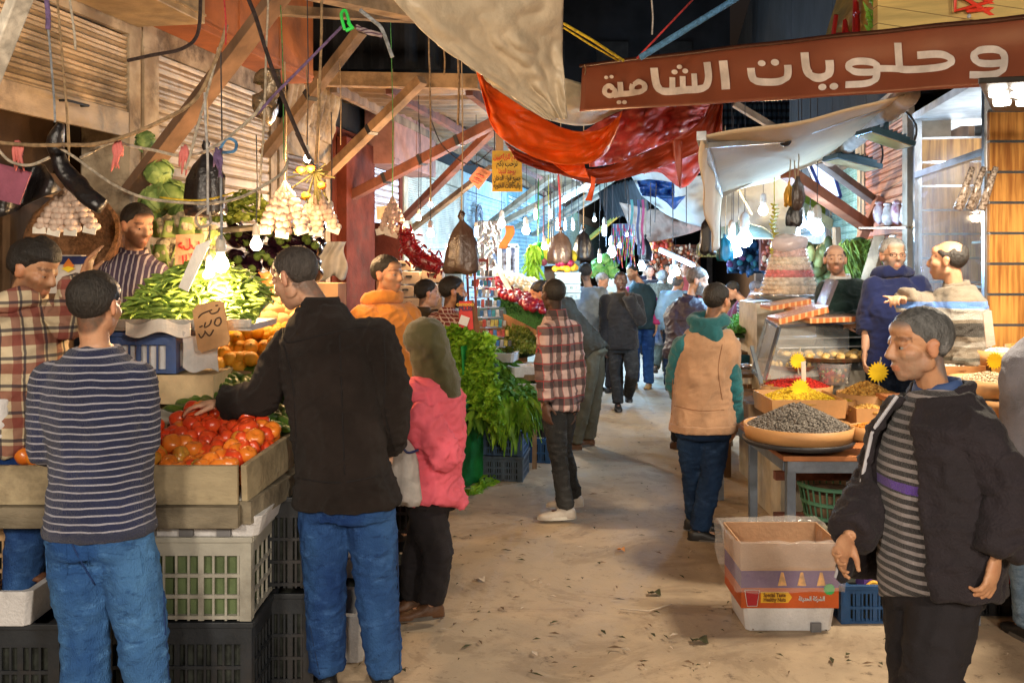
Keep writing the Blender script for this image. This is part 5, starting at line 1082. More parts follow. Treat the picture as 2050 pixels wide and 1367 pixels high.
greens('dill', 'olive green mound of dill beyond the spinach', 'dill', lambda u, v: (P(985+95*u, 690-34*math.sin(math.pi*(u*.9+.05))*(1-v)+20*v, 8.9-.5*v), V((0, -.4, .6))), 2000, .065, .007, L_OL, .3, 5, up=.8, folds_=3)
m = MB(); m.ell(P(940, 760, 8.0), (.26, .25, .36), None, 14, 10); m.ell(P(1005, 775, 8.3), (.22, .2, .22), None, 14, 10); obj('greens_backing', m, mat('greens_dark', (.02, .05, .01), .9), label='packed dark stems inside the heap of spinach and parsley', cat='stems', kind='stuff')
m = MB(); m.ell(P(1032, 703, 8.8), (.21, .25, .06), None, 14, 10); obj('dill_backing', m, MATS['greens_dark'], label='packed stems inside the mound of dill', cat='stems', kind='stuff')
m = MB(); m.sheet(lambda u, v: ZP(922+42*u, 7.55+.45*u, 1.15*(1-v)+.01)+V((.02*math.sin(v*4+u*5), .02*math.sin(u*13+v), 0)), 20, 20, .015); obj('green_cloth', m, mat('cloth_bright_green', (.008, .20, .04), .6, n=6, amt=.4, bump=.4, bs=16), smooth=True, label='bright green plastic sheet hanging between the woman and the spinach', cat='sheet')
crate('blue crate on top of the slate crate, under the spinach', V((PX(1006-CX, 8.1), 8.12, .215)), .40, .40, .215, mat('crate_blue_grey', (.045, .10, .20), .5, dirt=.2), 3, 5, -.15, fill=mat('load_dark_green', (.02, .04, .015))); crate('slate crate on the ground below the blue crate', V((PX(1006-CX, 8.1), 8.12, 0)), .40, .40, .21, CRS, 3, 5, -.15)
crate('dark blue crate further back beside the slate crate', V((PX(1078-CX, 8.7), 8.8, .0)), .26, .35, .22, CRB2, 2, 3, -.15); crate('black crate standing on the dark blue crate', V((PX(1072-CX, 8.7), 8.9, .22)), .26, .35, .22, CRD, 2, 3, -.15)
FB = lambda l, x, y, d, sx, sy, sz, a=0: foam_box(l, P(x, y, d), sx, sy, sz, a)
FB('shallow foam box between the dill and the spinach', 1002, 722, 8.35, .30, .3, .08, -.2); FB('tilted foam box right of the spinach', 1045, 752, 8.2, .26, .25, .09, .3); FB('foam box holding purple roots by the plaid shirt', 1060, 790, 8.1, .2, .3, .11, -.1)
rt = root('wooden_bench', V((.1, 9.0, 0)), 'rough wooden bench carrying the dill and the foam boxes', 'bench'); m = MB(); m.obox(P(1035, 735, 8.6)-UP*.03, (.6, 1.0, .05), Matrix.Rotation(-.17, 3, 'Z')); obj('top', m, WOOD, rt)
for x, y in ((1005, 8.5), (1070, 8.4), (1005, 9.0)): m = MB(); c_ = ZP(x, y, 0); m.box((c_.x-.02, y-.02, 0), (c_.x+.02, y+.02, .84)); obj('leg', m, WOOD, rt)
greens('herb_scraps', 'trodden leaves and stems on the ground below the green sheet', 'leaves', lambda u, v: (G(925+80*u+30*v, 1000-45*u-20*v), V((0, 0, .1))), 330, .08, .022, L_BR, .1, 6, up=.05, folds_=3, spread=1.2)
m = MB(); m.sheet(lambda u, v: G(940+38*u, 945+22*v)+UP*(.05+.03*math.sin(u*4)*math.sin(v*4)), 8, 8, .003); obj('cabbage_leaf', m, L_BR, smooth=True, label='single big cabbage leaf lying beside the slate crate', cat='leaf')
greens('herb_roots', 'grey tangle of stems at the foot of the green sheet', 'stems', lambda u, v: (ZP(908+14*u, 6.9, .02+.2*v), V((0, -.2, .3))), 120, .12, .004, mat('stems_grey', (.22, .22, .16), .9), .6, 7)
# onion stall with green fringe
GF = mat('turf_green', (.015, .10, .02), .95, n=60, amt=.5, bump=1, bs=200)
rt = root('onion_stall', P(1030, 700, 9), 'onion stall with a green turf front board and a cardboard lower front', 'stall'); ds = 9.4
m = MB(); q = [P(985, 590, ds), P(1092, 632, 8.6), P(1092, 668, 8.6), P(997, 622, ds)]; m.prism(q, (.02, .04, 0)); obj('turf_board', m, GF, rt)
m = MB()
for k in range(260):
    t = R.random(); c = q[0].lerp(q[1], t)+(q[3]-q[0])*R.random(); m.add([c+V((-.006, -.005, 0)), c+V((.006, -.005, 0)), c+V((R.uniform(-.01, .01), -.03, R.uniform(-.01, .03)))], [(0, 1, 2)])
obj('turf_fringe', m, GF, rt)
m = MB(); q2 = [P(1000, 625, 9.3), P(1090, 668, 8.65), P(1090, 712, 8.65), P(1012, 690, 9.3)]; m.prism(q2, (.02, .04, 0)); obj('lower_front', m, mat('cardboard_shadow', (.26, .14, .07), .9), rt)
m = MB(); m.box((-.45, 9.2, 0), (.15, 11.2, 1.25)); obj('base', m, WOOD, rt); m = MB(); m.box((-.42, 9.25, 1.25), (.12, 11.2, 1.38)); obj('tray', m, mat('tray_blue_board', (.1, .2, .25), .8), rt)
m = MB(); m.lathe([(.003, -.036), (.024, -.032), (.040, -.012), (.043, .006), (.034, .026), (.014, .037), (.004, .052)], (0, 0, 0), 12)
ONR = obj('red_onion', m, mat('onion_red', (.30, .012, .03), .3, n=9, amt=.4, spec=.6, bump=.05), smooth=True, label='red onion near the green turf board', cat='onion', group='red onions on the turf fronted stall')
scatter(ONR, heap_pts(lambda u, v: P(982+105*u-4*v, 588+42*u-20*v, 9.35-.75*u+.7*v), 13, 5, .3)+heap_pts(lambda u, v: P(980+18*u, 583-22*v, 9.6+.3*v), 3, 3, .3), None, 1, (.85, 1.1))
ONW = obj('white_onion', m, mat('onion_white', (.50, .45, .30), .4, n=9, amt=.15, bump=.05), smooth=True, label='white onion behind the red onions', cat='onion', group='white onions behind the red onions')
scatter(ONW, heap_pts(lambda u, v: P(978+92*u+6*v, 563+30*u-22*v, 10.2-.5*u+.9*v), 12, 6, .3), None, 1, (.85, 1.15))
m = MB(); m.prism([P(997, 548, 9.9), P(1003, 546, 9.9), P(1025, 582, 9.4), P(1017, 583, 9.4)], (.01, .01, 0)); obj('price_card', m, TAGM, label='white slip of card stuck between white and red onions', cat='sign')
# phone card shelf and red poster
rt = root('display_rack', P(965, 700, 7.6), 'cluttered display rack of small packets beside the red poster', 'rack'); m = MB()
for x, y0, y1, d in ((935, 532, 700, 8.3), (975, 520, 705, 8.6), (950, 540, 700, 8.1)): m.beam(P(x, y0, d), P(x+6, y1, d), .03, .02)
m.beam(P(948, 521, 8.6), P(978, 521, 8.6), .02, .03); obj('frame', m, mat('rack_maroon', (.22, .03, .03), .5), rt)
cols_ = ((.6, .6, .62), (.05, .2, .5), (.6, .08, .06), (.03, .3, .35), (.65, .5, .1), (.1, .1, .12), (.55, .5, .45))
pkm = [mat('packet_%d' % i, c, .4, n=30, amt=.3, bump=0) for i, c in enumerate(cols_)]
for r_ in range(8):
    y = 545+20*r_; m = MB(); m.beam(P(936+6*r_, y+11, 8.2), P(985+3*r_, y+9, 8.4), .06, .012); obj('shelf', m, mat('shelf_clear', (.45, .45, .48), .2), rt)
    for k in range(6):
        m = MB(); m.obox(P(942+5.5*r_+8*k, y+2, 8.2+.03*k), (PX(6.5, 8.2), .03, PX(R.uniform(10, 16), 8.2)), Matrix.Rotation(R.uniform(-.1, .1), 3, 'Y')); obj('packet', m, R.choice(pkm), rt)
rt = card('red poster on a brown board with yellow lettering and a picture of a white box', [(918, 605), (948, 600), (972, 705), (918, 705)], 7.8, mat('board_brown_dark', (.17, .08, .04), .8), name='poster', th=.02)
m = MB(); m.prism([P(919, 603, 7.78), P(944, 603, 7.78), P(948, 660, 7.78), P(919, 660, 7.78)], (0, .006, 0)); obj('print_red', m, mat('poster_red', (.55, .03, .025), .5, bump=0), rt)
obj('lettering', text_mb('campop', .045, P(931, 609, 7.77), (1, 0, 0), UP, .001), mat('poster_yellow', (.7, .4, .05), .5), rt); obj('lettering', text_mb('PLUS', .05, P(932, 618, 7.77), (1, 0, 0), UP, .002), mat('poster_dark', (.05, .02, .08), .5), rt)
m = MB(); m.obox(P(929, 642, 7.77), (.075, .004, .075), Matrix.Rotation(.35, 3, 'Y')); obj('printed_box', m, FOAM, rt)
# cardboard and foam boxes stacked behind the seated men
k = 0
for (x, y, w_, h_) in ((822, 556, 44, 26), (868, 552, 42, 28), (815, 582, 34, 24), (850, 582, 34, 24), (886, 580, 34, 24), (822, 608, 46, 26), (868, 606, 40, 26), (810, 532, 36, 20)):
    k += 1; c = P(x, y+h_/2, 9.2); rt = root('storage_box', c, ('grey cardboard box, upper left of the stack by the chilli bag', 'grey cardboard box under the end of the chilli bag', 'grey box in the second row behind the orange hood', 'middle box of the second row', 'right box of the second row behind the checked shirt', 'bottom left box of the stack', 'bottom right box of the stack', 'small top box against the lilac shutter')[k-1], 'box', 'boxes stacked behind the seated men')
    m = MB(); m.obox(c+UP*PX(h_/2, 9.2), (PX(w_-1.5, 9.2), .3, PX(h_-1.5, 9.2))); obj('carton', m, mat('cardboard_grey', (.36, .30, .24), .9, dirt=.3), rt, bevel=.005)
    m = MB(); m.obox(c+UP*PX(h_*.62, 9.2)-V((0, .152, 0)), (PX(12, 9.2), .004, PX(4, 9.2))); m2 = obj('hand_hole', m, IRON, rt)  # thin dark plate stands in for the shade of the hand hole
# chilli bag in its cloth sling
rt = root('chilli_sling', P(840, 520, 8.6), 'sling of shiny dried red chillies in plastic hanging by the cream shutter', 'chillies'); CH = mat('chilli_red', (.33, .012, .018), .22, n=14, amt=.4, bump=.3, bs=50, spec=.7)
path = cat_mull([P(812, 468, 8.6), P(824, 500, 8.6), P(850, 524, 8.6), P(884, 533, 8.6)], 6); m = MB()
m.tube(path, [.03]+[.075]*(len(path)-2)+[.03], 10)
for k in range(230):
    c = R.choice(path)+V((R.gauss(0, .045), R.gauss(-.03, .045), R.gauss(0, .045))); a = V((R.gauss(0, 1), R.gauss(0, 1), R.gauss(0, 1))).normalized()*.035; m.tube([c-a, c+a*.2+UP*.006, c+a], [.007, .011, .003], 5)
obj('chillies', m, CH, rt, smooth=True)
m = MB(); m.sheet(lambda u, v: P(790+60*v+14*u, 462+80*v, 8.75), 3, 6, .01); obj('sling_cloth', m, mat('cloth_dotted', (.45, .33, .22), .9, pat=p_stripes(14, .12, (.08, .05, .04), 2)), rt)
m = MB(); m.prism([P(755, 440, 9.4), P(785, 436, 9.4), P(786, 412, 9.4), P(753, 414, 9.4)], (0, .02, 0)); obj('notice_card', m, mat('card_cream', (.55, .42, .28), .8), label='cream notice card beside the small garlic bunch', cat='sign')
# white torn plastic sheet by the red pillar
m = MB(); m.sheet(lambda u, v: P(634+58*u+4*math.sin(v*7+u*3), 484+72*v+(5*math.sin(u*9) if v > .9 else 0), 7.6+.02*math.sin(u*14+v*6)), 20, 18, .006); obj('plastic_sheet', m, mat('plastic_white', (.62, .60, .56), .4, thin=.2), smooth=True, label='torn white plastic sheet hanging in front of the red pillar', cat='sheet')
# foil sheet and glass kiosk
rt = root('kiosk', P(1000, 600, 12.6), 'kiosk wrapped in crinkled silver foil with a blue framed window', 'kiosk'); m = MB()
m.sheet(lambda u, v: P(955+48*u, 442+145*v, 12.8+.05*noise.noise(V((u*5, v*9, 0)))), 30, 60, .01); obj('foil', m, mat('foil_silver', (.62, .66, .72), .18, metal=.9, n=4, bump=.6, bs=8), rt, smooth=True)
m = MB()
for a, b in (((1000, 492), (1000, 590)), ((1035, 492), (1035, 590)), ((998, 492), (1037, 492)), ((1018, 492), (1018, 590))): m.beam(P(*a, 12.7), P(*b, 12.7), .05, .05)
obj('window_frame', m, mat('frame_light_blue', (.30, .45, .70), .4), rt)
m = MB(); m.prism([P(1001, 493, 12.9), P(1034, 493, 12.9), P(1034, 588, 12.9), P(1001, 588, 12.9)], (0, .02, 0)); obj('window', m, mat('window_goods', (.30, .10, .12), .3, n=12, amt=.9, col2=(.45, .5, .6)), rt)
m = MB(); m.sheet(lambda u, v: P(1010+18*u-8*v+5*math.sin(v*5), 452+46*v, 10.5), 4, 8, .01); obj('orange_cloth', m, mat('cloth_orange', (.85, .30, .08), .7, thin=.2), smooth=True, label='strip of orange cloth hanging in front of the foil kiosk', cat='cloth')
# yellow sign with Arabic lines, small tilted sign
rt = card('yellow board of red and black Arabic lines hung on two cords', [(985, 302), (1044, 302), (1046, 384), (985, 384)], 9.6, mat('sign_yellow', (.52, .33, .03), .55, n=4, amt=.2, dirt=.2), name='hanging_sign', th=.012)
YS = ((314, 'هيثم للزراعيين', (.45, .02, .02), 54), (328, 'نرحب بكم', (.02, .015, .01), 42), (343, 'يوجد لدينا', (.35, .03, .03), 34), (357, 'جميع انواع الدخان', (.02, .015, .01), 54), (372, 'والبطاقات الخلوية', (.02, .015, .01), 54))
for y, t, c, wd in YS: obj('lettering', text_mb(arab(t), .075, P(1015, y, 9.585), (1, 0, 0), UP, .0018, width=PX(wd, 9.6)), mat('ink_sign_%.2f' % c[0], c, .6, bump=0), rt)
m = MB(); m.tube([P(990, 302, 9.6), P(990, 250, 9.6)], .006, 5); m.tube([P(1020, 302, 9.6), P(1020, 250, 9.6)], .006, 5); obj('cord', m, WIRE, rt)
m = MB(); m.box(tuple(P(992, 305, 9.75)), tuple(P(1008, 272, 9.95))); obj('back_post', m, WOOD, rt)
m = MB(); rt = root('hanging_sign', P(962, 372, 9.9), 'small reddish card sign hanging askew left of the yellow board', 'sign'); m.prism([P(938, 358, 9.9), P(958, 334, 9.9), P(985, 345, 9.8), P(958, 380, 9.8)], (.0, .015, 0)); obj('board', m, mat('sign_dusty_red', (.45, .20, .14), .7, dirt=.3), rt)
m = MB()
for q in range(3): m.tube([P(945+4*q, 362-7*q, 9.84), P(958+5*q, 368-7*q, 9.8)], .006, 4)
obj('lettering', m, mat('ink_sign_0.35', (.35, .03, .03), .6), rt)
# fruit crates and hanging things mid lane
def blue_crates(x, y, d, n, w_):
    for i in range(n): crate(('bottom', 'middle', 'top')[i]+' pale blue crate of the stack under the small fruit', P(x, y-18*i, d), PX(w_, d), .4, PX(17, d), mat('crate_pale_blue', (.30, .45, .55), .5), 1, 4, 0, grp='pale blue fruit crates', inner=False, solid=.5)
blue_crates(1136, 598, 11.4, 3, 46)
m = MB(); m.ell((0, 0, 0), .042, None, 12, 8)
for nm, mt_, x, y, n, lb in (('yellow_fruit', mat('fruit_yellow', (.75, .40, .03), .4), 1116, 542, 9, 'yellow fruit on the pale blue crates'), ('plum', mat('fruit_plum', (.22, .01, .06), .3), 1120, 533, 7, 'dark red plum behind the yellow fruit on the blue crates')):
    o = obj(nm, m, mt_, smooth=True, label=lb, cat='fruit', group=lb+' (pile)'); o['group'] = 'fruit piled on the pale blue crates'
    scatter(o, [P(x+4.2*k, y+R.uniform(-2, 2), 11.5) for k in range(n)], None, 1)
for x, y, c, lb, s in ((1078, 505, (.03, .32, .05), 'green round balloon', .13), (1098, 500, (.55, .60, .08), 'yellow green melon', .14), (1088, 522, (.20, .05, .10), 'purple round fruit', .07)):
    m = MB(); m.ell(P(x, y, 12), (s*.8, s*.8, s), None, 16, 12); m.tube([P(x, y, 12)+UP*s, P(x, y, 12)+UP*(s+.8)], .005, 5); obj('hanging_fruit', m, mat('hang_%.2f' % c[0], c, .35), smooth=True, label=lb+' hung left of the brown bag', cat='fruit')
m = MB(); m.ell(P(1142, 514, 11.6), .085, None, 14, 10); obj('pomelo', m, mat('pomelo_yellow', (.70, .55, .03), .5, bump=.3, bs=120), smooth=True, label='single yellow pomelo hanging between the brown and black bags', cat='fruit')
greens('hanging_greens', 'long bunch of green stalks hanging from the teal shop post', 'greens', lambda u, v: (P(1060+12*u, 490+80*v, 11.8), V((0, -.3, -.5))), 160, .16, .02, L_BR, .6, 8, up=-.6)
for i, (x, y) in enumerate(((1196, 530), (1212, 520), (1224, 534), (1206, 545), (1190, 545), (1230, 548))): obj('cabbage', leafball(P(x, y, 13.4), PX(13, 13.4), 8, i+90), mat('cabbage_bright', (.10, .42, .10), .5, n=6, col2=(.35, .65, .2)), smooth=True, label=('cabbage at the left of the far bright pile', 'topmost cabbage of the far bright pile', 'cabbage at the right of the far bright pile', 'middle cabbage in the lower far row', 'left cabbage in the lower far row', 'right cabbage in the lower far row')[i], cat='cabbage', group='bright cabbages far down the lane')
# rainbow streamers
rt = root('streamers', P(1245, 540, 12.5), 'rainbow striped foil streamers hanging in a curtain', 'streamers')
RBS = []
for q in range(4):
    o_ = .05*q; RBS.append(mat('rainbow_foil_%d' % q, (.35, .06, .08), .4, bump=.2, pat=p_bands([(a+o_*(1 if q % 2 else -1), b+o_*(1 if q % 2 else -1), c) for a, b, c in ((-9, .05, (.02, .2, .08)), (.05, .14, (.08, .1, .45)), (.14, .22, (.45, .06, .06)), (.22, .27, (.55, .36, .08)), (.3, .38, (.05, .28, .10)), (.38, .47, (.08, .14, .45)), (.47, .56, (.42, .06, .2)), (.56, .66, (.14, .28, .5)), (.66, 1.0, (.4, .5, .62)))])))
for k in range(15):
    x = 1227+3*k; m = MB(); m.sheet(lambda u, v: P(x+1.9*u+1.6*math.sin(v*9+k*1.7)*v, 448+(78+12*math.sin(k*2.3))*v, 12.5+.05*(k % 3)), 1, 16, .004); obj('strip', m, RBS[(k*3) % 4], rt)
for x, c in ((1275, (.03, .08, .3)), (1284, (.3, .05, .25)), (1262, (.05, .3, .45))):
    m = MB(); m.sheet(lambda u, v: P(x+5*u+1.5*math.sin(v*9), 400+110*v, 13), 1, 12, .004); obj('strip', m, mat('strip_%.2f' % c[0], c, .4), rt)
# far end of the lane: back drop of stalls
def blocks(name, label, cat, x0, x1, y0, y1, d, n, cols, sz, dep=.25, kind=None):
    rt = root(name, P((x0+x1)/2, y1, d), label, cat)
    ms = [mat('goods_%s_%d' % (name, i), c, .6, n=10, amt=.3, bump=.1) for i, c in enumerate(cols)]
    for i, mt_ in enumerate(ms):
        m = MB()
        for k in range(n//len(ms)): m.ell(P(R.uniform(x0, x1), R.uniform(y0, y1), d+R.uniform(0, dep)), tuple(PX(R.uniform(*sz), d)*q for q in (1, .8, R.uniform(.8, 1.8))), None, 8, 6)
        obj('goods', m, mt_, rt, smooth=True)['kind'] = 'stuff'
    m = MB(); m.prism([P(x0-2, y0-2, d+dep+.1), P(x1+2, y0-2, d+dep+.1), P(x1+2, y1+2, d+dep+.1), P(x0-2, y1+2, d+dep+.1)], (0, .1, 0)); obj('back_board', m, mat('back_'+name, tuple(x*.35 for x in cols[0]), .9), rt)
    return rt
blocks('spice_stall', 'orange lit stall crowded with hanging packets at the end of the lane', 'stall', 1300, 1400, 492, 560, 22, 170, ((.5, .12, .05), (.45, .3, .2), (.15, .08, .05), (.55, .42, .3)), (2, 4.5))
blocks('red_goods', 'red and orange bundles hung under the brown canvas at the lane end', 'goods', 1305, 1345, 468, 498, 20, 40, ((.6, .06, .03), (.5, .15, .03)), (4, 7))
blocks('blue_stall', 'blue lit goods hanging behind the round bulbs on the right', 'goods', 1460, 1535, 455, 545, 15.5, 90, ((.02, .10, .25), (.03, .2, .3), (.15, .06, .2), (.02, .05, .12)), (4, 9))
blocks('pink_goods', 'pink and white packets stacked behind the sweet tower', 'goods', 1525, 1560, 440, 540, 13, 90, ((.5, .18, .16), (.55, .5, .45), (.3, .1, .08)), (3, 6))
blocks('green_goods', 'squashes and marrows piled behind the sweet tower', 'vegetables', 1590, 1660, 490, 570, 9.6, 60, ((.10, .11, .03), (.26, .25, .08), (.06, .07, .02)), (9, 15))
greens('bundle_of_rushes', 'big shaggy bundle of olive green onion stalks by the wooden post', 'greens', lambda u, v: (P(1692+55*u, 478+62*v, 8.8+.1*math.sin(u*3)), V((-.4, -.5, -.2))), 900, .17, .007, L_OL, .5, 9, up=-.3, folds_=4, spread=.5)
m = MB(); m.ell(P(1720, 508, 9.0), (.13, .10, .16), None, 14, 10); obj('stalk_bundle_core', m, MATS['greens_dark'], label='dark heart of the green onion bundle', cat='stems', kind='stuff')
m = MB(); m.lathe([(.04, .0), (.16, -.02), (.22, -.09), (.23, -.17), (.2, -.22)], P(1435, 475, 10.5)+UP*.0, 22); o = obj('palm_basket', m, mat('palm_leaf', (.20, .18, .06), .9, n=40, pat=p_stripes(40, .3, (.05, .05, .02), 0)), smooth=True, label='drum of dry palm leaf standing above the bearded man', cat='basket')
# greens table on the right behind the vest man
rt = root('greens_table', P(1490, 760, 8.4), 'table of chopped green herbs with a dark blue cloth edge', 'table')
m = MB(); m.box((PX(1448-CX, 8.2), 8.0, 1.03), (PX(1545-CX, 8.2), 9.6, 1.07)); obj('top', m, WOOD, rt); m = MB(); m.box((PX(1462-CX, 8.0), 7.93, .90), (PX(1528-CX, 8.0), 7.99, 1.05)); obj('cloth_edge', m, mat('cloth_petrol', (.01, .09, .16), .8), rt)
for x, y in ((1455, 8.1), (1530, 8.1), (1460, 9.4)): m = MB(); c = ZP(x, y, 0); m.box((c.x-.03, y-.03, 0), (c.x+.03, y+.03, 1.03)); obj('leg', m, WOOD, rt)
m = MB(); m.box((PX(1450-CX, 8.2), 8.1, .35), (PX(1540-CX, 8.2), 9.4, .39)); obj('lower_shelf', m, WOOD, rt)
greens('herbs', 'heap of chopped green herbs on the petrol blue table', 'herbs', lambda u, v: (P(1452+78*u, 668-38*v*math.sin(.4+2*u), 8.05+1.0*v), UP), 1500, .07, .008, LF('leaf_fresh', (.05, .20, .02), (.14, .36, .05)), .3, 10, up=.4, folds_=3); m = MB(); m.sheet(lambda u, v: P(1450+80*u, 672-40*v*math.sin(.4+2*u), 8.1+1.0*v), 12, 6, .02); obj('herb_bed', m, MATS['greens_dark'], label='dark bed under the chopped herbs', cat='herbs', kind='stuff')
m = MB()
for k, (x, y) in enumerate(((1490, 735), (1510, 740))): m.lathe([(.1, 0), (.14, .05), (.135, .06)], P(x, y, 7.6), 18)
rt = root('steel_dish', P(1490, 738, 7.5), 'shallow steel dish in a wooden tray behind the vest man', 'dish'); m = MB(); m.lathe([(.05, 0), (.11, .03), (.118, .032), (.06, .012)], P(1484, 738, 7.4), 20); obj('bowl', m, mat('steel', (.6, .62, .66), .2, metal=1, bump=0), rt, smooth=True); m = MB(); m.obox(P(1488, 748, 7.5), (.26, .3, .03)); obj('tray', m, WOOD, rt)
crate('stack crate under the greens table', P(1480, 850, 7.6), .3, .4, .3, WOOD, 2, 3, inner=False, grp='wooden crates under the greens table')
# cool bulbs -------------------------------------------------------------
cb = lambda x, y, d, w_, lb, kind='tube', r=.04, col=COOL, wire=1.2, st=18: bulb(x, y, d, col, w_, lb, kind, wire, 'white', st, r)
cb(1073, 428, 13.5, 90, 'left long cool bulb of the pair above the balloons'); cb(1101, 428, 13.5, 0, 'right long cool bulb of the pair above the balloons'); cb(1053, 462, 12, 30, 'white bulb hanging right of the orange cloth', 'round', .05, WHT); cb(1004, 448, 12, 30, 'warm white bulb behind the orange cloth', 'round', .05, WHT); cb(953, 464, 10.6, 30, 'slim cool bulb beside the bulky brown bag', 'tube', .03)
cb(1116, 452, 13.8, 40, 'first of three small bulbs over the brown bag', 'tube', .035); cb(1131, 452, 13.8, 0, 'middle of three small bulbs over the brown bag', 'tube', .035); cb(1147, 452, 13.8, 0, 'last of three small bulbs over the black bag', 'tube', .035)
cb(1090, 494, 10.8, 40, 'bulb glowing in front of the yellow green melon', 'round', .035, WHT); cb(1210, 460, 14, 61, 'single cool bulb left of the streamers', 'tube', .05); cb(1225, 506, 14, 50, 'low white bulb beside the streamers', 'round', .07); cb(1200, 516, 13, 0, 'tilted small bulb over the far cabbages', 'tube', .035); cb(1284, 534, 16, 90, 'cool bulb behind the teal vest man', 'round', .07)
cb(1465, 484, 9.4, 26, 'left round cool bulb of the lit cluster', 'round', .06); cb(1491, 480, 9.2, 31, 'biggest round cool bulb of the lit cluster', 'round', .075); cb(1468, 506, 9.6, 0, 'lower bulb of the lit cluster', 'round', .055); cb(1478, 506, 9.9, 0, 'small bulb tucked behind the lower bulb of the cluster', 'round', .04)
cb(1604, 447, 8.4, 26, 'left bulb of the blue lit group by the brown sack', 'round', .045); cb(1622, 452, 8.5, 0, 'middle bulb of the blue lit group', 'round', .04); cb(1636, 459, 8.3, 31, 'largest bulb of the blue lit group', 'round', .06); cb(1598, 474, 8.6, 0, 'small long bulb below the blue lit group', 'tube', .03); cb(1528, 422, 10.5, 70, 'warm bulb under the white canvas roof', 'round', .055, (1, .75, .45))
cb(1352, 545, 20, 220, 'warm lamp low among the far packets', 'round', .10, WARM, .5); cb(1345, 560, 20, 0, 'second warm lamp low among the far packets', 'round', .09, WARM, .5)
rt = root('light_tube', P(1355, 515, 18), 'long violet white light tube slanting over the far stall', 'light tube'); m = MB(); m.tube([P(1322, 502, 18), P(1388, 532, 16)], .035, 8); obj('tube', m, emat('tube_violet', (.75, .7, 1), 6), rt); m = MB(); m.tube([P(1322, 498, 18), P(1388, 528, 16)], .03, 8); obj('batten', m, FOAM, rt); glow('tube_glow', P(1350, 525, 16.5), (.8, .7, 1), 30, .2, rt)
# scale pan lamp shade and sacks hanging under the awning
m = MB(); m.lathe([(.30, -.14), (.29, -.12), (.2, -.02), (.05, .03), (.02, .06)], P(1485, 452, 10.2), 26, None, False, 1.2); obj('lamp_shade', m, mat('shade_mint', (.42, .60, .55), .5, thin=.3), smooth=True, label='wide pale mint lamp shade over the bulb cluster', cat='lamp shade')
bag('round brown sack hung from the right awning arm', 1597, 355, 420, 28, 7.4, BAGN, 7, .3, prof=((0, .2), (.15, .35), (.3, .8), (.6, 1), (.9, .8), (1, .3))); bag('dark hairy bundle hanging with the brown sack', 1590, 395, 452, 34, 7.6, BAGB, 8, .3)
bag('gold shiny packet bundle beside the brown sack', 1580, 362, 412, 20, 7.5, mat('foil_gold', (.7, .35, .05), .3, metal=.5), 9, .3); bag('teal plastic bag hanging below the awning corner', 1452, 468, 520, 34, 8.8, mat('bag_teal', (.01, .12, .18), .3), 10, 1.)
m = MB()
for k in range(14): a = P(1548+3*math.sin(k), 408+8*k, 8.0); m.tube([a+V((-.02, 0, 0)), a+V((0, -.02, -.02)), a+V((.04, 0, -.01))], [.008, .014, .005], 6)
m.tube([P(1550, 330, 8), P(1550, 520, 8)], .005, 5); obj('banana_string', m, mat('banana_yellow', (.55, .48, .08), .6), label='string of small bananas hanging above the sweet tower', cat='bananas', kind='stuff')
# right facade bays
r2 = bay('stone pier and blue wooden shop front behind the flood lamps', 10.4, 12.6, mat('plaster_r', (.34, .30, .24), .9, dirt=.6), mat('wood_sky_blue', (.20, .42, .46), .7, pat=p_stripes(5, .06, (.04, .08, .1), 1)), 0, 3.1, W=RW)
r1 = bay('red brown boarded shop edge beside the packet shelves', 8.3, 10.38, mat('stone_r', (.30, .24, .18), .9, dirt=.6), mat('boards_red_brown', (.28, .10, .05), .6, pat=p_stripes(9, .08, (.06, .02, .01), 2, 0, .25)), 0, 3.3, W=RW)
for a, b, lb in ((12.62, 17, 'dim tiled shop front on the right beyond the blue one'), (17.02, 24, 'far right shop front lit blue'), (24.02, 60, 'last shop front at the right end of the lane')): bay(lb, a, b, mat('plaster_rr', (.26, .22, .20), .9, dirt=.5), SHB, 2.2, 3.2, W=RW)
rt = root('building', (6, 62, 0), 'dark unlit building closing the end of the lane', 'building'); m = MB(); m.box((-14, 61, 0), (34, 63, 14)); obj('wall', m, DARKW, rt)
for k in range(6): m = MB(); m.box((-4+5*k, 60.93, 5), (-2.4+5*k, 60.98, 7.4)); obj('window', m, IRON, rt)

for i, (x, y, d, w_, lb) in enumerate(((1165, 470, 18, 180, 'cool bulb further down the left stalls, above the grey haired man'), (1240, 492, 20, 180, 'cool bulb above the walking man, beyond the streamers'), (1190, 440, 24, 200, 'small cool bulb high by the far blue shop front'), (1255, 470, 30, 260, 'tiny cool bulb almost at the end of the lane, left'), (1400, 455, 26, 240, 'tiny bulb under the white canvas by the brown canvas'), (1330, 470, 34, 300, 'tiny warm bulb at the far end of the lane'), (1130, 400, 19, 110, 'cool bulb in front of the blue louvred shop front'))):
    bulb(x, y, d, COOL if i not in (4, 5) else WHT, w_, lb, 'round', .9, 'white', 18, .05)  # bulbs added to brighten the dark far shop fronts
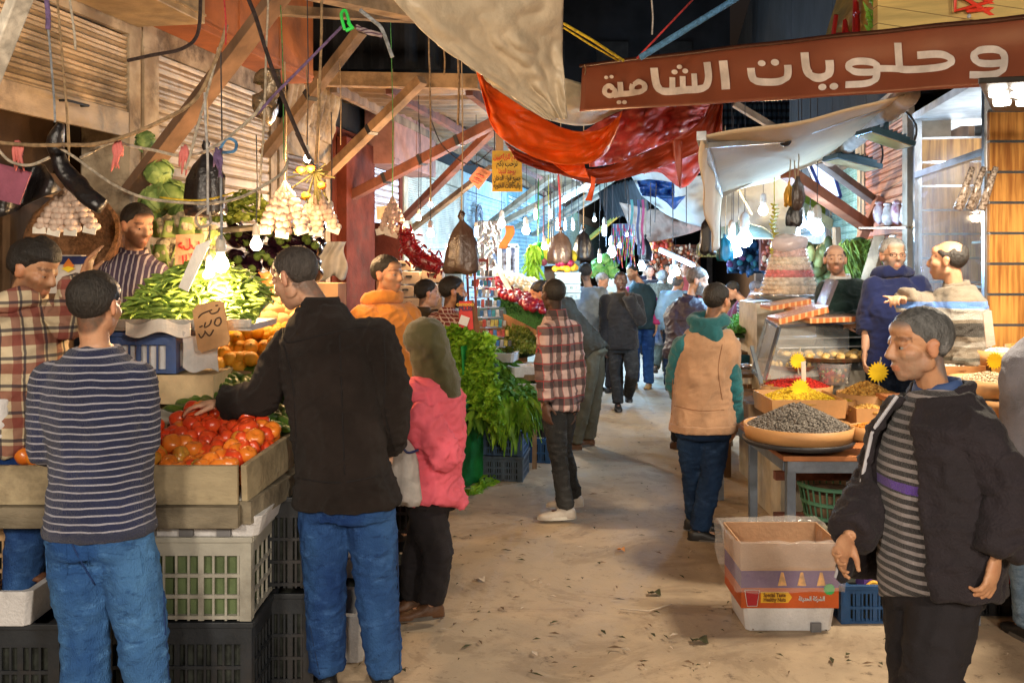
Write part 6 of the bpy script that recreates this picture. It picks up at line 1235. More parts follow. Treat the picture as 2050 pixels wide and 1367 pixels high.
# ---------------------------------------------------------------- right: sweet shop, pans, boxes
SLAT = mat('slat_wood', (.42, .15, .035), .35, n=3, amt=.35, col2=(.72, .36, .09), bump=.05, stretch=(9, 9, .6), coat=.2); CHR = mat('chrome', (.55, .57, .6), .2, metal=.9, bump=0)
GLS = mat('glass_clear', (.9, .95, .95), .03, trans=.0, alpha=.12, bump=0, spec=.9)
def slatwall(label, c0, c1, z0, z1, n, parent=None):
    c0, c1 = V(c0), V(c1); dv = (c1-c0); nr = V((dv.y, -dv.x, 0)).normalized()
    if nr.y > 0 or (abs(nr.y) < .3 and nr.x > 0): nr = -nr
    rt = parent or root('slat_wall', c0, label, 'wall panel'); h = (z1-z0)/n
    for k in range(n):
        m = MB(); a, b = c0+UP*(z0+h*k+.006), c1+UP*(z0+h*k+.006); m.prism([a, b, b+UP*(h-.018), a+UP*(h-.018)], -nr*.03); obj('slat_board', m, SLAT, rt)
        m = MB(); a, b = c0+UP*(z0+h*(k+1)-.012)+nr*.001, c1+UP*(z0+h*(k+1)-.012)+nr*.001; m.prism([a, b, b+UP*.018, a+UP*.018], -nr*.02); obj('groove_strip', m, CHR, rt)
    return rt
slatwall('orange wood slat wall with chrome grooves at the right edge', (3.17, 6.3, 0), (4.9, 6.3, 0), .0, 2.84, 14)
sw = slatwall('slat wall seen behind the glass of the sweet shop', RW(8.24, 0, -.02), RW(8.24, 0, -.02)+V((1.25, -.25, 0)), .0, 2.9, 14)
rt = root('shop_window', RW(7.2, 0, 0), 'glass shop window with chrome posts, shelves and hanging sweets', 'shop window')
for y in (6.36, 8.2): obj('post', wbox(RW, y-.03, y+.03, 0, 3.05, -.03, .03), CHR, rt)
obj('pane', wbox(RW, 6.4, 8.16, .1, 2.55, -.004, .004), GLS, rt); obj('rail', wbox(RW, 6.4, 8.16, 2.55, 2.60, -.03, .03), CHR, rt)
for z in (1.25, 1.62, 1.98, 2.2, 2.42): obj('shelf', wbox(RW, 6.6, 7.9, z, z+.018, -.70, -.35), mat('glass_shelf', (.55, .75, .72), .1, alpha=.6, bump=0), rt)
for i in range(16):
    y = R.uniform(6.6, 7.9); z = R.choice((1.27, 1.64, 2.0)); m = MB(); c = RW(y, z+.08, -.5); m.obox(c, (.07, .10, R.uniform(.1, .2))); obj('jar', m, R.choice([mat('sweet_%d' % q, cc, .35, n=20, amt=.5, bump=.2) for q, cc in enumerate(((.5, .1, .12), (.5, .45, .3), (.35, .15, .05), (.2, .35, .12), (.6, .55, .5)))]), rt, bevel=.01)
for i, (x, a) in enumerate(((1925, .35), (1948, .45), (1972, .3))): m = MB(); m.tube([P(x+22, 335, 6.2), P(x-8, 420, 6.2)], [.018, .03], 8); obj('nougat_bar', m, mat('nut_bar_wrapped', (.28, .12, .04), .2, n=60, amt=.8, col2=(.6, .5, .42), coat=.5), rt, smooth=True)
# ceiling of the sweet shop with down lights
rt = root('shop_ceiling', RW(7.2, 2.95, -.3), 'white ceiling of the sweet shop with recessed round lights', 'ceiling'); m = wbox(RW, 6.45, 9.6, 3.06, 3.12, -2.0, .02); obj('panel', m, mat('ceiling_white', (.62, .64, .66), .5), rt)
for y, o in ((6.9, -.4), (7.6, -.5), (8.4, -.5), (9.2, -.6), (7.2, -1.2)):
    m = MB(); m.lathe([(.11, 0), (.11, .02), (.02, .02)], RW(y, 3.035, o), 18); obj('downlight', m, emat('downlight', (.85, .93, 1), 3), rt)
glow('shop_glow', RW(7.3, 2.7, -.45), (.85, .93, 1), 13, .15, rt); glow('shop_glow', RW(8.8, 2.7, -.45), (.85, .93, 1), 13, .15, rt)
m = MB(); m.box((3.6, 6.6, 0), (7.5, 14, .02)); 
rt = root('building', (6.5, 9, 0), 'shop block behind the sweet shop window on the right', 'building'); m = MB(); m.box((5.0, 6.34, 0), (9, 12, 7)); obj('wall', m, DARKW, rt)
m = wbox(RW, 6.35, 8.28, 3.35, 7, -3., .0); obj('upper_wall', m, DARKW, rt)
# light panel with four LED discs, top right
rt = root('panel_lamp', P(2010, 200, 5.0), 'black light panel with bright round discs hung under the right end of the banner', 'light panel')
q = [P(1958, 176, 4.75), P(2130, 168, 4.75), P(2130, 232, 5.6), P(1986, 230, 5.6)]; m = MB(); m.prism([a+UP*.02 for a in q], (0, 0, .03)); obj('housing', m, mat('panel_black', (.03, .025, .02), .4, bump=0), rt, bevel=.006)
for x, y, d in ((1998, 189, 4.94), (2044, 187, 4.94), (2006, 208, 5.22), (2052, 206, 5.22), (2090, 186, 4.94), (2098, 205, 5.22)):
    c = V((P(x, y, d).x, d, 2.705)); m = MB(); m.lathe([(.002, -.004), (.042, -.004), (.046, .02)], c, 20); obj('led_disc', m, emat('led_disc', (1, .93, .8), 10), rt)
KEY = bpy.data.lights.new('panel_beam', 'AREA'); KEY.energy = 62; KEY.color = (1, .84, .62); KEY.shape = 'RECTANGLE'; KEY.size = .35; KEY.size_y = .2
ko = bpy.data.objects.new('panel_beam', KEY); C.objects.link(ko); ko.parent = rt; ko.location = P(2050, 215, 5.0)-ORG[rt]-UP*.03
# flood lamps
def flood(label, x, y, d, tilt, yaw):
    c = P(x, y, d); rt = root('flood_lamp', c, label, 'flood lamp', 'flood lamps under the awning'); M3 = Matrix.Rotation(yaw, 3, 'Z') @ Matrix.Rotation(tilt, 3, 'Y'); s = PX(95, d)
    m = MB(); m.obox(c, (s, s*.75, s*.10), M3); m.obox(c+M3 @ V((0, 0, s*.08)), (s*.8, s*.55, s*.08), M3)
    for k in range(7): m.obox(c+M3 @ V((-s*.3+s*.1*k, 0, s*.15)), (s*.012, s*.5, s*.06), M3)
    obj('housing', m, mat('flood_slate', (.04, .09, .13), .35, metal=.3, bump=0), rt, bevel=.006)
    m = MB(); m.obox(c-M3 @ V((0, 0, s*.053)), (s*.9, s*.62, .006), M3); obj('lens', m, mat('flood_lens', (.55, .45, .25), .15, bump=0, coat=.5), rt)
    m = MB(); m.beam(c+M3 @ V((0, 0, s*.1)), c+UP*s*.75, .05, .015); obj('bracket', m, mat('bracket_blue', (.05, .12, .18), .4, metal=.4), rt)
    m = MB(); m.tube(cat_mull([c+M3 @ V((s*.3, 0, s*.1)), c+M3 @ V((s*.6, 0, .02)), c+M3 @ V((s*.55, 0, s*.5)), c+UP*s*.8+V((s*.2, 0, 0))], 5), .008, 6); obj('cable', m, WIRE, rt)
flood('nearer slate flood lamp with a looped cable', 1772, 278, 6.6, .30, .1); flood('farther slate flood lamp below the nearer one', 1706, 326, 8.0, .22, .1)
# packet shelves beside the window
rt = root('packet_shelf', RW(8.9, 1.5, .1), 'wall shelf of pink and white marshmallow packets over leaning biscuit packs', 'shelf')
for y_, a_ in ((457, 0), (548, 0)): m = MB(); m.beam(P(1744, y_, 9.1), P(1840, y_-1, 8.3), .26, .018); obj('board', m, CHR, rt)
for k in range(5):
    c_ = P(1760+18*k, 428+3*(k % 2), 9.0-.16*k)
    m = MB(); m.ell(c_, (.055, .06, .105), None, 14, 10).jit(.015, 18, k); m.ell(c_+UP*.10, (.045, .04, .02), None, 10, 6); obj('packet', m, mat('marshmallow_%d' % (k % 2), ((.50, .16, .24), (.50, .42, .36))[k % 2], .35, n=16, amt=.4, col2=(.62, .52, .5), bump=.4, bs=30), rt, smooth=True)
for k in range(4): m = MB(); m.obox(P(1782+16*k, 508, 8.9-.14*k), (.05, .14, .36), Matrix.Rotation(.22, 3, 'Y')); obj('packet', m, mat('biscuit_pack', (.35, .2, .08), .4, n=16, amt=.7, col2=(.6, .52, .45)), rt, bevel=.01)
m = MB(); m.ell(P(1764, 510, 8.9), (.07, .06, .13), None, 12, 8).jit(.02, 12); obj('packet', m, MATS['marshmallow_0'], rt, smooth=True)
# awning ------------------------------------------------------------
AWN = mat('awning_canvas', (.84, .69, .48), .8, n=2, amt=.06, bump=.08, thin=.35, dirt=.15)
rt = root('awning', P(1600, 300, 7), 'cream folding arm awning with a hanging valance', 'awning')
N1, N2, F2, F1 = P(1812, 188, 6.0), P(1655, 318, 8.6), P(1440, 388, 7.9), P(1404, 272, 6.1)
m = MB(); m.sheet(lambda u, v: (F1.lerp(N1, u)).lerp(F2.lerp(N2, u), v)-UP*(.025*math.sin(math.pi*u)*(1+.3*math.sin(v*9)))+UP*.02*noise.noise(V((u*3, v*4, 0))), 24, 24, .008); obj('fabric', m, AWN, rt, smooth=True)
m = MB(); m.sheet(lambda u, v: F1.lerp(F2, u)+UP*(-.02-(.15+.42*u**.6)*v*(1 if u < .8 else 1-.25*(u-.8)*5))+V((-.02*math.sin(v*2)+.015*math.sin(u*14), .0, 0)), 20, 10, .008); obj('valance', m, AWN, rt, smooth=True)
m = MB(); m.beam(F1, F2, .06, .06); obj('front_bar', m, mat('aluminium', (.55, .56, .58), .35, metal=.6), rt)
m = MB(); rr = N1.lerp(N2, .05); m.tube([N1.lerp(N2, k/40)+V((.03, 0, 0)) for k in range(41)], [.075 if k % 3 else .066 for k in range(41)], 12); obj('roller', m, mat('roller_cloth', (.40, .33, .28), .8, bump=.3), rt, smooth=True)
for a, b, c in ((P(1413, 292, 6.2), P(1572, 281, 6.6), P(1792, 205, 6.3)), (P(1442, 392, 7.9), P(1553, 338, 8.0), P(1696, 305, 8.6))):
    m = MB(); m.beam(a, b, .05, .035); obj('arm', m, mat('arm_grey', (.35, .34, .32), .4, metal=.4), rt); m = MB(); m.beam(b, c, .05, .035); obj('arm', m, mat('arm_grey2', (.42, .42, .43), .4, metal=.5), rt); m = MB(); m.ell(b, .045, None, 10, 8); obj('elbow', m, IRON, rt)
# struts on the right
strut('thick red brown strut dropping to the right pier', (1575, 345, 8.0), (1738, 455, 9.4), .11, mat('strut_red_brown', (.30, .10, .05), .6, dirt=.2), .1); strut('short red brown brace leaning up to the packet shelf', (1712, 505, 9.4), (1762, 395, 9.4), .10, MATS['strut_red_brown'], .08)
strut('grey flat strut above the thick red brown one', (1640, 322, 8.8), (1760, 410, 9.6), .09, mat('strut_grey', (.24, .21, .20), .7), .07); strut('pale green strut reaching down behind the bulbs', (1480, 342, 12), (1690, 465, 12.5), .14, mat('strut_pale_green', (.48, .50, .36), .7, dirt=.3), .1); strut('lime painted strut close under the pale green one', (1520, 345, 12.6), (1692, 447, 13), .09, mat('strut_lime', (.28, .38, .05), .7), .1)
strut('dark brown strut behind the blue roof stripes', (1470, 208, 9.5), (1560, 262, 9.5), .09, WOOD); strut('thin bamboo pole hung under the white canvas', (1462, 352, 11), (1505, 430, 11), .035, WOODP)
strut('wooden post by the onion stalk bundle', (1732, 580, 8.2), (1762, 478, 8.6), .10, WOOD, .08); strut('upright wooden board behind the onion stalks', (1678, 560, 9.3), (1674, 455, 9.3), .11, WOOD, .05)
rt = root('light_box', P(1650, 345, 10), 'tilted blue white light box sign behind the red brown strut', 'sign'); m = MB(); q = [P(1618, 322, 10), P(1655, 300, 10), P(1683, 395, 10), P(1652, 402, 10)]; m.prism(q, (0, .1, 0)); obj('panel', m, emat('lightbox', (.55, .65, 1), .9), rt)
m = MB()
for a, b in zip(q, q[1:]+q[:1]): m.beam(a, b, .03, .03)
obj('frame', m, mat('frame_navy', (.02, .04, .15), .4), rt)
# pans on the table ------------------------------------------------------
PAN = mat('pan_wood_tan', (.50, .26, .10), .55, n=3, amt=.12, bump=.1, dirt=.1)
def grain(nm, col, col2, n=70): return mat(nm, col, .7, n=n, amt=.4, col2=col2, bump=1, bs=n*1.6)
def pan(label, x, y, wpx, d, hpx, mt, heap=.3, seed=0, gsize=.006, ngr=500, square=False, grp='spice pans on the stand', rimh=None, dark=True):
    c = P(x, y, d); r = PX(wpx, d)/2; h = PX(hpx, d); rt = root('spice_pan', c-UP*h, label, 'pan', grp); m = MB(); n = 4 if square else 40; M3 = Matrix.Rotation(math.pi/4, 3, 'Z') if square else None; k = 1.30 if square else 1
    m.lathe([(r*k*.96, -h), (r*k, 0), (r*k*.965, 0), (r*k*.93, -h*.5)], c, n, M3); obj('wall', m, PAN, rt, smooth=not square)
    if dark: m = MB(); m.lathe([(r*.97, -h*1.35), (r*1.02, -h*1.0), (r*.96, -h*.98)], c, n, M3); obj('base', m, mat('pan_base_black', (.03, .03, .035), .4), rt, smooth=True)
    rr = random.Random(seed+5); H_ = r*heap*2
    def hf(a, q): return -h*.25+H_*(1-q**1.3)*(1+.12*noise.noise(V((math.cos(a)*2, math.sin(a)*2, seed))))
    m = MB(); nn = 36
    m.loft([[c+V((q*r*.93*math.cos(a), q*r*.93*math.sin(a), hf(a, q)+.3*r*.05*noise.noise(V((q*9*math.cos(a), q*9*math.sin(a), seed))))) for a in [2*math.pi*j/nn for j in range(nn)]] for q in (1, .9, .78, .66, .54, .42, .3, .18, .05)]); g_ = obj('filling', m, mt, rt, smooth=True)
    m = MB()
    for k_ in range(ngr):
        q = math.sqrt(rr.random())*.97; a = rr.uniform(0, 6.28); m.ell(c+V((q*r*.93*math.cos(a), q*r*.93*math.sin(a), hf(a, q)+gsize*.3)), (gsize*rr.uniform(.7, 1.3), gsize, gsize*.7), Matrix.Rotation(rr.uniform(0, 3), 3, 'X'), 5, 4)
    g_ = obj('grains', m, mt, rt, smooth=True); g_['kind'] = 'stuff'
    return rt
SEED = grain('seed_black', (.035, .03, .028), (.32, .28, .24), 110); YEL = grain('turmeric', (.72, .40, .01), (.85, .60, .03)); RED = grain('red_spice', (.45, .01, .01), (.75, .04, .02)); ORG_ = grain('orange_spice', (.60, .16, .01), (.75, .32, .03)); NUT = grain('nut_golden', (.50, .22, .035), (.78, .45, .10), 50); WHI = grain('white_seed', (.55, .50, .42), (.75, .70, .62)); OAT = grain('oat', (.48, .33, .18), (.68, .52, .34), 90)
pan('round pan heaped with black and white sunflower seeds, nearest on the stand', 1598, 848, 215, 5.6, 28, SEED, .21, 1, .010, 1500)
pan('square box of yellow spice behind the black seeds', 1598, 790, 158, 6.05, 36, YEL, .16, 2, .007, 500, True, dark=False); pan('round pan of crimson spice flakes', 1594, 768, 142, 6.5, 22, RED, .15, 3, .008, 420, dark=False); pan('round pan of orange spice behind the crimson flakes', 1572, 748, 90, 6.95, 18, ORG_, .13, 4, .007, 300, dark=False)
pan('round pan of golden nuts right of the yellow spice', 1735, 785, 116, 6.15, 40, NUT, .26, 5, .013, 420, dark=False); pan('second round pan of golden nuts behind the first', 1722, 770, 100, 6.7, 28, NUT, .2, 6, .013, 300, dark=False); pan('square box of golden nuts at the front', 1738, 812, 80, 5.9, 42, NUT, .14, 7, .012, 260, True, dark=False)
pan('pan of white seeds behind the clear tub', 1722, 745, 90, 7.0, 14, WHI, .12, 8, .007, 250, dark=False); pan('low pan of orange lumps beside the black seeds', 1738, 852, 70, 5.5, 26, ORG_, .14, 9, .010, 200, dark=False)
pan('big pan of oat flakes at the right', 1980, 756, 150, 5.0, 34, OAT, .12, 10, .008, 800); pan('tan box of pale grain behind the oat pan', 1905, 728, 100, 5.5, 34, WHI, .05, 11, .007, 200, True, dark=False); pan('pan of white almonds under the tall paper slip', 2004, 700, 108, 5.5, 30, WHI, .08, 12, .011, 300, dark=False)
pan('pan of oats low at the right edge below the oat flakes', 2010, 800, 90, 4.85, 30, OAT, .1, 13, .008, 300, dark=False); pan('shallow pan of rose coloured grain far right', 2045, 690, 60, 5.7, 20, ORG_, .1, 14, .008, 100, dark=False)
pan('pan of orange spice left of the yellow box, by the steel edge', 1545, 772, 46, 6.45, 16, ORG_, .12, 20, .007, 120, dark=False); pan('pan of green pistachios in front of the round pastry tray', 1668, 752, 70, 6.9, 14, grain('pistachio', (.20, .26, .05), (.40, .42, .14), 60), .12, 21, .010, 180, dark=False)
pan('pan of dark raisins beyond the white seeds', 1768, 742, 60, 7.0, 14, grain('raisin', (.10, .03, .015), (.22, .08, .03), 60), .12, 22, .010, 160, dark=False); pan('pan of golden crumbs between the two nut pans', 1688, 800, 50, 6.0, 26, YEL, .14, 23, .008, 120, dark=False)
# star tags
STARM = mat('star_yellow', (.85, .55, .01), .6, bump=0)
def star(label, x, y, d, rpx, stick=28):
    c = P(x, y, d); rt = root('price_star', c, label, 'price tag', 'yellow star price tags'); m = MB(); n = 18; pts = []
    for k in range(2*n): rr = PX(rpx, d)*(1 if k % 2 else .72); a = math.pi*k/n; pts.append(c+V((rr*math.cos(a), 0, rr*math.sin(a))))
    m.prism(pts, (0, .006, 0)); obj('star', m, STARM, rt)
    m = MB(); m.tube([c+V((0, .01, 0)), P(x+2, y+stick, d+.01)], .005, 6); m.tube([c+V((0, .01, 0)), P(x+6, y-stick, d+.01)], .005, 6); obj('stick', m, WOODP, rt); return rt
star('yellow star tag over the orange spice', 1597, 722, 6.4, 17); star('second yellow star tag leaning in the orange spice', 1622, 742, 6.7, 16); star('yellow star tag stuck in the yellow spice', 1602, 777, 5.95, 20, 12); star('yellow star tag over the golden nuts', 1758, 745, 6.3, 22, 30); star('yellow star tag on the oat flakes at the right', 1992, 722, 5.1, 18, 14)
card('tall blank paper slip standing in the almonds', [(1968, 628), (1985, 622), (1993, 690), (1975, 696)], 5.3, mat('slip_cream', (.62, .52, .44), .8)); card('small pale paper slip between the two star tags', [(1604, 725), (1613, 722), (1614, 762), (1605, 768)], 6.3, MATS['slip_cream'])
# clear tub of sweets
rt = root('candy_tub', P(1670, 765, 6.5), 'clear plastic tub of colourful sweets between the spice pans', 'tub'); c = P(1670, 768, 6.5); m = MB(); m.lathe([(.095, 0), (.115, .14), (.12, .145), (.112, .14), (.09, .005)], c, 28); obj('tub', m, mat('plastic_clear', (.9, .9, .92), .1, alpha=.3, bump=0), rt, smooth=True)
for i, cc in enumerate(((.6, .06, .08), (.65, .3, .05), (.1, .3, .1), (.65, .6, .5))):
    m = MB()
    for k in range(26): a = R.uniform(0, 6.28); q = .085*math.sqrt(R.random()); m.ell(c+V((q*math.cos(a), q*math.sin(a), R.uniform(.012, .10))), .013, None, 6, 5)
    obj('sweets', m, mat('candy_%d' % i, cc, .3, bump=0), rt, smooth=True)['kind'] = 'stuff'
# table
BST = mat('steel_blue_grey', (.20, .24, .30), .45, metal=.3, dirt=.25)
rt = root('pan_stand', P(1640, 900, 5.7), 'metal framed stand with a wooden top carrying the spice pans', 'stand'); zt = .70
m = MB(); c0 = P(1552, 893, 5.65); m.box((1.55, 5.42, zt), (3.0, 7.4, zt+.03)); obj('top', m, mat('top_orange_wood', (.45, .17, .06), .5, amt=.2), rt, bevel=.004)
for x, y in ((1.58, 5.45), (2.05, 5.45), (2.95, 5.45), (1.58, 6.3), (2.95, 6.3), (1.58, 7.3)): m = MB(); m.box((x, y, 0), (x+.05, y+.05, zt-.07)); obj('leg', m, BST, rt)
m = MB(); m.box((1.58, 5.44, zt-.07), (2.98, 5.49, zt)); m.box((1.57, 5.5, zt-.07), (1.62, 7.35, zt)); obj('apron', m, BST, rt)
for z in (.22, .48): m = MB(); m.box((1.64, 5.9, z), (2.9, 5.96, z+.05)); obj('crossbar', m, WOODR, rt)
m = MB(); m.box((1.62, 6.5, zt+.03), (2.9, 7.3, zt+.16)); m.box((2.2, 5.9, zt+.03), (2.9, 6.45, zt+.12)); obj('riser', m, WOOD, rt)
rt = root('pan_stand', (2.2, 4.9, 0), 'second stand at the right edge under the oat pans', 'stand'); m = MB(); m.box((2.3, 4.75, .98), (3.4, 6.0, 1.01)); obj('top', m, MATS['top_orange_wood'], rt)
for x, y in ((2.32, 4.8), (3.3, 4.8), (2.32, 5.9)): m = MB(); m.box((x, y, 0), (x+.05, y+.05, .98)); obj('leg', m, BST, rt)
# props stacked under each raised pan
BASK = mat('basket_olive', (.20, .22, .10), .6, dirt=.2); BASK2 = mat('basket_green', (.08, .22, .14), .6, dirt=.2)
def basket(label, c, r0, r1, h, mt):
    rt = root('basket', c, label, 'basket', 'round slatted baskets under the stand'); m = MB(); c = V(c); n = 30
    for k in range(n): a = 2*math.pi*k/n; u_ = V((math.cos(a), math.sin(a), 0)); m.tube([c+u_*r0, c+u_*(r0+r1)/2+UP*h/2, c+u_*r1+UP*h], .006, 5)
    obj('slats', m, mt, rt)
    for z, r_ in ((.01, r0), (h*.5, (r0+r1)/2), (h, r1)): m = MB(); m.tube([c+V((r_*math.cos(a), r_*math.sin(a), z)) for a in [2*math.pi*k/28 for k in range(29)]], .013, 6); obj('hoop', m, mt, rt)
    m = MB(); m.lathe([(r0-.02, .01), (r1-.03, h*.8), (.01, h*.82)], c, 20); obj('load', m, mat('load_brown', (.15, .10, .06), .9, n=12, amt=.6), rt)
basket('olive slatted basket low under the stand', (2.0, 5.9, .0), .17, .21, .24, BASK); basket('green slatted basket stacked over the olive one', (2.0, 5.9, .26), .17, .21, .2, BASK2); basket('tan slatted basket further right under the stand', (2.5, 5.8, .0), .17, .2, .3, mat('basket_tan', (.35, .25, .13), .6))
# glass display case with pastry trays
rt = root('display_case', P(1600, 740, 6.9), 'slanted glass display case edged in steel with pastries inside', 'display case'); A_, B_ = P(1512, 735, 6.9), P(1553, 610, 7.6)
def qd(a, b, c, d, t=.006): m = MB(); m.prism([a, b, c, d], (0, t, 0)); return m
obj('side_glass', qd(P(1508, 742, 6.6), P(1530, 760, 6.35), P(1560, 660, 6.5), P(1535, 642, 7.0)), GLS, rt); obj('front_glass', qd(P(1530, 760, 6.35), P(1700, 750, 6.6), P(1700, 645, 6.9), P(1560, 655, 6.5)), GLS, rt)
for a, b in (((1508, 742, 6.6), (1535, 642, 7.0)), ((1530, 762, 6.35), (1560, 655, 6.5)), ((1508, 742, 6.6), (1530, 762, 6.35)), ((1535, 640, 7.0), (1560, 655, 6.5)), ((1505, 695, 6.7), (1525, 770, 6.3)), ((1560, 653, 6.5), (1762, 642, 6.9)), ((1535, 640, 7.0), (1740, 632, 7.4)), ((1762, 642, 6.9), (1765, 700, 6.9))):
    m = MB(); m.beam(P(*a), P(*b), .022, .022); obj('edge', m, CHR, rt)
m = MB(); m.prism([P(1535, 640, 7.0), P(1740, 632, 7.4), P(1762, 642, 6.9), P(1560, 655, 6.5)], (0, 0, .006)); obj('top_glass', m, GLS, rt)
for y in (672, 690): m = MB(); m.prism([P(1560, y+8, 6.7), P(1750, y+4, 6.9), P(1745, y, 7.4), P(1550, y+2, 7.3)], (0, 0, .008)); obj('shelf', m, mat('shelf_white', (.6, .62, .62), .3), rt)
m = MB(); m.box((PX(1540-CX, 6.9), 6.6, 0), (PX(1745-CX, 6.9), 7.4, 1.08)); obj('cabinet', m, mat('cabinet_cream', (.5, .45, .36), .6, dirt=.2), rt)
PAS = mat('pastry_gold', (.72, .42, .10), .5, n=18, amt=.25, col2=(.85, .62, .26), bump=.4, bs=50)
def tray(label, x, y, wpx, d, n, ring_=3, name='pastry_tray'):
    c = P(x, y, d); r = PX(wpx, d)/2; rt = root(name, c, label, 'tray'); m = MB(); m.lathe([(r*.92, 0), (r, .03), (r*1.01, .03), (r*.97, .024), (r*.9, .006)], c, 40); obj('dish', m, mat('tray_copper', (.52, .34, .2), .3, metal=.6, bump=0), rt, smooth=True)
    for q in range(ring_):
        rad = r*(.8-.24*q); k_ = max(4, int(n*(rad/r)))
        for k in range(k_): a = 2*math.pi*k/k_+q*.3; m = MB(); m.ell(c+V((rad*math.cos(a), rad*math.sin(a), .032)), (r*.105, r*.085, .022), Matrix.Rotation(a, 3, 'Z'), 8, 6); obj('pastry', m, PAS, rt, smooth=True)
    return rt
tray('big round tray of golden pastries over the spice pans', 1648, 716, 198, 6.75, 22); tray('smaller tray of golden rolls left below the big tray', 1585, 738, 90, 6.6, 12, 2)
m = MB()
for k in range(14): m.ell(P(1590+4.5*k % 60, 712-5*(k//5), 6.3), (.035, .03, .022), None, 8, 6)
# patterned flat sweet boxes
def flatbox(label, a, b, d, th, dep, d2=None):
    pa, pb = P(*a, d), P(*b, d2 or d); rt = root('sweet_box', pa, label, 'box', 'flat orange patterned sweet boxes'); m = MB(); m.beam(pa, pb, dep, th, UP); obj('box', m, mat('box_orange_pattern', (.55, .16, .04), .5, n=3, amt=.1, bump=0, pat=p_stripes(22, .35, (.75, .45, .2), 0)), rt, bevel=.003)
    m = MB(); m.beam(pa+UP*(th/2+.003), pb+UP*(th/2+.003), dep*.96, .005, UP); obj('lid', m, mat('lid_foil', (.55, .35, .28), .2, metal=.6, bump=.1), rt)
flatbox('flat sweet box leaning left of the phone of sweets, rearmost', (1532, 616), (1612, 602), 7.3, .035, .3); flatbox('longest flat sweet box slanting across the case top', (1548, 642), (1645, 618), 6.8, .04, .3); flatbox('flat sweet box lying level at the right end of the case', (1608, 640), (1710, 636), 6.7, .035, .3); flatbox('flat sweet box in the middle, behind the longest one', (1580, 620), (1640, 612), 7.1, .03, .3)
m = MB(); m.beam(P(1642, 622, 7.0), P(1666, 560, 7.0), .2, .03, V((1, 0, 0))); obj('upright_lid', m, mat('lid_pink_chrome', (.55, .45, .45), .15, metal=.8), label='shiny lid propped upright in front of the green jumper', cat='lid')
# sweets tower
rt = root('sweet_tower', P(1580, 600, 8.0), 'tower of cream and pink sweets wrapped in clear plastic', 'sweets'); m = MB(); c = P(1580, 590, 8.0); Hh = PX(118, 8)
def tw(z): return PX(58-34*z, 8.)
for i, (z0, z1, cc) in enumerate(((0, .16, (.70, .52, .36)), (.16, .30, (.72, .60, .48)), (.30, .42, (.70, .14, .14)), (.42, .5, (.70, .5, .38)), (.5, .64, (.75, .60, .45)), (.64, .78, (.72, .45, .40)))):
    m = MB()
    for lv in range(2):
        z = z0+(z1-z0)*(lv+.5)/2; r_ = tw(z)
        for k in range(20): a = 2*math.pi*k/20+lv*.15; m.ell(c+V((r_*.88*math.cos(a), r_*.7*math.sin(a), Hh*z)), (r_*.17, r_*.17, Hh*.042), None, 8, 6)
    m.lathe([(tw(z0)*.86, Hh*z0), (tw(z1)*.86, Hh*z1)], c, 16, None, True, 1); obj('layer', m, mat('sweet_layer_%d' % i, cc, .5, n=30, amt=.25, bump=.4), rt, smooth=True)
m = MB(); m.lathe([(tw(z)*1.06*(1 if z < .8 else 1-(z-.8)*2.2), Hh*z) for z in (0, .2, .4, .6, .75, .85, .95, 1.02)], c, 26).jit(.02, 9, 2); obj('plastic_wrap', m, mat('wrap_film', (.85, .82, .84), .12, alpha=.13, bump=.4, bs=14, spec=.8), rt, smooth=True)
m = MB(); m.ell(c+UP*Hh*.86, (tw(.75)*1.15, tw(.75), Hh*.17), None, 18, 12).jit(.03, 12, 5); obj('plastic_bundle', m, mat('wrap_pink_white', (.68, .55, .55), .25, n=4, amt=.2, bump=.5, bs=14, coat=.4), rt, smooth=True)
m = MB(); m.lathe([(tw(0)*.5, -Hh*.12), (tw(0)*1.3, -.0), (tw(0)*1.25, .012)], c, 24); obj('dish', m, CHR, rt, smooth=True)
m = MB(); c2 = c-UP*(Hh*.12); m.box((c2.x-.35, c2.y-.3, 0), (c2.x+.35, c2.y+.3, c2.z)); obj('counter', m, MATS['cabinet_cream'], label='cream counter under the tower of sweets', cat='counter')
rt = root('white_stool', P(1690, 700, 7.6), 'white plastic stool behind the glass case', 'stool'); m = MB(); m.obox(P(1695, 670, 7.5), (.22, .22, .02)); obj('seat', m, FOAM, rt)
for dx, dy in ((-.1, -.1), (.1, -.1), (.1, .1), (-.1, .1)): m = MB(); m.obox(P(1695, 670, 7.5)+V((dx, dy, -.2)), (.022, .022, .4)); obj('leg', m, FOAM, rt)
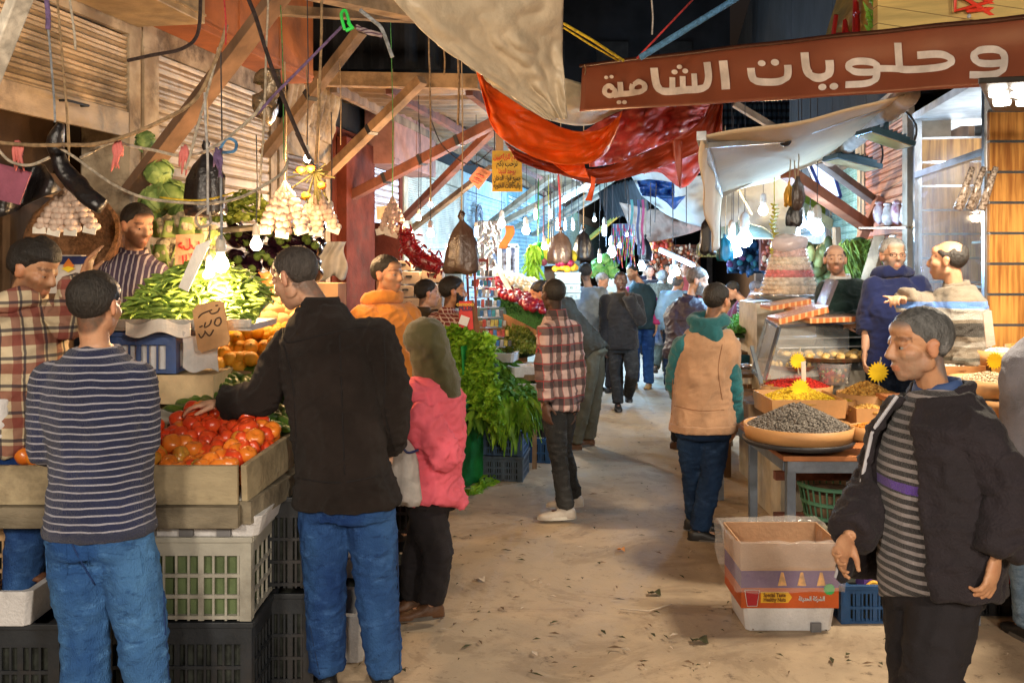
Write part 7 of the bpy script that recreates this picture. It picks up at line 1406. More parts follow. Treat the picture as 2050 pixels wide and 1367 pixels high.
# boxes in front of the stand
CX0 = P(1576, 1262, 4.74)
foam_box('white foam box on the ground under the open carton', (CX0.x+.01, 4.9, 0), .46, .34, .12)
m = MB(); m.box((CX0.x+.115, 4.722, .0), (CX0.x+.165, 4.74, .045)); obj('cut_out', m, mat('foam_shadow_grey', (.1, .1, .1)), [o for o in C.objects if o.name.startswith('foam_box') and o.get('label', '').startswith('white foam box on the ground')][0])  # dark block stands for the shade in the foam cut-out
rt = root('open_carton', (CX0.x, 4.88, .12), 'open purple and orange printed carton wrapped in clear plastic', 'carton'); x0, x1 = CX0.x-.235, CX0.x+.25; y0, y1, z0 = 4.72, 5.08, .122; TN = mat('carton_tan', (.50, .30, .17), .85, amt=.1)
def wall4(m, z0, z1, t=.006, fl=0):
    m.prism([V((x0, y0, z0)), V((x1, y0, z0)), V((x1+fl, y0-fl, z1)), V((x0-fl, y0-fl, z1))], (0, t, 0)); m.prism([V((x0, y1, z0)), V((x1, y1, z0)), V((x1+fl, y1+fl, z1)), V((x0-fl, y1+fl, z1))], (0, t, 0))
    m.prism([V((x0, y0+t, z0)), V((x0, y1, z0)), V((x0-fl, y1, z1)), V((x0-fl, y0, z1))], (t, 0, 0)); m.prism([V((x1, y0+t, z0)), V((x1, y1, z0)), V((x1+fl, y1, z1)), V((x1+fl, y0, z1))], (-t, 0, 0)); return m
obj('wall', wall4(MB(), z0, z0+.10), mat('print_orange_brown', (.50, .09, .015), .6, amt=.08), rt); obj('wall', wall4(MB(), z0+.101, z0+.185), mat('print_purple', (.09, .03, .20), .6, amt=.15), rt); obj('flap', wall4(MB(), z0+.186, z0+.325, fl=.006), TN, rt)
m = MB(); m.box((x0+.01, y0+.01, z0), (x1-.01, y1-.01, z0+.02)); obj('bottom', m, TN, rt)
fy = y0-.004
def fr(x, z): return V((x0+(x1-x0)*x, fy, z0+z))
for k, xx in enumerate((.42, .62, .82)): m = MB(); m.prism([fr(xx-.045, .112), fr(xx+.045, .112), fr(xx+.012, .178), fr(xx-.012, .178)], (0, .003, 0)); obj('printed_cone', m, mat('print_cone', (.75, .35, .06), .6, n=30, amt=.4), rt)
m = MB(); m.prism([fr(.20, .028), fr(.48, .028), fr(.52, .055), fr(.48, .082), fr(.20, .082)], (0, .003, 0)); obj('printed_ribbon', m, mat('print_yellow', (.75, .42, .03), .6), rt)
m = MB(); m.prism([fr(.06, .012), fr(.16, .012), fr(.185, .09), fr(.035, .09)], (0, .003, 0)); obj('printed_cup', m, mat('print_crimson', (.45, .02, .03), .6), rt); m = MB(); m.tube([fr(.035, .092)-V((0, .002, 0)), fr(.185, .092)-V((0, .002, 0)), fr(.16, .012)-V((0, .002, 0)), fr(.06, .012)-V((0, .002, 0)), fr(.035, .092)-V((0, .002, 0))], .002, 4); obj('cup_outline', m, FOAM, rt)
obj('lettering', text_mb('Special Taste', .026, fr(.34, .066)-V((0, .002, 0)), (1, 0, 0), UP, .001, width=.11), mat('ink_brown', (.2, .08, .01), .6), rt); obj('lettering', text_mb('Healthy Nuts', .026, fr(.34, .043)-V((0, .002, 0)), (1, 0, 0), UP, .001, width=.11), MATS['ink_brown'], rt)
obj('lettering', text_mb(arab('الشركة الحديثة'), .03, fr(.72, .048)-V((0, .002, 0)), (1, 0, 0), UP, .001, width=.13), FOAM, rt)
m = MB(); m.prism([fr(.90, .095)+V(((.030 if k % 2 else .024)*math.cos(math.pi*k/14), 0, (.030 if k % 2 else .024)*math.sin(math.pi*k/14))) for k in range(28)], (0, -.003, 0)); obj('printed_badge', m, mat('print_green', (.03, .38, .10), .6), rt)
m = MB(); m.loft([[V((CX0.x+(.262+e)*math.copysign(min(1, abs(math.cos(a))*1.5), math.cos(a)), 4.90+(.212+e)*math.copysign(min(1, abs(math.sin(a))*1.5), math.sin(a)), z)) for a in [2*math.pi*k/40 for k in range(40)]] for z, e in ((z0+.09, .004), (z0+.17, .012), (z0+.25, .016), (z0+.33, .02), (z0+.345, .008), (z0+.3, -.012), (z0+.2, -.02))], False).jit(.012, 14, 6); obj('plastic_liner', m, mat('film_liner', (.8, .75, .72), .1, alpha=.22, bump=.6, bs=20, spec=.9), rt, smooth=True)
crate('royal blue slotted crate beside the foam box', (P(1740, 1262, 4.8).x, 5.0, 0), .26, .34, .2, CRB2, 2, 3); crate('dark crate on the ground behind the legs of the striding man', (P(1975, 1240, 5.0).x, 5.1, 0), .27, .34, .16, CRD, 2, 4); 
rt = root('snack_carton', P(1745, 1160, 4.9), 'purple snack carton with a yellow shape standing on the royal blue crate', 'carton'); m = MB(); m.obox(P(1748, 1150, 4.95), (.14, .12, .17)); obj('box', m, mat('print_violet', (.14, .07, .35), .6), rt); m = MB(); m.tube(cat_mull([P(1730, 1180, 4.87), P(1748, 1165, 4.87), P(1768, 1178, 4.87)], 5), .012, 6); obj('printed_swoosh', m, mat('print_yellow2', (.75, .4, .04), .6), rt); 
for k, (x, w_, cc, lb) in enumerate(((1958, 34, (.70, .12, .02), 'bright orange carton on the dark crate, left one'), (1998, 40, (.45, .02, .03), 'red carton on the dark crate, right of the orange one'), (1925, 26, (.5, .15, .05), 'small brownish carton left of the bright orange one'))):
    rt = root('snack_carton', P(x, 1190, 5.0), lb, 'carton'); m = MB(); m.obox(P(x, 1168, 5.02), (PX(w_, 5), .12, PX(44, 5))); obj('box', m, mat('snack_%d' % k, cc, .5), rt, bevel=.003); m = MB(); m.obox(P(x, 1160, 4.955), (PX(w_*.7, 5), .004, PX(12, 5))); obj('printed_band', m, mat('snack_band', (.7, .5, .3), .5), rt)
m = MB(); m.tube([P(1790, 1240, 5.2), P(1900, 1235, 5.2)], .01); 
# carried bags
bag('white plastic bag in the hand of the woman', 808, 850, 1008, 62, 4.62, mat('bag_white_sheer', (.62, .60, .58), .35, n=6, bump=.5, bs=24, thin=.3), 12, .02); m = MB(); m.tube(cat_mull([P(812, 780, 4.6), P(800, 830, 4.58), P(802, 880, 4.58), P(815, 905, 4.58), P(838, 900, 4.58)], 5), .006, 6); obj('bag_strap', m, mat('strap_navy', (.02, .03, .12), .5), label='navy strap hanging over the coral blouse', cat='strap')
bag('blue and white plastic bag carried by the tweed jacket man', 1316, 630, 690, 24, 14.4, mat('bag_blue', (.03, .12, .6), .35, n=5, amt=.8, col2=(.6, .6, .65)), 13, .02)
# ---------------------------------------------------------------- banner, tarpaulins, ropes
def BS(x, y, off=0):
    t = (x-1160)/(2050-1160); d = 1/((1-t)/8.4+t/5.2); p = P(x, y, d); n = V((-.62, -.78, 0)).normalized()
    return p+n*(off+.010*math.sin(x*.031)+.012*math.sin(y*.05+x*.006))
rt = root('banner', BS(1600, 200), 'long brown banner with white Arabic lettering stretched across the lane', 'banner')
def bedge(x): return (133-(x-1165)*.108-3*math.sin((x-1165)/885*3.1), 224-(x-1158)*.062+2*math.sin((x-1158)/300))
m = MB(); m.sheet(lambda u, v: BS(1158+960*u+9*(1-v)*(1-u), bedge(1158+960*u)[0]*(1-v)+bedge(1158+960*u)[1]*v), 80, 14, .004); BRN = mat('banner_brown', (.23, .07, .038), .32, n=2, amt=.12, bump=.06, bs=6, spec=.6, thin=.12); obj('cloth', m, BRN, rt, smooth=True)
m = MB(); m.tube([BS(1162+955*k/40, bedge(1162+955*k/40)[0]-1, 0) for k in range(41)], .016, 8); obj('top_hem', m, mat('banner_dark', (.06, .02, .012), .4), rt, smooth=True)
K = 2.972; LET = mat('banner_white', (.72, .68, .66), .4, bump=0, thin=.1); seg = [0]
def ribbon(pts, w, ox, close=False, sq=True):
    seg[0] += 1; pp = [V((ox+x/K, y/K, 0)) for x, y in pts]; pp = cat_mull(pp, 5) if len(pp) > 2 else [pp[0].lerp(pp[1], t/6) for t in range(7)]
    hw = w/K/2; m = MB(); vs = []; n = len(pp)
    for i in range(n):
        a = pp[min(i+1, n-1)]-pp[max(i-1, 0)]; a.normalize(); q = V((-a.y, a.x, 0)); 
        if abs(a.x) > abs(a.y) and not close: q = V((0, math.copysign(1, q.y if q.y else 1), 0))*.9+q*.1
        vs += [BS(pp[i].x+q.x*hw, pp[i].y+q.y*hw, .010+.0006*seg[0]), BS(pp[i].x-q.x*hw, pp[i].y-q.y*hw, .010+.0006*seg[0])]
    m.add(vs, [(2*i, 2*i+1, 2*i+3, 2*i+2) for i in range(n-1)]); return m
def dot(x, y, r, ox, ry=None): seg[0] += 1; return MB().add([BS(ox+(x+r*math.cos(a))/K, (y+(ry or r*.8)*math.sin(a))/K, .010+.0006*seg[0]) for a in [2*math.pi*k/18 for k in range(18)]], [tuple(range(18))])
A0, A1 = 1400, 900
LETS = {'waw': [([(1610, 448), (1740, 446), (1800, 425), (1815, 380), (1812, 330), (1780, 300), (1725, 293), (1660, 302), (1632, 335), (1660, 372), (1725, 380), (1800, 376)], 44, A0)],
 'ha_lam_waw': [([(1298, 332), (1430, 326), (1490, 345), (1498, 375), (1450, 400), (1330, 414), (1210, 414), (1188, 390), (1184, 258)], 44, A0), ([(1200, 412), (1130, 408), (1060, 408)], 40, A0), ([(875, 508), (990, 500), (1045, 475), (1054, 425), (1045, 380), (975, 366), (910, 375), (892, 402), (925, 428), (985, 432), (1050, 428)], 42, A0)],
 'ya_alef': [([(780, 362), (780, 420), (765, 450), (725, 466), (680, 460), (650, 435), (636, 400), (632, 316)], 50, A0)], 'ta': [([(526, 388), (526, 430), (515, 462), (470, 486), (390, 490), (335, 482), (316, 455), (312, 408)], 44, A0)],
 'alef': [([(152, 366), (162, 535)], 52, A0)],
 'lam_shin_alef': [([(1540, 374), (1544, 460), (1525, 515), (1480, 532), (1400, 536), (1330, 544), (1270, 544), (1240, 520), (1230, 480), (1226, 408)], 44, A1), ([(1457, 440), (1457, 525)], 34, A1), ([(1388, 455), (1386, 530)], 34, A1), ([(1328, 462), (1324, 535)], 34, A1)],
 'mim_ya_ta': [([(1100, 510), (1135, 490), (1165, 508), (1160, 538), (1120, 552), (1092, 535), (1098, 505)], 32, A1), ([(1120, 552), (1070, 560), (1030, 562), (980, 570)], 34, A1), ([(1024, 492), (1024, 560)], 34, A1), ([(960, 520), (990, 540), (975, 568), (945, 570), (925, 548), (938, 520), (965, 515), (985, 530)], 30, A1)]}
for nm, ls in LETS.items():
    for p_, w_, ox in ls: obj('letter', ribbon(p_, w_, ox), LET, rt)
for x, y, r_, ox in ((740, 523, 25, A0), (810, 519, 26, A0), (378, 381, 22, A0), (455, 375, 24, A0), (1345, 432, 18, A1), (1408, 426, 18, A1), (1376, 402, 16, A1), (944, 466, 13, A1), (977, 462, 13, A1), (1016, 612, 15, A1), (1050, 612, 15, A1)): obj('letter_dot', dot(x, y, r_, ox), LET, rt)
# yellow plank fascia with signs, top right
rt = root('shop_sign', P(1900, 30, 6.2), 'yellow plank sign board with red strapwork letters above the banner', 'sign'); YP = mat('plank_yellow', (.62, .45, .14), .55, n=3, amt=.2, bump=.1, stretch=(.5, .5, 5), pat=p_stripes(8.5, .05, (.25, .16, .04), 2, 0, .28)); 
m = MB(); m.prism([P(1757, 90, 6.4), P(2120, 80, 6.0), P(2120, -60, 6.0), P(1757, -60, 6.4)], (0, .08, 0)); obj('board', m, YP, rt)
def bstrip(pts, w, dd, mt, d=6.15, nm='letter'): m = MB(); m.tube([P(x, y, d) for x, y in pts], PX(w, d)/2, 4); return obj(nm, m, mt, rt, smooth=False)
RSG = mat('sign_red', (.75, .06, .03), .4, bump=0)
for pts in (((1912, -10), (1912, 22), (2010, -4)), ((1925, -8), (1998, 38)), ((1998, 40), (2040, 8)), ((1935, 22), (2030, 14)), ((2030, -10), (2060, 8)), ((1960, -8), (1990, 10), (2030, -6))): bstrip(pts, 9, 0, RSG)
for x, y in ((1940, 33), (2043, 22)): m = MB(); m.ell(P(x, y, 6.1), .014, None, 8, 6); obj('stud', m, FOAM, rt)
rt = root('shop_sign', P(1700, 40, 7.4), 'side board of golden wood with red letters and green leaves', 'sign'); m = MB(); q = [P(1650, 80, 8.4), P(1756, 80, 6.6), P(1757, -50, 6.6), P(1690, -50, 8.2)]; m.prism(q, (.03, .05, 0)); obj('board', m, mat('plank_gold', (.40, .26, .05), .5, n=3, amt=.3, stretch=(1, 1, 5)), rt)
for pts in (((1710, 70), (1712, -20)), ((1714, 5), (1718, 70)), ((1690, 68), (1692, 42), (1696, 68)), ((1668, 72), (1674, 30)), ((1718, 25), (1712, 32)), ((1675, 70), (1700, 68))): m = MB(); m.tube([P(x, y, 6.6+(1756-x)/106*1.8*.9-.06) for x, y in pts], .018, 4); obj('letter', m, mat('sign_red_dark', (.45, .02, .02), .4, bump=0), rt)
m = MB()
for k in range(26): x = R.uniform(1734, 1752); y = R.uniform(-20, 74); m.tube([P(x, y, 6.62), P(x+R.uniform(-10, 4), y-R.uniform(8, 22), 6.62)], [.02, .003], 4)
obj('painted_leaves', m, mat('leaf_print', (.20, .45, .04), .5), rt)
# tarps
def lerp_poly(pts, t):
    t = max(0, min(.99999, t))*(len(pts)-1); i = int(t); f = t-i; a, b = pts[i], pts[i+1]; a0 = pts[max(i-1, 0)]; b1 = pts[min(i+2, len(pts)-1)]
    return tuple(.5*((2*a[q])+(b[q]-a0[q])*f+(2*a0[q]-5*a[q]+4*b[q]-b1[q])*f*f+(3*a[q]-a0[q]-3*b[q]+b1[q])*f**3) for q in range(len(a)))
def tarp(name, label, top, bot, mt, nu=60, nv=24, amp=.05, fq=(9, 5), seed=0, thick=.006, cat='tarpaulin', grp=None, fold=None):
    def fn(u, v):
        a, b = lerp_poly(top, u), lerp_poly(bot, u); x, y, d = [a[q]*(1-v)+b[q]*v for q in range(3)]
        w = noise.noise(V((u*fq[0], v*fq[1], seed)))*amp+.35*amp*math.sin(u*fq[0]*2.2+v*4+seed)+.45*amp*(1-2*abs(noise.noise(V((u*fq[0]*2+v*3, v*fq[1]*1.2-u*4, seed+9)))))
        return P(x, y, d+w)
    m = MB(); m.sheet(fn, nu, nv, thick); return obj(name, m, mt, smooth=True, label=label, cat=cat, group=grp)
TB = mat('tarp_beige', (.66, .54, .38), .38, n=3, amt=.12, bump=.5, bs=16, thin=.1, dirt=.35, spec=.5); TO = mat('tarp_orange', (.88, .14, .010), .38, n=3, amt=.15, bump=.4, bs=26, dirt=.12, thin=.35, spec=.6); TR = mat('tarp_dark_red', (.46, .065, .022), .38, n=4, amt=.25, bump=.3, bs=12, thin=.2, spec=.5); TPK = mat('tarp_pink_red', (.66, .14, .11), .25, n=4, amt=.3, bump=.5, bs=10, thin=.3, spec=.7)
TW = mat('canvas_white', (.55, .55, .52), .8, n=2, amt=.1, thin=.3, dirt=.2); TBR = mat('canvas_brown', (.22, .13, .09), .9, thin=.15); TBL = mat('tarp_blue', (.02, .10, .45), .35, n=5, amt=.4, bump=.4, bs=12, thin=.2)
tarp('tarpaulin', 'big dirty beige tarpaulin hanging into the top centre', [(752, -50, 4.3), (810, 25, 4.4), (880, 92, 4.6), (965, 150, 4.8), (1035, 200, 5.0), (1100, 240, 5.1)], [(1130, -50, 5.0), (1128, 10, 5.0), (1127, 70, 5.05), (1127, 120, 5.1), (1131, 180, 5.15), (1137, 238, 5.2)], TB, 60, 60, .06, (3, 4), 1)
tarp('tarpaulin', 'second beige tarpaulin showing below the big one', [(900, 95, 8.9), (990, 140, 8.9), (1100, 150, 9), (1180, 172, 9.0), (1262, 196, 9.1)], [(945, 140, 8.9), (1020, 205, 8.9), (1090, 238, 9), (1170, 252, 9.0), (1240, 230, 9.1)], mat('tarp_cream', (.62, .54, .38), .45, n=3, bump=.4, bs=14, thin=.15, dirt=.3), 40, 14, .05, (5, 3), 2)
tarp('tarpaulin', 'bright orange tarpaulin sagging in the middle of the lane', [(952, 128, 6.4), (975, 165, 6.5), (1010, 190, 6.6), (1060, 222, 6.7), (1130, 258, 6.9), (1190, 262, 7.0), (1228, 243, 7.0), (1247, 222, 7.0)], [(954, 140, 6.4), (968, 200, 6.5), (990, 262, 6.6), (1040, 300, 6.7), (1110, 328, 6.8), (1175, 328, 6.9), (1212, 306, 7.0), (1232, 268, 7.0)], TO, 70, 24, .07, (6, 3), 3)
tarp('tarpaulin', 'small orange flap under the sagging orange tarpaulin', [(1105, 322, 7.1), (1135, 330, 7.1), (1165, 318, 7.1)], [(1110, 330, 7.1), (1140, 350, 7.1), (1180, 358, 7.1)], TO, 20, 10, .02, (4, 3), 4)
tarp('strap', 'bright orange strap dangling below the tarpaulins', [(1183, 352, 7.2), (1181, 375, 7.2), (1172, 402, 7.2)], [(1192, 356, 7.2), (1190, 378, 7.2), (1185, 402, 7.2)], TO, 12, 4, .01, (3, 2), 5, cat='strap')
tarp('tarpaulin', 'dark red tarpaulin sagging like a long crescent', [(1010, 285, 7.6), (1050, 308, 7.7), (1120, 330, 7.8), (1195, 338, 7.9), (1260, 318, 8.0), (1330, 288, 8.1), (1395, 250, 8.2), (1425, 208, 8.2)], [(1035, 322, 7.6), (1075, 338, 7.7), (1130, 352, 7.8), (1195, 368, 7.9), (1270, 352, 8.0), (1350, 325, 8.1), (1430, 285, 8.2), (1448, 210, 8.2)], TR, 70, 14, .06, (9, 3), 6)
tarp('tarpaulin', 'crumpled pink red plastic sheet inside the dark red crescent', [(1170, 262, 8.6), (1230, 228, 8.7), (1300, 210, 8.8), (1360, 205, 8.8), (1420, 208, 8.8)], [(1180, 335, 8.5), (1240, 325, 8.6), (1300, 300, 8.7), (1360, 275, 8.8), (1405, 245, 8.8)], TPK, 50, 24, .12, (8, 6), 7)
tarp('tarpaulin', 'dark red sheet draped behind the banner bottom', [(1240, 222, 9.2), (1330, 205, 9.2), (1445, 200, 9.2)], [(1180, 275, 9.2), (1330, 300, 9.2), (1447, 285, 9.2)], TR, 30, 16, .10, (6, 4), 8)
tarp('tarpaulin', 'pinkish sheet hanging below the crescent towards the white canvas', [(1250, 345, 9.6), (1300, 330, 9.6), (1350, 305, 9.6), (1412, 282, 9.6)], [(1290, 348, 9.6), (1320, 345, 9.6), (1368, 376, 9.6), (1412, 330, 9.6)], TPK, 30, 14, .06, (6, 4), 9)
tarp('strap', 'brown pointed rag hanging beside the pinkish sheet', [(1345, 280, 8.0), (1350, 320, 8.0), (1361, 376, 8.0)], [(1366, 280, 8.0), (1366, 320, 8.0), (1363, 378, 8.0)], TR, 12, 4, .01, (3, 2), 10, cat='rag')
tarp('canvas', 'white canvas roof sheet sagging over the far stalls', [(1262, 348, 15), (1330, 340, 13), (1400, 352, 12), (1480, 330, 11.5), (1570, 335, 11)], [(1285, 392, 15), (1340, 432, 14), (1410, 455, 13), (1500, 470, 12.4), (1600, 480, 12)], TW, 50, 20, .25, (5, 3), 11, cat='canvas roof')
tarp('canvas', 'brown canvas sheet under the white canvas at the lane end', [(1240, 405, 19), (1300, 418, 18), (1370, 425, 17), (1450, 440, 16)], [(1275, 490, 19), (1320, 482, 18), (1380, 468, 17), (1440, 445, 16)], TBR, 40, 14, .25, (5, 3), 12, cat='canvas roof')
tarp('tarpaulin', 'crumpled blue tarpaulin scrap above the streamers', [(1275, 362, 12), (1310, 360, 12), (1350, 366, 12)], [(1285, 392, 12), (1320, 396, 12), (1350, 398, 12)], TBL, 24, 14, .12, (6, 5), 13); tarp('tarpaulin', 'pointed deep blue tarpaulin scrap below the crumpled one', [(1318, 396, 11.6), (1340, 396, 11.6), (1373, 392, 11.6)], [(1335, 404, 11.6), (1349, 420, 11.6), (1362, 404, 11.6)], TBL, 16, 8, .03, (4, 3), 14)
# far roofs to close the view over the lane
for lb, a, b, mt_ in (('dark boards of the far awning left of the brown canvas', [(1195, 378, 22), (1290, 355, 18)], [(1215, 440, 22), (1300, 420, 18)], DARKW), ('blue lit tin roof seen between the dark red sheet and the awning', [(1440, 190, 12), (1580, 190, 12)], [(1440, 300, 11), (1580, 300, 11)], mat('tin_blue', (.08, .13, .18), .35, metal=.6, pat=p_stripes(9, .4, (.02, .02, .03), 2)))):  # blue lamplight is painted into the tin's colour
    m = MB(); m.sheet(lambda u, v: P(a[0][0]*(1-u)*(1-v)+a[1][0]*u*(1-v)+b[0][0]*(1-u)*v+b[1][0]*u*v, a[0][1]*(1-u)*(1-v)+a[1][1]*u*(1-v)+b[0][1]*(1-u)*v+b[1][1]*u*v, a[0][2]*(1-u)*(1-v)+a[1][2]*u*(1-v)+b[0][2]*(1-u)*v+b[1][2]*u*v)+UP*.02*math.sin(u*90), 120, 6, .01); obj('roof_sheet', m, mt_, smooth=True, label=lb, cat='roof')
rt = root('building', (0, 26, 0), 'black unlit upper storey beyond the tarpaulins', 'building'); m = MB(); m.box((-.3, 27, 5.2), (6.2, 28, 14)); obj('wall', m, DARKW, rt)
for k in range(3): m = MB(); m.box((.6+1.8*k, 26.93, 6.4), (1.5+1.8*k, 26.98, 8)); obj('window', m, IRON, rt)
# ropes ------------------------------------------------------------------
RPC = {'cream': (.55, .48, .38), 'tan': (.40, .27, .15), 'white': (.62, .60, .58), 'violet': (.20, .13, .28), 'red': (.60, .06, .06), 'green': (.10, .35, .10), 'yellow': (.70, .50, .03), 'blue': (.10, .28, .55), 'dark': (.05, .035, .035), 'pink': (.70, .20, .18), 'grey': (.35, .38, .42)}
def rope(label, pts, d, r=.006, col='cream', name='rope', cat='rope', grp='ropes and cords strung over the stalls', sm=True):
    pp = [P(p[0], p[1], p[2] if len(p) > 2 else d) for p in pts]; pp = cat_mull(pp, 6) if sm and len(pp) > 2 else pp; pp = [p+noise.noise_vector(p*6)*.004 for p in pp]
    m = MB(); m.tube(pp, r, 6); return obj(name, m, mat('rope_'+col, RPC[col], .85, n=40, amt=.35, bump=.6, bs=300), smooth=True, label=label, cat=cat, group=grp)
rope('thick near rope sagging from the left edge to the red ties', [(-20, 284), (50, 290), (130, 290), (210, 285), (320, 245), (395, 195), (440, 95), (455, 50)], 4.2, .009, 'tan')
rope('cream rope looping under the black bag at the left', [(-10, 290), (20, 322), (60, 330), (100, 315)], 4.2, .007); rope('cream rope sagging from the left knot to the garlic', [(105, 288), (150, 315), (230, 372), (300, 398), (400, 408), (480, 395), (560, 350), (575, 320)], 4.25, .007)
rope('pale rope with red ties running to the blue loop', [(160, 316), (225, 285), (262, 292), (310, 302), (370, 312), (430, 294), (500, 240), (525, 205)], 4.3, .0075); rope('thin yellow rope under the pale rope', [(320, 395), (400, 402), (470, 385)], 4.35, .004, 'yellow')
rope('violet cord rising to the green clip at top', [(430, 298), (510, 232), (560, 180), (690, 48)], 4.6, .007, 'violet'); rope('white frayed cord ending hanging from the clip', [(720, 20), (745, 40), (765, 60), (785, 115)], 4.6, .010, 'grey')
for x0, y0, x1, y1, d, c, lb, r in ((115, 0, 138, 305, 4.0, 'tan', 'straight tan cord down to the bent black bag', .005), (92, 0, 110, 245, 4.0, 'grey', 'grey violet cord left of the tan cord', .005), (410, 185, 416, 430, 4.2, 'white', 'white cord down to the loop over the cauliflowers', .006), (440, 300, 442, 480, 4.3, 'grey', 'pale blue cord holding the big bulb socket', .006),
        (437, 95, 372, 340, 4.2, 'cream', 'slanting white cord off the plank strut', .006), (537, -10, 518, 420, 5.0, 'cream', 'long cord near the end of the plank strut', .006), (645, -10, 632, 330, 5.2, 'tan', 'thick tan cord down to the garlic bunch', .008), (562, 10, 568, 320, 5.3, 'green', 'thin green cord above the garlic', .003), (858, 70, 862, 405, 7.5, 'tan', 'brown cord down to the highest struts bulb', .007), (917, 112, 917, 250, 6.5, 'tan', 'orange brown cord under the beige tarpaulin', .008),
        (888, 95, 889, 150, 6.5, 'tan', 'short cord beside the orange brown cord', .006), (782, 45, 786, 390, 6.8, 'green', 'green cord over the small garlic bunch', .003), (680, 120, 682, 290, 6.0, 'tan', 'rusty wire beside the plaster cornice', .003), (613, 120, 614, 290, 5.6, 'tan', 'wire carrying the high small bulb', .003), (448, -5, 452, 90, 4.0, 'red', 'pink red cord at the top over the plank strut', .004), (140, 0, 150, 100, 3.6, 'cream', 'frayed white cord dangling at the top left', .005),
        (93, -5, 97, 60, 3.5, 'violet', 'bushy violet cord at the top left', .010), (1118, 350, 1120, 455, 11.4, 'red', 'red chain like cord above the brown bag', .012), (1304, -5, 1306, 70, 7.0, 'white', 'white cord dangling against the black sky', .006), (1440, 390, 1440, 520, 8.0, 'dark', 'dark cord under the awning corner', .005), (1170, 130, 1170, 150, 7, 'tan', 'tiny cord end by the banner corner', .004), (840, 240, 842, 430, 8.8, 'dark', 'dark wire above the small warm bulb', .003)):
    rope(lb, [(x0, y0), ((x0+x1)/2+2, (y0+y1)/2), (x1, y1)], d, r, c)
rope('black cable looping off the pier to the beige fascia', [(255, 122), (300, 112), (360, 100), (395, 70), (402, 0)], 5.8, .011, 'dark'); rope('black cable crossing diagonally before the orange fascia', [(495, -10), (520, 60), (560, 180), (620, 320)], 5.0, .012, 'dark'); rope('dark rope swag below the yellow board', [(860, 230), (885, 290), (940, 330), (985, 300)], 9.0, .005, 'dark')
rope('yellow rope running from the beige tarpaulin to the banner', [(1127, 47), (1185, 80), (1250, 122)], 6.4, .010, 'yellow', sm=False); rope('second yellow rope close beside the first', [(1127, 55), (1180, 88), (1240, 122)], 6.45, .007, 'yellow', sm=False); rope('broad light blue strap running up to the top', [(1282, 116), (1470, 0), (1500, -20)], 6.5, .022, 'blue', sm=False); rope('thin red cord crossing above the blue strap', [(1275, 118), (1386, 0)], 6.6, .007, 'red', sm=False)
rope('light blue cord loop on the pale rope', [(440, 298), (455, 278), (472, 285), (468, 302), (445, 305)], 4.3, .007, 'blue'); rope('cream loop hanging over the cauliflowers', [(412, 418), (392, 435), (400, 455), (420, 448), (418, 425)], 4.3, .006)
for x, y, lb in ((235, 285, 'pink red rag ties knotted beside the cabbages'), (35, 285, 'pink red rag knot hanging at the far left'), (438, 300, 'purple red rag knot at the blue loop'), (368, 295, 'small pink tie on the pale rope')):
    m = MB()
    for k in range(6): m.tube(cat_mull([P(x+R.uniform(-6, 6), y+R.uniform(-4, 4), 4.25), P(x+R.uniform(-9, 9), y+15+R.uniform(-4, 4), 4.22), P(x+R.uniform(-14, 14), y+R.uniform(25, 60), 4.25)], 4), [.006, .008, .009, .009, .009, .008, .007, .005, .003], 5)
    obj('rag_tie', m, mat('rope_pink' if 'pink' in lb else 'rope_violet', RPC['pink' if 'pink' in lb else 'violet'], .9), smooth=True, label=lb, cat='rag')
rt = root('peg_clip', P(708, 40, 4.5), 'bright green plastic clip hooked on the violet cord', 'clip'); m = MB(); m.tube(cat_mull([P(690, 60, 4.5), P(683, 30, 4.5), P(692, 22, 4.5), P(700, 50, 4.5)], 4), .008, 6); m.tube([P(692, 62, 4.5), P(708, 55, 4.5)], .009, 6); m.tube([P(697, 45, 4.5), P(706, 58, 4.5)], .009, 6); obj('clip', m, mat('plastic_green', (.03, .6, .08), .4), rt)
m = MB(); m.sheet(lambda u, v: P(712+52*u, 50+10*v+18*u, 4.5+.02*math.sin(u*9)), 12, 4, .008).jit(.006, 20); obj('striped_rag', m, mat('rag_grey_stripe', (.35, .28, .28), .9, pat=p_stripes(60, .4, (.1, .05, .08), 2)), smooth=True, label='grey striped rag wound on the cords near the green clip', cat='rag')
m = MB(); m.tube(cat_mull([P(532, 140, 5.3), P(545, 180, 5.3), P(525, 215, 5.3), P(548, 235, 5.3)], 4), [.05, .07, .06, .05, .07, .05, .06, .07, .05, .06, .05, .06, .03], 10).jit(.04, 14, 8); obj('foil_bundle', m, mat('foil_dirty', (.35, .28, .2), .25, metal=.7, bump=.5), smooth=True, label='crumpled dirty foil bundle tied on the cord by the strut', cat='bundle')
for i in range(22):   # thin hanging wires mid lane
    x = 1065+R.uniform(0, 340); y = R.uniform(330, 380); d = R.uniform(10, 15); m = MB(); m.tube([P(x, y, d), P(x+R.uniform(-3, 3), y+R.uniform(50, 130), d)], .006, 5); o = obj('wire', m, WIRE, label='thin dark wire hanging in the bulb lit middle of the lane', cat='wire', group='thin hanging wires mid lane')
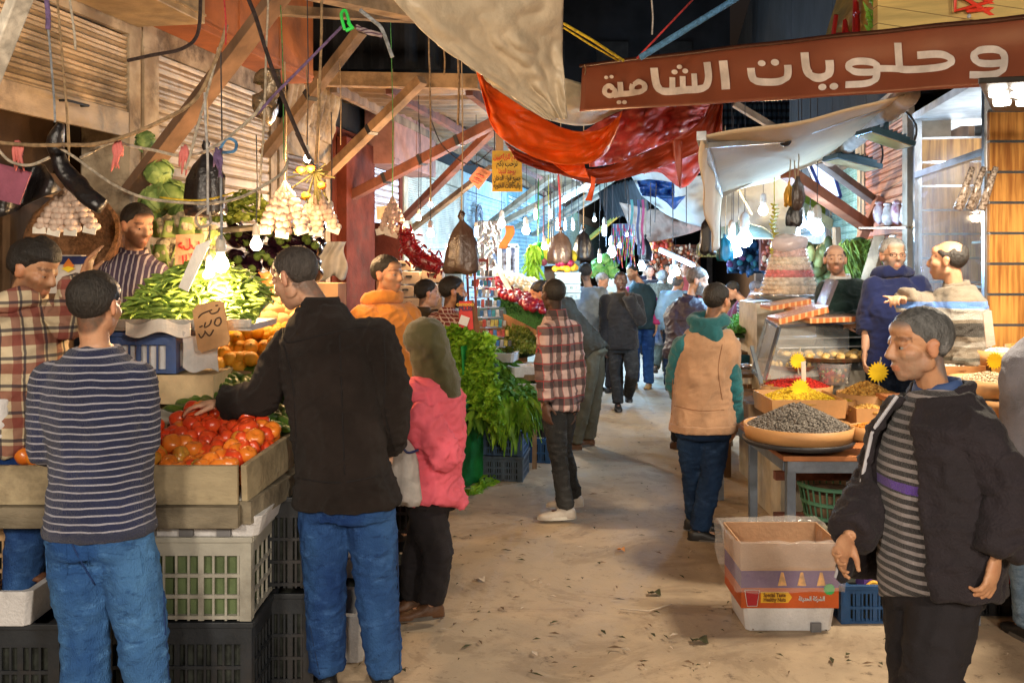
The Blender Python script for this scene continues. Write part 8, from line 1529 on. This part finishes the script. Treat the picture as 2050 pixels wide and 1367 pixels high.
# flowers between garlic
m = MB(); rt = root('flower_bunch', P(630, 350, 5.8), 'dried flower bunch with orange blooms between the garlic bunches', 'flowers')
for k in range(40): a = P(630, 345, 5.8); m.tube([a, a+V((R.gauss(0, .07), R.gauss(0, .05), R.uniform(-.2, .06)))], [.003, .005], 4)
obj('stems', m, mat('stem_olive', (.06, .055, .015), .8), rt)
for k, (x, y) in enumerate(((602, 340), (645, 372), (612, 392), (622, 338))): m = MB(); m.ell(P(x, y, 5.72), (.03, .02, .022), None, 10, 8).jit(.01, 60, k); obj('flower', m, mat('bloom_orange', (.85, .22, .02), .6) if k != 2 else mat('bloom_yellow', (.85, .5, .03), .6), rt, smooth=True)
# litter on the ground
LIT = [mat('litter_leaf', (.05, .05, .02), .9), mat('litter_paper', (.55, .45, .35), .8), mat('litter_twig', (.15, .09, .05), .9)]
lp = [(1075, 822), (1010, 815)]
m = MB()
for k in range(420):
    x = R.uniform(600, 2030); y = 760+600*R.random()**.8; c = G(x, y); 
    if c.y > 12: continue
    s_ = R.uniform(.006, .02); a = R.uniform(0, 6.28); dv = V((math.cos(a), math.sin(a), 0)); c = c+UP*.012; m.cur = R.choice((0, 0, 0, 2, 2, 1)); sd = dv.cross(UP)*s_*R.uniform(.2, .7); ln = dv*s_*R.uniform(.8, 2.2); m.add([c-ln, c+sd+UP*.004, c+ln, c-sd+UP*.006], [(0, 1, 2, 3)])
obj('litter', m, LIT, label='scattered bits of leaf, paper and twig trodden into the lane', cat='litter', kind='stuff')
for x, y, s_, mt_, lb in ((960, 1163, .06, LIT[1], 'torn scrap of whitish paper near the feet of the woman'), (1243, 1103, .05, mat('peel_orange', (.7, .3, .1), .7), 'bit of orange peel in the middle of the lane'), (1310, 1190, .07, LIT[0], 'dark dead leaf at the edge of the shadow'), (1900, 1275, .06, LIT[1], 'pale dry leaf near the right edge'), (1400, 1285, .08, LIT[0], 'tuft of dark greens left of the foam box')):
    c = G(x, y)+UP*.015; m = MB(); m.sheet(lambda u, v: c+V(((u-.5)*s_, (v-.5)*s_*.6, .012*math.sin(u*5)*math.sin(v*4+1))), 6, 5, .002); obj('scrap', m, mt_, smooth=True, label=lb, cat='scrap')
m = MB(); m.tube([G(1240, 1222)+UP*.01, G(1300, 1228)+UP*.015, G(1345, 1212)+UP*.01], .004, 5); obj('twig', m, LIT[1], label='long pale straw lying in the shadow on the lane', cat='straw')
# ---------------------------------------------------------------- unseen fill lamps added behind the camera
for x, y, z, c, e, lb in ((-1.9, -1.6, 3.3, (1, .86, .68), 420, 'bulb over the stall behind the viewer, left side'), (2.2, -2.0, 3.4, (1, .86, .70), 460, 'bulb over the stall behind the viewer, right side'), (.2, -4.5, 3.8, (1, .85, .68), 420, 'bulb further back over the lane behind the viewer')):
    q = P(CX, CY, 1); rt = root('light_bulb', (x, y, z), lb, 'light bulb', 'bulbs behind the viewer'); m = MB(); m.lathe([(0, -.05), (.035, -.035), (.045, 0), (.03, .04), (.02, .07)], (x, y, z), 14); obj('glass', m, emat('bulb_back', (1, .85, .65), 20), rt, smooth=True); m = MB(); m.lathe([(.022, .07), (.028, .13), (.005, .15)], (x, y, z), 12); obj('socket', m, WIRE, rt); glow('bulb_glow', (x, y, z-.12), c, e, .28, rt)
